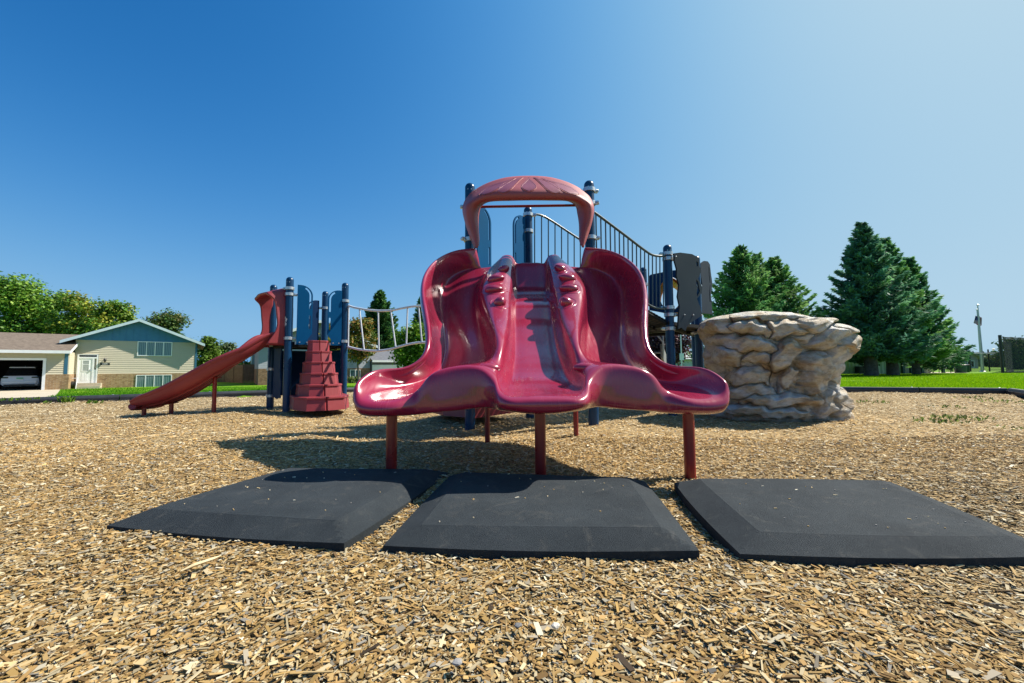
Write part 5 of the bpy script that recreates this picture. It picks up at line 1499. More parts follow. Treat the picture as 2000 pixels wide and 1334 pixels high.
# belt of distant trees round the far side of the park and the town
rgb_ = np.random.RandomState(99)
nb = 420
ab = np.linspace(R(-5), R(185), nb) + rgb_.randn(nb) * .004
rb = 330 + 60 * np.sin(ab * 5) + rgb_.randn(nb) * 25
hb = 5.0 + 4.5 * rgb_.rand(nb) * (0.6 + .4 * np.sin(ab * 11)); wb = 5 + 5 * rgb_.rand(nb)
per = 110
ti_ = np.repeat(np.arange(nb), per); m_ = len(ti_)
uu = rand_unit(rgb_, m_) * (rgb_.rand(m_) ** .4)[:, None]
pb3 = np.stack([rb[ti_] * np.cos(ab[ti_]) + uu[:, 0] * wb[ti_], rb[ti_] * np.sin(ab[ti_]) + uu[:, 1] * wb[ti_], -.6 + hb[ti_] * (.5 + .5 * uu[:, 2])], -1)
e1 = rand_unit(rgb_, m_); e2 = np.cross(e1, rand_unit(rgb_, m_)); e2 /= np.linalg.norm(e2, axis=1)[:, None]
sz_ = 1.1 * (.6 + .8 * rgb_.rand(m_))
cb = np.array([(0.07, 0.12, 0.04), (0.05, 0.10, 0.04), (0.09, 0.14, 0.05)])[rgb_.randint(3, size=nb)][ti_] * (.7 + .6 * rgb_.rand(m_))[:, None]
raw_mesh('far_tree_belt', quads_from(pb3, e1, e2, sz_[:, None], (sz_ * .7)[:, None]), np.arange(4 * m_).reshape(-1, 4), M['leaf'], colors=np.repeat(cb, 4, 0), label='far belt of trees along the horizon', kind='stuff')

# ================================================================== HOUSES
class Frame:
    """a house front: O on the ground, a along the wall, b towards the viewer"""
    def __init__(s, px, Y, ang, z):
        s.O = P(px, 700, Y); s.O.z = z; s.ang = ang
        s.t = Vector((math.cos(ang), math.sin(ang), 0)); s.n = Vector((math.sin(ang), -math.cos(ang), 0))
    def hit(s, px, py, b=0.0):
        o = s.O + s.n * b; r_ = ray(px, py)
        k = (o - CAM).dot(s.n) / r_.dot(s.n)
        q = CAM + r_ * k
        return (q - s.O).dot(s.t), q.z
    def w(s, a, b, z): return s.O + s.t * a + s.n * b + Vector((0, 0, z - s.O.z))
    def box(s, mb, a0, a1, b0, b1, z0, z1):
        vs = [s.w(a, b, z) for z in (z0, z1) for a, b in ((a0, b0), (a1, b0), (a1, b1), (a0, b1))]
        mb.add(vs, [(0, 3, 2, 1), (4, 5, 6, 7), (0, 1, 5, 4), (1, 2, 6, 5), (2, 3, 7, 6), (3, 0, 4, 7)])
        return mb

def siding_mat(name, c, pitch=0.14):
    m, nt, b = base_mat(name)
    tc = N(nt, 'ShaderNodeTexCoord'); sp = N(nt, 'ShaderNodeSeparateXYZ'); L(nt, tc.outputs['Object'], sp.inputs[0])
    dv = N(nt, 'ShaderNodeMath', operation='DIVIDE'); dv.inputs[1].default_value = pitch; L(nt, sp.outputs['Z'], dv.inputs[0])
    fr = N(nt, 'ShaderNodeMath', operation='FRACT'); L(nt, dv.outputs[0], fr.inputs[0])
    bp = N(nt, 'ShaderNodeBump', Strength=1.0, Distance=0.035); bp.invert = True; L(nt, fr.outputs[0], bp.inputs['Height']); L(nt, bp.outputs[0], b.inputs['Normal'])
    nz = N(nt, 'ShaderNodeTexNoise', Scale=1.5, Detail=4.0); L(nt, tc.outputs['Object'], nz.inputs['Vector'])
    cr = N(nt, 'ShaderNodeValToRGB'); cr.color_ramp.elements[0].color = (*[v * .93 for v in c], 1); cr.color_ramp.elements[1].color = (*[min(1, v * 1.05) for v in c], 1)
    L(nt, nz.outputs[0], cr.inputs[0]); L(nt, cr.outputs[0], b.inputs['Base Color']); b.inputs['Roughness'].default_value = 0.6
    return m
def brick_mat(name, c1, c2, mortar, rot):
    m, nt, b = base_mat(name)
    tc = N(nt, 'ShaderNodeTexCoord'); sp = N(nt, 'ShaderNodeSeparateXYZ'); L(nt, tc.outputs['Object'], sp.inputs[0])
    ad = N(nt, 'ShaderNodeMath', operation='ADD'); L(nt, sp.outputs['X'], ad.inputs[0]); L(nt, sp.outputs['Y'], ad.inputs[1])
    cb = N(nt, 'ShaderNodeCombineXYZ'); L(nt, ad.outputs[0], cb.inputs['X']); L(nt, sp.outputs['Z'], cb.inputs['Y'])
    br_ = N(nt, 'ShaderNodeTexBrick', Scale=1.0)
    br_.inputs['Color1'].default_value = (*c1, 1); br_.inputs['Color2'].default_value = (*c2, 1); br_.inputs['Mortar'].default_value = (*mortar, 1)
    br_.inputs['Brick Width'].default_value = 0.3; br_.inputs['Row Height'].default_value = 0.09; br_.inputs['Mortar Size'].default_value = 0.010
    L(nt, cb.outputs[0], br_.inputs['Vector'])
    nz = N(nt, 'ShaderNodeTexNoise', Scale=5.0, Detail=4.0); L(nt, tc.outputs['Object'], nz.inputs['Vector'])
    c2_ = N(nt, 'ShaderNodeValToRGB'); c2_.color_ramp.elements[0].position = .35; c2_.color_ramp.elements[1].position = .6; c2_.color_ramp.elements[0].color = (.6, .55, .5, 1); c2_.color_ramp.elements[1].color = (1, 1, 1, 1)
    L(nt, nz.outputs[0], c2_.inputs[0])
    mx = N(nt, 'ShaderNodeMixRGB', blend_type='MULTIPLY'); mx.inputs[0].default_value = .8
    L(nt, br_.outputs[0], mx.inputs[1]); L(nt, c2_.outputs[0], mx.inputs[2]); L(nt, mx.outputs[0], b.inputs['Base Color'])
    bp = N(nt, 'ShaderNodeBump', Strength=0.6, Distance=0.01); L(nt, br_.outputs['Fac'], bp.inputs['Height']); bp.invert = True; L(nt, bp.outputs[0], b.inputs['Normal'])
    b.inputs['Roughness'].default_value = 0.9
    return m
def shingle_mat(name, c1, c2):
    m, nt, b = base_mat(name)
    tc = N(nt, 'ShaderNodeTexCoord'); mp = N(nt, 'ShaderNodeMapping'); mp.inputs['Scale'].default_value = (2.2, 2.2, 14)
    L(nt, tc.outputs['Object'], mp.inputs['Vector'])
    nz = N(nt, 'ShaderNodeTexNoise', Scale=2.0, Detail=5.0, Roughness=.75); L(nt, mp.outputs[0], nz.inputs['Vector'])
    cr = N(nt, 'ShaderNodeValToRGB'); cr.color_ramp.elements[0].position = .35; cr.color_ramp.elements[1].position = .65
    cr.color_ramp.elements[0].color = (*c1, 1); cr.color_ramp.elements[1].color = (*c2, 1)
    L(nt, nz.outputs[0], cr.inputs[0]); L(nt, cr.outputs[0], b.inputs['Base Color']); b.inputs['Roughness'].default_value = .95
    bp = N(nt, 'ShaderNodeBump', Strength=0.7, Distance=0.02); L(nt, nz.outputs[0], bp.inputs['Height']); L(nt, bp.outputs[0], b.inputs['Normal'])
    return m
M['beige'] = siding_mat('beige_siding', (0.50, 0.45, 0.335))
M['brick'] = brick_mat('tan_brick', (0.40, 0.25, 0.12), (0.30, 0.18, 0.085), (0.42, 0.35, 0.26), 0)
M['shingle'] = shingle_mat('brown_shingle', (0.10, 0.075, 0.055), (0.21, 0.165, 0.125))
M['white'] = pmat('white_trim', (0.78, 0.80, 0.82), (0.72, 0.74, 0.76), 4, rough=.5)
M['fascia'] = pmat('pale_blue_fascia', (0.55, 0.66, 0.72), (0.5, 0.6, 0.66), 4, rough=.5)
M['blue'] = pmat('blue_gable_board', (0.03, 0.15, 0.31), (0.038, 0.175, 0.345), 3, rough=.6)
M['dark'] = pmat('dark_garage_inside', (0.02, 0.02, 0.022), None, rough=.9)
M['concrete'] = pmat('pale_concrete', (0.50, 0.43, 0.32), (0.42, 0.36, 0.27), 1.5, rough=.9, bump=.2, bscale=30)
M['blackgloss'] = pmat('black_glass', (0.008, 0.008, 0.01), None, rough=.08)
m, nt, b = base_mat('window_glass_with_blinds')
tc = N(nt, 'ShaderNodeTexCoord'); sp = N(nt, 'ShaderNodeSeparateXYZ'); L(nt, tc.outputs['Object'], sp.inputs[0])
wv = N(nt, 'ShaderNodeMath', operation='MULTIPLY'); wv.inputs[1].default_value = 55; L(nt, sp.outputs['X'], wv.inputs[0])
sn = N(nt, 'ShaderNodeMath', operation='SINE'); L(nt, wv.outputs[0], sn.inputs[0])
cr = N(nt, 'ShaderNodeValToRGB'); cr.color_ramp.elements[0].color = (0.07, 0.13, 0.15, 1); cr.color_ramp.elements[1].color = (0.20, 0.29, 0.31, 1); cr.color_ramp.elements[0].position = .1
L(nt, sn.outputs[0], cr.inputs[0]); L(nt, cr.outputs[0], b.inputs['Base Color']); b.inputs['Roughness'].default_value = .08; b.inputs['Coat Weight'].default_value = .6
M['blind'] = m

H = Frame(134, 31.0, R(38), -0.62)
a_fl = H.hit(146, 700)[0]                 # where the front wall meets the garage's side wall
a_fr = H.hit(384, 690)[0]
bG = 0.2
while P(0, 0, 1) and True:                # garage stands forward until its corner is seen at px 133
    c = H.w(a_fl, bG, 0); q_ = Ci @ np.array(c - CAM); pxc = 1000 + F * q_[0] / -q_[2]
    if pxc <= 133 or bG > 4: break
    bG += 0.05
zg = H.O.z
z_sid = H.hit(250, 666)[1]                # top of the siding
z_brk = H.hit(205, 730)[1]
zpk = H.hit(272, 627)[1]; a_pk = H.hit(272, 627, .6)[0]
half = max(a_fr - a_pk, a_pk - a_fl)
house = thing('beige_house', 'beige sided house with blue gable, brick base and open garage at the left', 'house', tuple(H.O), H.ang)
DEPTH = -10.0
d0_, zdt_ = H.hit(152, 692); d1_ = H.hit(192.5, 692)[0]
def hpart(nm, mat, fn, parent=house, **kw):
    mb = MB(); fn(mb); return mb.build(nm, mat, parent, **kw)
def laps(mb, a0, a1, b, z0, z1, pitch=.15):
    k = z0
    while k < z1 - .02:
        zt_ = min(k + pitch, z1)
        vs = [H.w(a, bb, z) for a in (a0, a1) for bb, z in ((b + .001, k), (b + .022, k), (b + .006, zt_), (b + .001, zt_))]
        mb.add(vs, [(0, 1, 2, 3), (7, 6, 5, 4), (0, 4, 5, 1), (1, 5, 6, 2), (2, 6, 7, 3), (3, 7, 4, 0)])
        k += pitch
# walls: siding above brick
a_wl = 2 * a_pk - a_fr
hpart('siding_wall', M['beige'], lambda mb: (H.box(mb, a_fl, a_fr, DEPTH, 0, z_brk, z_sid), laps(mb, a_fl, d0_ - .03, 0, z_brk, z_sid), laps(mb, d0_ - .03, d1_ + .03, 0, zdt_ + .03, z_sid), laps(mb, d1_ + .03, a_fr - .1, 0, z_brk, z_sid)))
hpart('brick_base', M['brick'], lambda mb: (H.box(mb, a_fl, a_fr + .02, DEPTH - .02, 0.03, zg - .4, z_brk)))
# gable boards
def gable(mb):
    pts = [H.w(a_wl, 0.03, z_sid), H.w(a_fr, 0.03, z_sid), H.w(a_pk, 0.03, zpk - .05)]
    mb.slab(pts, H.n * -0.2)
    k = a_wl + .2
    while k < a_fr - .1:
        zt = z_sid + (zpk - .08 - z_sid) * (1 - abs(k - a_pk) / (a_fr - a_pk))
        if zt > z_sid + .12: H.box(mb, k - .02, k + .02, 0.03, 0.05, z_sid + .01, zt - .06)
        k += .4
hpart('gable_boards', M['blue'], gable)
M['bluetrim'] = pmat('blue_corner_trim', (0.025, 0.12, 0.21), None, rough=.6)
hpart('corner_board', M['bluetrim'], lambda mb: H.box(mb, a_fr - .10, a_fr + .03, -.1, 0.04, z_brk + .02, z_sid - .01))
# main roof: two slabs with overhang, pale rakes
ov, oe = 0.55, 0.55
slope = (zpk - z_sid) / (a_fr - a_pk)
zr = zpk + .12
def rake(mb, b0, b1, th, drop):
    for sg in (-1, 1):
        ae = a_pk + sg * (a_fr - a_pk + oe); ze = zr - slope * (a_fr - a_pk + oe)
        q = [H.w(a_pk, b0, zr), H.w(ae, b0, ze), H.w(ae, b1, ze), H.w(a_pk, b1, zr)]
        mb.slab(q, (0, 0, -th))
roof = hpart('roof', M['shingle'], lambda mb: rake(mb, ov - .02, DEPTH - .5, .10, 0))
def rk_board(mb):
    for sg in (-1, 1):
        ae = a_pk + sg * (a_fr - a_pk + oe); ze = zr - slope * (a_fr - a_pk + oe)
        q = [H.w(a_pk, ov, zr + .015), H.w(ae, ov, ze + .015), H.w(ae, ov, ze - .20), H.w(a_pk, ov, zr - .20)]
        mb.slab(q, H.n * .03)
hpart('rake_board', M['fascia'], rk_board, roof)
# garage wing with open door
g_top = H.hit(60, 686, bG + .5)[1]
go_r, go_t = H.hit(86, 703, bG); gtr = H.hit(89, 700, bG)[0]
gw = 7.6
a_gl = a_fl - gw
go_l = go_r - 4.9
zgb = H.hit(88, 763, bG)[1]
hpart('garage_siding', M['beige'], lambda mb: (laps(mb, go_r + .13, a_fl - .25, bG, z_brk, g_top - .1), laps(mb, go_l, go_r + .1, bG, go_t + .13, g_top - .1), H.box(mb, go_r, a_fl, bG - .18, bG, z_brk, g_top), H.box(mb, a_gl, go_l, bG - .18, bG, z_brk, g_top), H.box(mb, go_l, go_r, bG - .18, bG, go_t, g_top),
                                              H.box(mb, a_fl - .18, a_fl - .002, -6.0, bG - .18, z_brk, g_top), H.box(mb, a_gl, a_gl + .18, -6.0, bG - .18, z_brk, g_top)))
hpart('garage_brick', M['brick'], lambda mb: (H.box(mb, go_r, a_fl + .03, bG - .18, bG + .03, zg - .3, z_brk), H.box(mb, a_fl - .18, a_fl + .03, -6.0, bG - .182, zg - .3, z_brk)))
hpart('garage_brick', M['brick'], lambda mb: H.box(mb, a_gl - .03, go_l, bG - .18, bG + .03, zg - .3, z_brk))
hpart('garage_inside', M['dark'], lambda mb: (H.box(mb, a_gl + .2, a_fl - .2, -6.2, -6.0, zg - .3, g_top), H.box(mb, a_gl + .2, a_fl - .2, -6.0, bG - .19, g_top - .06, g_top - .02),
                                             H.box(mb, a_gl + .19, a_gl + .24, -6.0, bG - .19, zg - .3, g_top - .07), H.box(mb, a_fl - .24, a_fl - .19, -6.0, bG - .19, zg - .3, g_top - .07)))
def gtrim(mb):
    H.box(mb, go_r - .03, go_r + .12, bG, bG + .05, zg - .1, go_t + .12)
    H.box(mb, go_l - .12, go_l + .03, bG, bG + .05, zg - .1, go_t + .12)
    H.box(mb, go_l + .03, go_r - .03, bG, bG + .05, go_t - .02, go_t + .12)
hpart('garage_trim', M['white'], gtrim)
hpart('garage_corner_board', M['bluetrim'], lambda mb: H.box(mb, a_fl - .24, a_fl - .06, bG, bG + .03, z_brk + .02, g_top))
# garage roof: front slope up to a ridge along the wall, its right end meets the front wall
gb0 = bG + .55; gbr = -2.6
ar, zrr = H.hit(50, 650.5, gbr)
a_ge = a_fl + .12
groof = hpart('garage_roof', M['shingle'], lambda mb: (mb.slab([H.w(a_gl - .4, gb0, g_top + .06), H.w(a_ge, gb0, g_top + .06), H.w(a_ge, gbr, zrr), H.w(a_gl - .4, gbr, zrr)], (0, 0, -.08)),
                                                   mb.slab([H.w(a_gl - .4, gbr, zrr), H.w(a_ge, gbr, zrr), H.w(a_ge, -6.6, g_top + .06), H.w(a_gl - .4, -6.6, g_top + .06)], (0, 0, -.08))))
def gfas(mb):
    H.box(mb, a_gl - .4, a_ge + .02, gb0 - .02, gb0 + .10, g_top - .13, g_top + .075)
    q = [H.w(a_ge, gb0, g_top + .075), H.w(a_ge, gbr, zrr + .015), H.w(a_ge, gbr, zrr - .16), H.w(a_ge, gb0, g_top - .12)]
    mb.slab(q, H.t * .03)
hpart('gutter', M['white'], gfas, groof)
hpart('soffit', M['white'], lambda mb: H.box(mb, a_gl - .38, a_ge - .02, bG + .005, gb0 - .03, g_top - .10, g_top - .06), groof)
# windows
def window(x0, y0, x1, y1, panes, parent=house, fr=None, gm=None, fw=.055, F_=None):
    F_ = F_ or H
    a0, zt = F_.hit(x0, (y0)); a1, _ = F_.hit(x1, y0); zb = F_.hit((x0 + x1) / 2, y1)[1]; zt = F_.hit((x0 + x1) / 2, y0)[1]
    mb = MB()
    F_.box(mb, a0, a1, .031, .075, zt - fw, zt); F_.box(mb, a0, a1, .031, .075, zb, zb + fw)
    st_ = (a1 - a0 - fw) / panes
    for k in range(panes + 1): F_.box(mb, a0 + k * st_, a0 + k * st_ + fw, .031, .075, zb + fw, zt - fw)
    fo_ = mb.build('window', fr or M['white'], parent)
    for k in range(panes):
        mb = MB(); F_.box(mb, a0 + k * st_ + fw, a0 + (k + 1) * st_, .032, .045, zb + fw, zt - fw); mb.build('pane', gm or M['blind'], fo_)
    return fo_
window(269, 667.5, 337, 695.5, 4)
window(266, 732, 336, 757, 4)
# entry: transom, door with panes, sidelight, steps
d0, dt = H.hit(152, 692); d1 = H.hit(192.5, 692)[0]; db = H.hit(172, 748)[1]
dm, dt2 = H.hit(181.5, 699)
def entry(mb):
    for (a, b2_, z0, z1) in ((d0, d0 + .09, db, dt), (d1 - .07, d1, db, dt), (d0 + .09, d1 - .07, dt - .05, dt), (d0 + .09, d1 - .07, dt2 - .05, dt2 + .07), (dm, dm + .1, db, dt2 - .05)):
        H.box(mb, a, b2_, .031, .09, z0, z1)
en = hpart('door_frame', M['white'], entry)
hpart('transom', M['blackgloss'], lambda mb: H.box(mb, d0 + .09, d1 - .07, .032, .05, dt2 + .07, dt - .05), en)
door = hpart('door', pmat('white_door', (0.74, 0.77, 0.78), None, rough=.4), lambda mb: H.box(mb, d0 + .09, dm, .032, .06, db, dt2 - .05))
w0, w1 = d0 + .09 + .22, dm - .2
zm = db + (dt2 - db) * .48
def dpane(mb):
    H.box(mb, w0, w1, .0605, .068, zm, dt2 - .22)
hpart('door_glass', pmat('grey_door_glass', (0.36, 0.39, 0.38), (0.30, 0.33, 0.32), 6, rough=.12), dpane, door)
def dtrim(mb):
    for (a, b2_, z0, z1) in ((w0 - .05, w0, zm - .05, dt2 - .17), (w1, w1 + .05, zm - .05, dt2 - .17), (w0, w1, zm - .05, zm), (w0, w1, dt2 - .22, dt2 - .17), (w0, w1, zm + .48, zm + .52)):
        H.box(mb, a, b2_, .0605, .08, z0, z1)
    for q in range(2):
        a = w0 - .04 + q * (w1 - w0) * .56; wd_ = (w1 - w0) * .5
        H.box(mb, a, a + wd_, .0605, .07, db + .18, zm - .14)
hpart('door_moulding', M['white'], dtrim, door)
hpart('door_handle', M['galv'], lambda mb: H.box(mb, dm - .12, dm - .06, .0605, .13, zm - .02, zm + .12), door)
hpart('sidelight', M['blackgloss'], lambda mb: H.box(mb, dm + .16, d1 - .13, .032, .05, zm + .1, dt2 - .12), en)
hpart('sidelight_panel', M['white'], lambda mb: (H.box(mb, dm + .1, d1 - .07, .0315, .042, db, zm + .09)), en)
s0_, s1_ = H.hit(149, 752, .6)[0], H.hit(197, 752, .6)[0]
hpart('front_step', M['concrete'], lambda mb: (H.box(mb, s0_, s1_, .035, 1.0, zg - .4, db - .22), H.box(mb, s0_, s1_, .035, .7, db - .22, db - .02), H.box(mb, s0_ - .3, s1_ + .1, .035, 1.5, zg - .4, zg + .03)))
# wall lantern and number plaque
la, lz = H.hit(205.5, 704)
def lantern(mb):
    mb.lathe(tuple(H.w(la, .16, lz)), [(.035, -.14), (.075, -.1), (.085, .06), (.10, .07), (.03, .17), (.012, .2)], 10)
    H.box(mb, la - .04, la + .04, .001, .03, lz - .05, lz + .16); H.box(mb, la - .012, la + .012, .03, .16, lz + .1, lz + .125)
M['ironblack'] = pmat('black_iron', (0.02, 0.02, 0.02), None, rough=.5)
hpart('wall_lantern', M['ironblack'], lantern)
pla, plz = H.hit(205, 711)
plq = hpart('number_plaque', M['ironblack'], lambda mb: (H.box(mb, pla - .28, pla + .28, .001, .025, plz - .085, plz + .085)))
def text_mesh(body, size, loc, xdir, updir, mat, name, parent, extrude=.004):
    cu = bpy.data.curves.new('tmp', 'FONT'); cu.body = body; cu.size = size; cu.align_x = 'CENTER'; cu.align_y = 'CENTER'; cu.extrude = extrude
    ob = bpy.data.objects.new('tmp', cu); COL.objects.link(ob)
    dg = bpy.context.evaluated_depsgraph_get()
    me = bpy.data.meshes.new_from_object(ob.evaluated_get(dg))
    X_ = Vector(xdir).normalized(); U_ = Vector(updir).normalized(); Nn = X_.cross(U_)
    T = Matrix((( X_.x, U_.x, Nn.x, loc[0]), (X_.y, U_.y, Nn.y, loc[1]), (X_.z, U_.z, Nn.z, loc[2]), (0, 0, 0, 1)))
    mb = MB(); mb.add([T @ v.co for v in me.vertices], [tuple(p.vertices) for p in me.polygons])
    bpy.data.objects.remove(ob); bpy.data.curves.remove(cu); bpy.data.meshes.remove(me)
    return mb.build(name, mat, parent)
text_mesh('2209', .15, H.w(pla, .029, plz), H.t, (0, 0, 1), M['white'], 'house_number', plq)

# hose reel by the step
hc = H.w(H.hit(141, 757, bG * .4)[0], bG * .45, zg)
hr_ = thing('hose_reel', 'black hose reel cart standing between the garage brick and the front step', 'hose reel', tuple(hc), H.ang)
def ring(c, r0, r1, ax, n=16):
    pass
mb = MB(); T = Matrix.Translation(hc + Vector((0, 0, .36))) @ Matrix.Rotation(H.ang, 4, 'Z') @ Matrix.Rotation(PI / 2, 4, 'Y')
mb.lathe((0, 0, 0), [(.05, -.2), (.30, -.2), (.30, -.18), (.23, -.16), (.25, 0), (.23, .16), (.30, .18), (.30, .2), (.05, .2)], 20, M=T)
mb.build('hose_drum', M['ironblack'], hr_, smooth=40)
mb = MB()
for sg in (-.24, .24):
    o = hc + H.t * sg
    mb.tube([o + H.n * .3, o + H.n * .12 + Vector((0, 0, .5)), o - H.n * .1 + Vector((0, 0, .82)), ], .018, n=8)
    mb.tube([o - H.n * .3, o + Vector((0, 0, .42))], .018, n=8)
mb.tube([hc - H.t * .24 - H.n * .1 + Vector((0, 0, .82)), hc + H.t * .24 - H.n * .1 + Vector((0, 0, .82))], .02, n=8)
mb.build('reel_frame', M['silver'], hr_, smooth=40)

# driveway and paths
def strip_sheet(name, poly, mat, dz):
    """flat polygon draped on the land"""
    xs = [p[0] for p in poly]; ys = [p[1] for p in poly]
    bm = bmesh.new(); vs = [bm.verts.new((p[0], p[1], 0)) for p in poly]; bm.faces.new(vs)
    bmesh.ops.triangulate(bm, faces=bm.faces[:])
    for _ in range(4): bmesh.ops.subdivide_edges(bm, edges=[e for e in bm.edges if e.calc_length() > 1.0], cuts=1, use_grid_fill=False)
    bmesh.ops.triangulate(bm, faces=bm.faces[:])
    for v in bm.verts: v.co.z = float(lawn_z(np.array([v.co.x]), np.array([v.co.y]))[0]) + dz
    bm.verts.index_update()
    mb = MB(); mb.add([v.co for v in bm.verts], [[v.index for v in f.verts] for f in bm.faces]); bm.free()
    return mb.build(name, mat, None, smooth=180, kind='structure')
g1 = H.w(go_l - .5, bG - 6.0, 0); g2 = H.w(go_r + 0.3, bG - 6.0, 0); g3 = H.w(H.hit(118, 763, bG)[0], bG, 0)
e1_ = G(92, 776, -.20); e2_ = G(150, 782.5, -.08); e3_ = Vector((-11.35, 9.25, 0)); e4_ = Vector((-14.6, 7.0, 0)); e5_ = Vector((-24, 9.0, 0))
DRIVE_POLY = [(g1.x, g1.y), (g2.x, g2.y), (g3.x + .0, g3.y), (e1_.x, e1_.y), (e2_.x, e2_.y), (e3_.x + 1.6, e3_.y + 1.05), (e3_.x, e3_.y), (e4_.x - .1, e4_.y + .1), (e5_.x - 6, e5_.y)]
WALK_POLY = [(-6.5, 12.25), (-1.6, 15.75), (-1.85, 16.15), (-6.8, 12.75)]
strip_sheet('driveway', DRIVE_POLY, M['concrete'], 0.012)
strip_sheet('footpath', WALK_POLY, M['concrete'], 0.012)
blades('grass_left', 60000, left_lawn, 0.085, 0.012, M['blade'], [(0.06, 0.22, 0.006), (0.09, 0.26, 0.008), (0.045, 0.17, 0.005), (0.12, 0.26, 0.01)], 'green lawn grass in front of the houses')

# weeds growing at the kerb and in the chips
def tuft(px, py, r_, n, label, cols, h=.16, z=0.0, group='weeds at the edge of the chips'):
    c = G(px, py, z)
    rg = np.random.RandomState(int(px))
    a = rg.rand(n) * 2 * PI; rr = r_ * np.sqrt(rg.rand(n))
    pts = np.stack([c.x + rr * np.cos(a), c.y + rr * np.sin(a) * .8, np.full(n, c.z)], -1)
    az = rg.rand(n) * 2 * PI; hh = h * (.4 + .8 * rg.rand(n)); wv_ = .014 * (.6 + rg.rand(n))
    ls = hh * (.3 + .8 * rg.rand(n))
    d = np.stack([np.cos(az), np.sin(az), 0 * az], -1); e = np.stack([-np.sin(az), np.cos(az), 0 * az], -1)
    V = np.stack([pts, pts + d * (ls * .5)[:, None] + e * wv_[:, None] + np.array((0, 0, 1)) * (hh * .7)[:, None], pts + d * ls[:, None] + np.array((0, 0, 1)) * hh[:, None], pts + d * (ls * .5)[:, None] - e * wv_[:, None] + np.array((0, 0, 1)) * (hh * .7)[:, None]], 1).reshape(-1, 3)
    cc = np.array(cols)[rg.randint(len(cols), size=n)] * (.7 + .6 * rg.rand(n))[:, None]
    # a low crown of soil and roots ties the blades into one plant
    raw_mesh('weed_tuft', V, np.arange(4 * n).reshape(-1, 4), M['blade'], colors=np.repeat(cc, 4, 0), label=label, cat='weed', group=group)
WC = [(0.10, 0.20, 0.02), (0.07, 0.15, 0.02), (0.14, 0.22, 0.03)]
tuft(131, 788, .13, 45, 'leafy green weed standing against the left kerb', WC, .17)
tuft(183, 789, .16, 45, 'low green weed on the chips right of the leafy kerb weed', WC, .08)
tuft(92, 789, .1, 24, 'small weed sprout at the kerb in front of the driveway', WC, .07)
tuft(28, 782, .4, 60, 'row of grassy weeds over the kerb at the far left', WC, .06, z=.1)
for px, py, r_, n, lb in ((1885, 819, .34, 70, 'long flat patch of grass in the chips on the right'), (1830, 825, .3, 45, 'thin patch of grass left of the longest grass patch'), (1960, 785, .5, 60, 'grass patch near the right corner timber'), (1690, 787, .4, 50, 'grass patch right of the boulder foot'),
                          (1905, 778, .35, 34, 'grass sprigs below the right corner'), (1845, 796, .3, 24, 'sparse grass sprigs between the boulder and the corner'), (1985, 840, .25, 20, 'faint grass patch at the right photo edge')):
    tuft(px, py, r_, n, lb, [(0.15, 0.20, 0.05), (0.20, 0.22, 0.08), (0.11, 0.16, 0.04)], .05, group='grass patches in the chips')

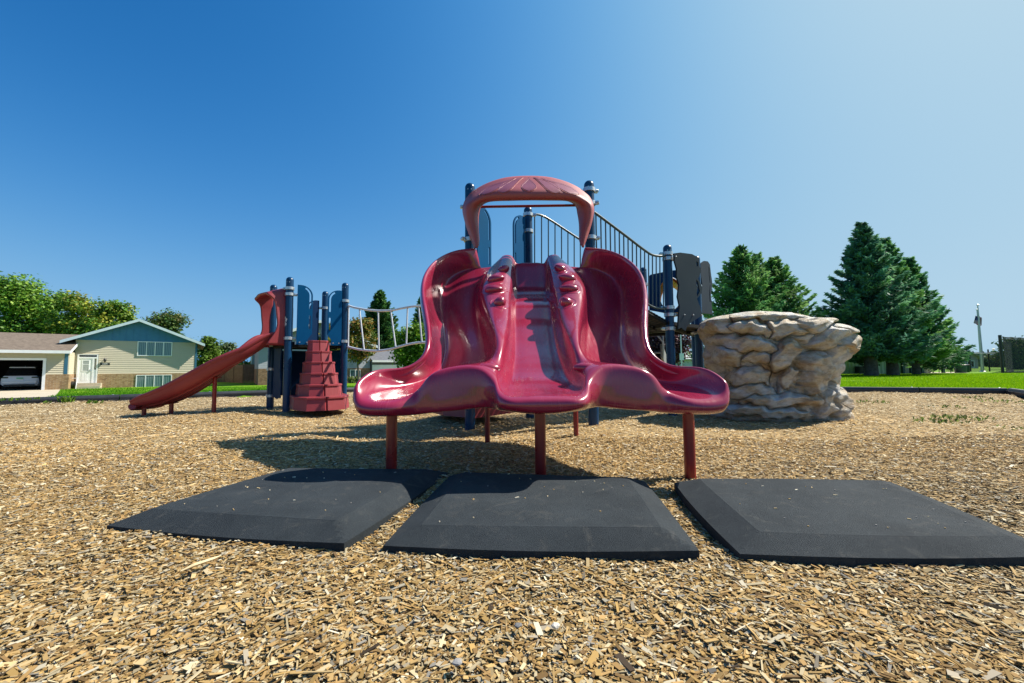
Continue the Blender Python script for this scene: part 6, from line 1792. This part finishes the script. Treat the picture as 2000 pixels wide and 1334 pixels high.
# ================================================================== CARS
M['carwhite'] = pmat('white_car_paint', (0.62, 0.66, 0.72), None, rough=.25, coat=.6)
M['carglass'] = pmat('dark_car_glass', (0.01, 0.012, 0.015), None, rough=.06)
M['tyre'] = pmat('tyre_rubber', (0.02, 0.02, 0.02), None, rough=.9)
M['lampred'] = pmat('red_tail_lamp', (0.25, 0.01, 0.015), None, rough=.15)
def loft(mb, secs, close=True):
    n = len(secs[0]); vs = [v for s_ in secs for v in s_]; fs = []
    for i in range(len(secs) - 1):
        for k in range(n): fs.append((i * n + k, i * n + (k + 1) % n, (i + 1) * n + (k + 1) % n, (i + 1) * n + k))
    fs.append(tuple(range(n))[::-1]); fs.append(tuple(range((len(secs) - 1) * n, len(secs) * n)))
    mb.add(vs, fs)
def car(name, label, loc, rz, paint, suv=True):
    """rear of the car at local y=0, nose at +y"""
    root = thing(name, label, 'car', loc, rz)
    T = Matrix.Translation(Vector(loc)) @ Matrix.Rotation(rz, 4, 'Z')
    def sec(y, hw, z0, z1, r_=.12):
        pts = [(-hw + r_, z0), (hw - r_, z0), (hw, z0 + r_), (hw + .0, (z0 + z1) / 2), (hw - .02, z1 - r_), (hw - r_ - .02, z1), (-hw + r_ + .02, z1), (-hw + .02, z1 - r_), (-hw, (z0 + z1) / 2), (-hw, z0 + r_)]
        return [T @ Vector((x, y, z)) for x, z in pts]
    mb = MB(); top = 1.02 if suv else .88
    loft(mb, [sec(0.0, .80, .42, top - .06), sec(.06, .90, .32, top), sec(.4, .95, .24, top + .02), sec(1.6, .96, .22, top), sec(3.2, .95, .22, top - .02), sec(4.2, .92, .26, top - .12), sec(4.65, .80, .34, top - .25)])
    body = mb.build('body', paint, root, smooth=35)
    mb = MB(); rt = 1.66 if suv else 1.42
    def csec(y, hb, ht, z0, z1):
        return [T @ Vector((x, y, z)) for x, z in ((-hb, z0), (hb, z0), (ht, z1 - .06), (ht - .1, z1), (-ht + .1, z1), (-ht, z1 - .06))]
    loft(mb, [csec(.10, .84, .62, top - .02, top + .02), csec(.42 if suv else .9, .88, .68, top - .02, rt - .10), csec(.7 if suv else 1.3, .89, .70, top - .02, rt - .02), csec(2.2, .89, .70, top - .02, rt - .02), csec(3.3, .88, .66, top - .04, top + .04)])
    mb.build('window_glass', M['carglass'], root, smooth=35)
    mb = MB()
    y0 = .36 if suv else 1.2
    loft(mb, [[T @ Vector((x, y, z)) for x, z in ((-.63, zb), (.63, zb), (.6, zb + .05), (-.6, zb + .05))] for y, zb in ((y0, rt - .06), (y0 + .4, rt - .012), (2.2, rt - .015), (2.45, rt - .1))])
    mb.build('car_roof', paint, root, smooth=35)
    for sx_ in (-1, 1):
        for yy in (.85, 3.65):
            mb = MB(); Tw = T @ Matrix.Translation((sx_ * .84, yy, .34)) @ Matrix.Rotation(PI / 2, 4, 'Y')
            mb.lathe((0, 0, 0), [(.2, -.11), (.32, -.11), (.345, -.08), (.345, .08), (.32, .11), (.2, .11)], 24, M=Tw)
            wl_ = mb.build('wheel', M['tyre'], root, smooth=40)
            mb = MB(); mb.lathe((0, 0, 0), [(.05, -.115), (.21, -.105), (.21, .105), (.05, .115)], 16, M=Tw); mb.build('rim', M['galv'], wl_, smooth=40)
        mb = MB(); mb.box((sx_ * .72, -.005, top - .12), (.34, .08, .085), bev=.02, M=T); mb.build('tail_lamp', M['lampred'] if not suv else M['carglass'], root)
        mb = MB(); mb.box((sx_ * .60, -.012, .40), (.34, .07, .07), bev=.02, M=T); mb.build('exhaust_trim', M['galv'], root)
        mb = MB(); mb.box((sx_ * 1.02, 2.75, top + .06), (.18, .12, .13), bev=.03, M=T); mb.build('wing_mirror', paint, root)
    mb = MB(); mb.box((0, .0, .37), (1.5, .12, .10), bev=.03, M=T); mb.build('lower_bumper', M['ironblack'], root)
    mb = MB(); mb.box((0, -.01, .56), (1.66, .10, .2), bev=.04, M=T); mb.build('bumper', paint, root)
    mb = MB(); mb.box((0, -.012, top - .2), (.34, .05, .16), bev=.004, M=T)
    pl = mb.build('number_plate', pmat('plate_white', (0.55, .6, .58), None, rough=.4), root)
    mb = MB(); mb.box((0, -.038, top - .17), (.32, .006, .08), M=T); mb.build('plate_band', pmat('plate_green', (0.02, 0.35, 0.18), None, rough=.4), pl)
    if suv:
        mb = MB(); loft(mb, [[T @ Vector((x, 1.0 + yy, rt - .01 + z)) for x, z in ((-.02, 0), (.02, 0), (.01, h_), (-.01, h_))] for yy, h_ in ((0, .09), (.12, .03))]); mb.build('roof_fin', paint, root)
    return root
ca = H.hit(39, 740, bG - 1.6)[0]
cw = H.w(ca, bG - 1.6, zg + .03)
car('parked_car', 'white SUV parked nose in inside the open dark garage', tuple(cw), H.ang, M['carwhite'])
c0_ = P(765, 730, 35.0)
car('parked_car', 'dark glazed silver car parked before the white door of the grey garage', (c0_.x - .2, 35.0, gz(c0_.x, 35.0) + .03), R(-52), pmat('silver_car_paint', (.5, .53, .56), None, rough=.25, coat=.5), suv=False)

# ================================================================== GREY HOUSE behind the small tower
M['grey'] = siding_mat('grey_siding', (0.30, 0.32, 0.36), .16)
M['dshingle'] = shingle_mat('dark_grey_shingle', (0.09, 0.095, 0.11), (0.16, 0.165, 0.18))
M['dgrey'] = pmat('dark_grey_wall', (0.10, 0.11, 0.13), None, rough=.7)
M['redbrick'] = brick_mat('brown_brick', (0.30, 0.15, 0.08), (0.22, 0.11, 0.06), (0.35, 0.28, 0.22), 0)
z2 = -.62
H2 = Frame(723, 41.0, R(34), z2)
gh = thing('grey_house', 'grey sided house with brown brick base behind the small tower and wavy ladder', 'house', tuple(H2.O), H2.ang)
zs2 = H2.hit(700, 672)[1]; zb2 = H2.hit(700, 719)[1]
mb = MB(); H2.box(mb, -9.5, 0, -9, 0, zb2, zs2); mb.build('siding_wall', M['grey'], gh)
mb = MB(); H2.box(mb, -9.5, .02, -9.02, .03, z2 - .3, zb2); mb.build('brick_base', M['redbrick'], gh)
mb = MB(); pk = zs2 + 2.0
mb.slab([H2.w(-9.5, 0, zs2), H2.w(0, 0, zs2), H2.w(-4.75, 0, pk)], H2.n * -.2); mb.build('gable_wall', M['grey'], gh)
mb = MB()
for sg in (-1, 1):
    mb.slab([H2.w(-4.75, .6, pk + .1), H2.w(-4.75 + sg * 5.3, .6, zs2 - .15), H2.w(-4.75 + sg * 5.3, -9.4, zs2 - .15), H2.w(-4.75, -9.4, pk + .1)], (0, 0, -.12))
rf = mb.build('roof', M['dshingle'], gh)
mb = MB()
for sg in (-1, 1):
    mb.slab([H2.w(-4.75, .6, pk + .12), H2.w(-4.75 + sg * 5.35, .6, zs2 - .15), H2.w(-4.75 + sg * 5.35, .6, zs2 - .42), H2.w(-4.75, .6, pk - .14)], H2.n * .04)
mb.build('rake_board', M['white'], rf)
window(683.5, 722, 704, 737, 2, parent=gh, F_=H2, gm=pmat('dark_teal_glass', (0.06, 0.12, 0.13), None, rough=.08))
zf = H2.hit(750, 704.5, 1.0)[1]; zd = H2.hit(750, 712, 1)[1]
mb = MB(); H2.box(mb, .05, 7.5, -6, .4, zd, zf - .02); H2.box(mb, 3.3, 7.5, -6, .4, z2 - .3, zd); H2.box(mb, .05, 3.3, -6, .4, z2 - .3, zd); mb.build('garage_wall', M['dgrey'], gh)
mb = MB(); H2.box(mb, .1, 3.2, .401, .48, z2, zd - .02)
gd = mb.build('garage_door', pmat('pale_garage_door', (0.62, 0.70, 0.70), (0.56, .64, .64), 3, rough=.5), gh)
mb = MB()
for k in range(1, 4): H2.box(mb, .1, 3.2, .4805, .488, z2 + k * (zd - z2) / 4 - .015, z2 + k * (zd - z2) / 4 + .015)
mb.build('door_groove', M['fascia'], gd)
mb = MB(); zrg = H2.hit(750, 684, -3.0)[1]
mb.slab([H2.w(.03, .62, zf + .05), H2.w(8, .62, zf + .05), H2.w(8, -3.0, zrg), H2.w(.03, -3.0, zrg)], (0, 0, -.1))
mb.slab([H2.w(.03, -3, zrg), H2.w(8, -3, zrg), H2.w(8, -6.6, zf + .05), H2.w(.03, -6.6, zf + .05)], (0, 0, -.1))
rg_ = mb.build('garage_roof', M['dshingle'], gh)
mb = MB(); H2.box(mb, .03, 8.02, .62, .72, zf - .14, zf + .06); mb.build('gutter', M['white'], rg_)
dq_ = [H2.w(a_, b2_, 0) for a_, b2_ in ((-.1, .5), (3.6, .5), (4.0, 12), (-.4, 12))]
strip_sheet('driveway', [(q.x, q.y) for q in dq_], M['concrete'], 0.014)  # unseen drive, added so pale bounce replaces lawn green on the garage door
# flower bed shrubs along its brick base
for k, (px, lb) in enumerate(((684, 'pale leafy shrub under the window of the grey house, left one'), (697, 'pale leafy shrub under the right half of the grey house window'), (710, 'pale leafy shrub at the corner of the grey house'))):
    q = H2.w(H2.hit(px, 742, .6)[0], .7, z2)
    broadleaf('shrub', lb, q.x, q.y, .62, .95, [(0.12, 0.2, 0.03), (0.2, 0.27, 0.08), (0.08, 0.15, 0.02), (0.3, 0.33, 0.16)], 70 + k, n=1500, leaf=.1, crown_lo=.02, lobes=10, trunk_r=.02, group='shrubs along the grey house')

# blue house corner behind the fence
H3 = Frame(490, 52.0, R(8), -.62)
bh = thing('blue_house', 'blue grey house corner with white trim above the wooden fence', 'house', tuple(H3.O), H3.ang)
z3 = H3.hit(500, 682)[1]
M['bluegrey'] = siding_mat('blue_grey_siding', (0.16, 0.21, 0.26), .2)
mb = MB(); H3.box(mb, 0, 9, -8, 0, -1, z3); mb.build('siding_wall', M['bluegrey'], bh)
mb = MB(); H3.box(mb, -.02, .14, -.1, .04, -1, z3 - .01); mb.build('corner_board', M['white'], bh)
mb = MB(); pk3 = z3 + 1.9
mb.slab([H3.w(0, 0, z3), H3.w(9, 0, z3), H3.w(4.5, 0, pk3)], H3.n * -.2); mb.build('gable_wall', M['bluegrey'], bh)
mb = MB()
for sg in (-1, 1): mb.slab([H3.w(4.5, .5, pk3 + .1), H3.w(4.5 + sg * 4.9, .5, z3 - .08), H3.w(4.5 + sg * 4.9, -8.4, z3 - .08), H3.w(4.5, -8.4, pk3 + .1)], (0, 0, -.12))
mb.build('roof', M['dshingle'], bh)
window(505, 684.5, 514, 694, 2, parent=bh, F_=H3, gm=M['blackgloss'])

# wooden fence
M['fence'] = pmat('brown_fence_board', (0.13, 0.08, 0.055), (0.19, 0.125, 0.085), 3, rough=.85, bump=.3, bscale=12)
def wood_fence(label, p0, p1, h_, seed):
    p0 = Vector((p0.x, p0.y, 0)); p1 = Vector((p1.x, p1.y, 0)); d = p1 - p0; Lx = d.length; d.normalize()
    z0 = gz(p0.x, p0.y)
    root = thing('wooden_fence', label, 'fence', (p0.x, p0.y, z0), math.atan2(d.y, d.x), group='wooden fences by the houses')
    T = Matrix.Translation((p0.x, p0.y, z0)) @ Matrix.Rotation(math.atan2(d.y, d.x), 4, 'Z')
    rn = random.Random(seed); mb = MB(); n = int(Lx / .145)
    for k in range(n):
        x = (k + .5) * Lx / n; hh_ = h_ + .02 * (rn.random() - .5)
        mb.box((x, rn.random() * .008, hh_ / 2 + .02), (Lx / n - .008, .02, hh_), M=T)
    mb.build('board_panel', M['fence'], root)
    mb = MB()
    for zz in (.35, h_ - .3): mb.box((Lx / 2, .04, zz), (Lx, .05, .09), M=T)
    mb.build('fence_rail', M['fence'], root)
    for k in range(int(Lx / 2.4) + 1):
        mb = MB(); mb.box((min(k * 2.4 + .05, Lx - .05), .08, h_ / 2), (.09, .03, h_ + .1), M=T); mb.build('fence_post', M['fence'], root)
fa, fb, fc = P(415, 740, 47), P(475.5, 740, 42.5), P(640, 740, 47)
wood_fence('brown wooden board fence, shaded left section running back from the corner', fb, P(405, 740, 48.5), 1.88, 1)
wood_fence('brown wooden board fence, front section behind the navy posts', fb, fc, 1.92, 2)

# pale bungalow and sign pole seen under the lower deck
H4 = Frame(1340, 62.0, R(0), 0.0)
pb_ = thing('pale_bungalow', 'pale low bungalow far behind the navy posts left of the boulder', 'house', tuple(H4.O), H4.ang)
z4 = H4.hit(1370, 701)[1]
mb = MB(); H4.box(mb, -2.5, 6, -7, 0, -.3, z4); mb.build('wall', siding_mat('pale_siding', (.55, .58, .58), .2), pb_)
mb = MB(); mb.slab([H4.w(-3, .5, z4), H4.w(6.5, .5, z4), H4.w(6.5, -3.5, z4 + 1.1), H4.w(-3, -3.5, z4 + 1.1)], (0, 0, -.1)); mb.slab([H4.w(-3, -3.5, z4 + 1.1), H4.w(6.5, -3.5, z4 + 1.1), H4.w(6.5, -7.4, z4), H4.w(-3, -7.4, z4)], (0, 0, -.1))
mb.build('roof', shingle_mat('pale_green_shingle', (.34, .38, .36), (.45, .48, .46)), pb_)
window(1352, 704.5, 1362, 711, 2, parent=pb_, F_=H4, gm=M['blackgloss'])
sp_ = P(1331, 700, 19.0)
sg = thing('sign_pole', 'thin grey pole with a small pale plate beside the navy post under the lower deck', 'sign', (sp_.x, 19, 0))
mb = MB(); mb.tube([(sp_.x, 19, -.1), (sp_.x, 19, P(1331, 640, 19).z)], .03, n=8); mb.build('pole', M['silver'], sg, smooth=40)
mb = MB(); mb.box((sp_.x, 18.96, P(1331, 697, 19).z), (.20, .012, .32)); mb.build('sign_plate', M['white'], sg)

# ================================================================== PARK BUILDING, TABLE, BINS, FLAGS, FENCES on the right
M['gsteel'] = pmat('pale_green_steel_wall', (0.50, 0.56, 0.36), (0.46, 0.52, 0.33), 2, rough=.5)
m = M['gsteel']; nt = m.node_tree; b = nt.nodes['Principled BSDF']
tc = N(nt, 'ShaderNodeTexCoord'); sp = N(nt, 'ShaderNodeSeparateXYZ'); L(nt, tc.outputs['Object'], sp.inputs[0])
wv = N(nt, 'ShaderNodeMath', operation='MULTIPLY'); wv.inputs[1].default_value = 20; L(nt, sp.outputs['X'], wv.inputs[0])
sn = N(nt, 'ShaderNodeMath', operation='SINE'); L(nt, wv.outputs[0], sn.inputs[0])
bp = N(nt, 'ShaderNodeBump', Strength=.7, Distance=.03); L(nt, sn.outputs[0], bp.inputs['Height']); L(nt, bp.outputs[0], b.inputs['Normal'])
M['dgreen'] = pmat('dark_green_trim', (0.012, 0.06, 0.04), None, rough=.45)
M['cream'] = pmat('cream_wall', (0.58, 0.50, 0.27), None, rough=.6)
H5 = Frame(1655, 37.0, R(-4), 0.0)
pk5 = thing('park_building', 'low pale green metal park building with dark green posts behind the spruces', 'building', tuple(H5.O), H5.ang)
a1 = H5.hit(1760, 710)[0]; a2 = H5.hit(1790, 710)[0]; a3 = H5.hit(1801, 710)[0]; a4 = H5.hit(1842, 710)[0]
zt5 = 2.35
mb = MB(); H5.box(mb, -2.5, a1, -8, 0, -.2, zt5); H5.box(mb, a3, a4, -8, -1.2, -.2, zt5); mb.build('wall', M['gsteel'], pk5)
mb = MB(); H5.box(mb, a1 + .004, a2, -8, -.5, -.2, zt5); mb.build('entry_wall', M['cream'], pk5)
for px in (1761, 1776.5, 1798, 1839):
    a = H5.hit(px, 710)[0]; mb = MB(); H5.box(mb, a - .09, a + .09, .01, .2, -.2, zt5); mb.build('post', M['dgreen'], pk5)
mb = MB(); a = H5.hit(1792, 715, -.5)[0]; H5.box(mb, a2 + .02, a3 - .02, -2.0, -1.9, 0, 2.1); mb.build('door', pmat('teal_door', (0.10, 0.22, 0.24), None, rough=.5), pk5)
mb = MB(); mb.slab([H5.w(-3, 1.2, zt5), H5.w(a4 + .5, 1.2, zt5), H5.w(a4 + .5, -4, zt5 + .9), H5.w(-3, -4, zt5 + .9)], (0, 0, .08)); mb.slab([H5.w(-3, -4, zt5 + .9), H5.w(a4 + .5, -4, zt5 + .9), H5.w(a4 + .5, -9, zt5), H5.w(-3, -9, zt5)], (0, 0, .08))
mb.build('roof', M['dgreen'], pk5)
mb = MB(); q0_ = H5.hit(1669, 720)[0]; q1_ = H5.hit(1687, 720)[0]; H5.box(mb, q0_, q1_, .005, .5, .1, .68); H5.box(mb, q0_ + .1, q1_ - .1, .5, .53, .2, .6); mb.build('wall_unit', M['ironblack'], pk5)
# concrete pad
strip_sheet('picnic_pad', [(at_px(1770, 36), 36.2), (at_px(1880, 36), 35.6), (at_px(1880, 40), 40), (at_px(1770, 40), 40)], M['concrete'], .02)
# picnic table
tx, ty = at_px(1821, 37), 37.2
pt = thing('picnic_table', 'dark green picnic table with side benches on the pad near the bins', 'picnic table', (tx, ty, 0.05))
mb = MB(); mb.box((tx, ty, .76), (1.85, .75, .05), bev=.01); mb.build('table_top', M['dgreen'], pt)
for sx_ in (-1, 1):
    mb = MB(); mb.box((tx + sx_ * 1.25, ty, .46), (.28, 1.8, .05), bev=.01); mb.build('bench_seat', M['dgreen'], pt)
    mb = MB(); o = Vector((tx, ty + sx_ * .5, 0))
    mb.tube([o + Vector((-.75, 0, .05)), o + Vector((.3, 0, .74))], .04, n=8); mb.tube([o + Vector((.75, 0, .05)), o + Vector((-.3, 0, .74))], .04, n=8); mb.tube([o + Vector((-1.25, 0, .42)), o + Vector((1.25, 0, .42))], .035, n=8)
    for q in (-1.25, 1.25): mb.tube([o + Vector((q, 0, .05)), o + Vector((q, 0, .44))], .03, n=8)
    mb.build('leg_frame', M['dgreen'], pt)
# bins
for k, (px, d, w_, lb) in enumerate(((1874, 36.5, .42, 'larger dark green trash bin nearer the camera beside the picnic table'), (1884, 38.5, .30, 'dark green trash bin half hidden behind the larger bin'))):
    x = at_px(px, d); t_ = thing('trash_bin', lb, 'trash bin', (x, d, .05), 0, group='trash bins by the picnic pad')
    mb = MB(); mb.lathe((x, d, .05), [(w_ * .86, 0), (w_ * .9, .05), (w_ * .98, .6), (w_ * .98, .66)], 20); mb.build('bin_body', M['dgreen'], t_, smooth=40)
    mb = MB(); mb.lathe((x, d, .05), [(w_ * 1.04, .66), (w_ * 1.04, .70), (w_ * .95, .73), (w_ * .5, .74)], 20); mb.build('bin_rim', M['ironblack'], t_, smooth=40)
# flagpoles
def flagpole(px, py_base, py_top, d, label):
    x = at_px(px, d); zt_ = P(px, py_top, d).z
    r_ = thing('flagpole', label, 'flagpole', (x, d, 0), 0, group='flagpoles on the lawn')
    mb = MB(); mb.tube([(x, d, -.1), (x, d, zt_ * .5), (x, d, zt_)], [.105, .085, .045], n=14); mb.build('pole', pmat('aluminium_pole', (.55, .54, .50), (.5, .49, .45), 4, rough=.4, metal=.3), r_, smooth=40)
    mb = MB(); mb.lathe((x, d, zt_), [(.03, 0), (.1, .04), (.1, .10), (.02, .16)], 12); mb.build('finial', M['galv'], r_, smooth=40)
    mb = MB(); mb.lathe((x, d, 0), [(.24, 0), (.22, .08), (.12, .12)], 14); mb.build('base_collar', M['galv'], r_, smooth=40)
    return x, zt_
fx, fz = flagpole(1918, 727, 597, 42, 'nearer taller pale flagpole standing alone on the lawn')
fx2, fz2 = flagpole(1916, 724, 606, 46, 'flagpole close behind the taller one, flying the striped flag')
# flag: drooping cloth
m, nt, b = base_mat('striped_flag_cloth')
uvn = N(nt, 'ShaderNodeVertexColor', layer_name='Col'); L(nt, uvn.outputs[0], b.inputs['Base Color']); b.inputs['Roughness'].default_value = .8
nu, nv = 52, 40
zt_ = P(1905, 614, 46).z; dv_ = (zt_ - P(1905, 632, 46).z) / 1.0
Vf, Cf = [], []
for j in range(nv):
    for i in range(nu):
        u, v = i / (nu - 1), j / (nv - 1)
        ang_ = R(-8 - 52 * min(1, u * 1.6))
        x = fx2 - .30 + .85 * u * math.cos(ang_) + .05 * math.sin(u * 14 + v * 3)
        z = zt_ - v * 0.95 - 0.45 * u - .10 * math.sin(u * 6)
        y = 46 - .1 + .16 * math.sin(u * 11 + v * 1.5)
        Vf.append((x - .15 * v * (1 - u), y, z))
        st_ = int(v * 13)
        c = (0.40, 0.015, 0.025) if st_ % 2 == 0 else (.55, .52, .5)
        if u < .42 and v < .54:
            c = (.02, .03, .12)
            if (i % 5 == 1) and (j % 5 == 1): c = (.4, .4, .45)
        Cf.append(c)
Ff = [(j * nu + i, j * nu + i + 1, (j + 1) * nu + i + 1, (j + 1) * nu + i) for j in range(nv - 1) for i in range(nu - 1)]
fl = raw_mesh('flag', Vf, Ff, m, colors=np.array(Cf), label='red white and blue flag hanging limp from the farther flagpole', cat='flag')
# chain link fences: fine wire mesh as real see-through weave
def mesh_mat(name, col, alpha):
    m, nt, b = base_mat(name)
    b.inputs['Base Color'].default_value = (*col, 1); b.inputs['Roughness'].default_value = .6; b.inputs['Alpha'].default_value = alpha
    return m
M['chain'] = mesh_mat('chain_link', (0.05, 0.06, 0.07), .28)
M['net'] = mesh_mat('black_net', (0.015, 0.02, 0.025), .50)
def chain_fence(label, pts, h_, posts, mat=None, rail=True, group=None, nm='chain_link_fence', cat='fence', pr=.06):
    root = thing(nm, label, cat, (pts[0][0], pts[0][1], 0), 0, group=group)
    for i in range(len(pts) - 1):
        a, b_ = Vector((*pts[i], 0)), Vector((*pts[i + 1], 0))
        mb = MB(); nn = (b_ - a).normalized(); nn = Vector((-nn.y, nn.x, 0)) * .006
        mb.slab([a + Vector((0, 0, .03)), b_ + Vector((0, 0, .03)), b_ + Vector((0, 0, h_)), a + Vector((0, 0, h_))], nn)
        mb.build('fence_mesh', mat or M['chain'], root)
        if rail:
            mb = MB(); mb.tube([a + Vector((0, 0, h_)), b_ + Vector((0, 0, h_))], .025, n=6); mb.build('fence_rail', M['ironblack'], root)
    for (x, y, hp) in posts:
        mb = MB(); mb.tube([(x, y, -.1), (x, y, hp)], pr, n=10); mb.build('fence_post', M['ironblack'], root, smooth=40)
    return root
def gp(px, d): return (at_px(px, d), d)
chain_fence('black chain link fence with tall posts behind the flagpoles', [gp(1846, 44), gp(1895, 43.5), gp(1932, 44), gp(1955, 45)], 2.1,
            [(*gp(1858, 44), 2.3), (*gp(1875, 44), 1.9), (*gp(1894, 43.5), 2.25), (*gp(1931, 44), 2.4)], rail=False)
# batting cage
cg = thing('batting_cage', 'black netted batting cage with a thick dark post at the right photo edge', 'batting cage', (*gp(1957, 37), 0))
for (px, d, h_) in ((1956.5, 36, 3.35), (1975, 46, 3.3), (2070, 36, 3.35)):
    x, y = gp(px, d); mb = MB(); mb.tube([(x, y, -.1), (x, y, h_)], .11, n=12); mb.build('post', M['ironblack'], cg, smooth=40)
c1_, c2_, c3_ = Vector((*gp(1962, 36), 0)), Vector((*gp(2068, 36), 0)), Vector((*gp(1977, 46), 0))
def sag_net(a, b_, h0, nm):
    n = 24; vs = []
    for k in range(n + 1):
        t = k / n; p = a.lerp(b_, t); vs += [Vector((p.x, p.y, .06)), Vector((p.x, p.y + .02 * math.sin(k * 2.1), h0 - .10 * math.sin(PI * t) - .05 * abs(math.sin(t * 20))))]
    mb = MB(); mb.add(vs, [(2 * k, 2 * k + 2, 2 * k + 3, 2 * k + 1) for k in range(n)]); o = mb.build(nm, M['net'], cg)
    md = o.modifiers.new('net', 'SOLIDIFY'); md.thickness = .008
    mb = MB(); mb.tube([vs[2 * k + 1] for k in range(n + 1)], .035, n=6); mb.build('net_rope', M['ironblack'], cg)
    mb = MB(); mb.tube([a + Vector((0, 0, .08)), b_ + Vector((0, 0, .08))], .07, n=6); mb.build('bottom_bar', M['ironblack'], cg)
sag_net(c1_, c2_, 3.2, 'cage_net'); sag_net(c1_, c3_, 3.2, 'cage_net')
mb = MB(); mb.tube([c1_ + Vector((.3, 5, 1.9)), c2_ + Vector((.3, 5, 1.9))], .05, n=6); mb.build('cross_rail', M['silver'], cg)
# far house beyond the fence
H6 = Frame(1862, 85.0, R(5), 0)
fh = thing('far_house', 'mauve grey house far off behind the fence and flagpoles', 'house', tuple(H6.O), H6.ang)
z6 = H6.hit(1880, 697)[1]; ap = H6.hit(1884, 686)[0]; zp6 = H6.hit(1884, 686)[1]; ae6 = H6.hit(1908, 690)[0]; a7 = H6.hit(1926, 690)[0]
M['mauve'] = siding_mat('mauve_siding', (0.36, 0.32, 0.34), .3)
mb = MB(); H6.box(mb, -.2, ae6, -10, 0, -.3, z6); H6.box(mb, ae6 + .01, a7, -10, -1.5, -.3, z6); mb.build('wall', M['mauve'], fh)
mb = MB(); mb.slab([H6.w(-.2, 0, z6), H6.w(ae6, 0, z6), H6.w(ap, 0, zp6)], H6.n * -.2); mb.build('gable_wall', M['mauve'], fh)
mb = MB()
for e_ in (-1.0, ae6 + .8): mb.slab([H6.w(ap, .6, zp6 + .2), H6.w(e_, .6, z6 - .1), H6.w(e_, -10.5, z6 - .1), H6.w(ap, -10.5, zp6 + .2)], (0, 0, -.2))
mb.slab([H6.w(ae6, -.8, z6 - .1), H6.w(a7 + .6, -.8, z6 - .1), H6.w(a7 + .6, -6, zp6), H6.w(ae6, -6, zp6)], (0, 0, -.2))
mb.build('roof', shingle_mat('grey_shingle', (.25, .25, .26), (.34, .34, .35)), fh)
window(1888, 704, 1902, 718, 2, parent=fh, F_=H6, gm=M['blackgloss'], fw=.15)
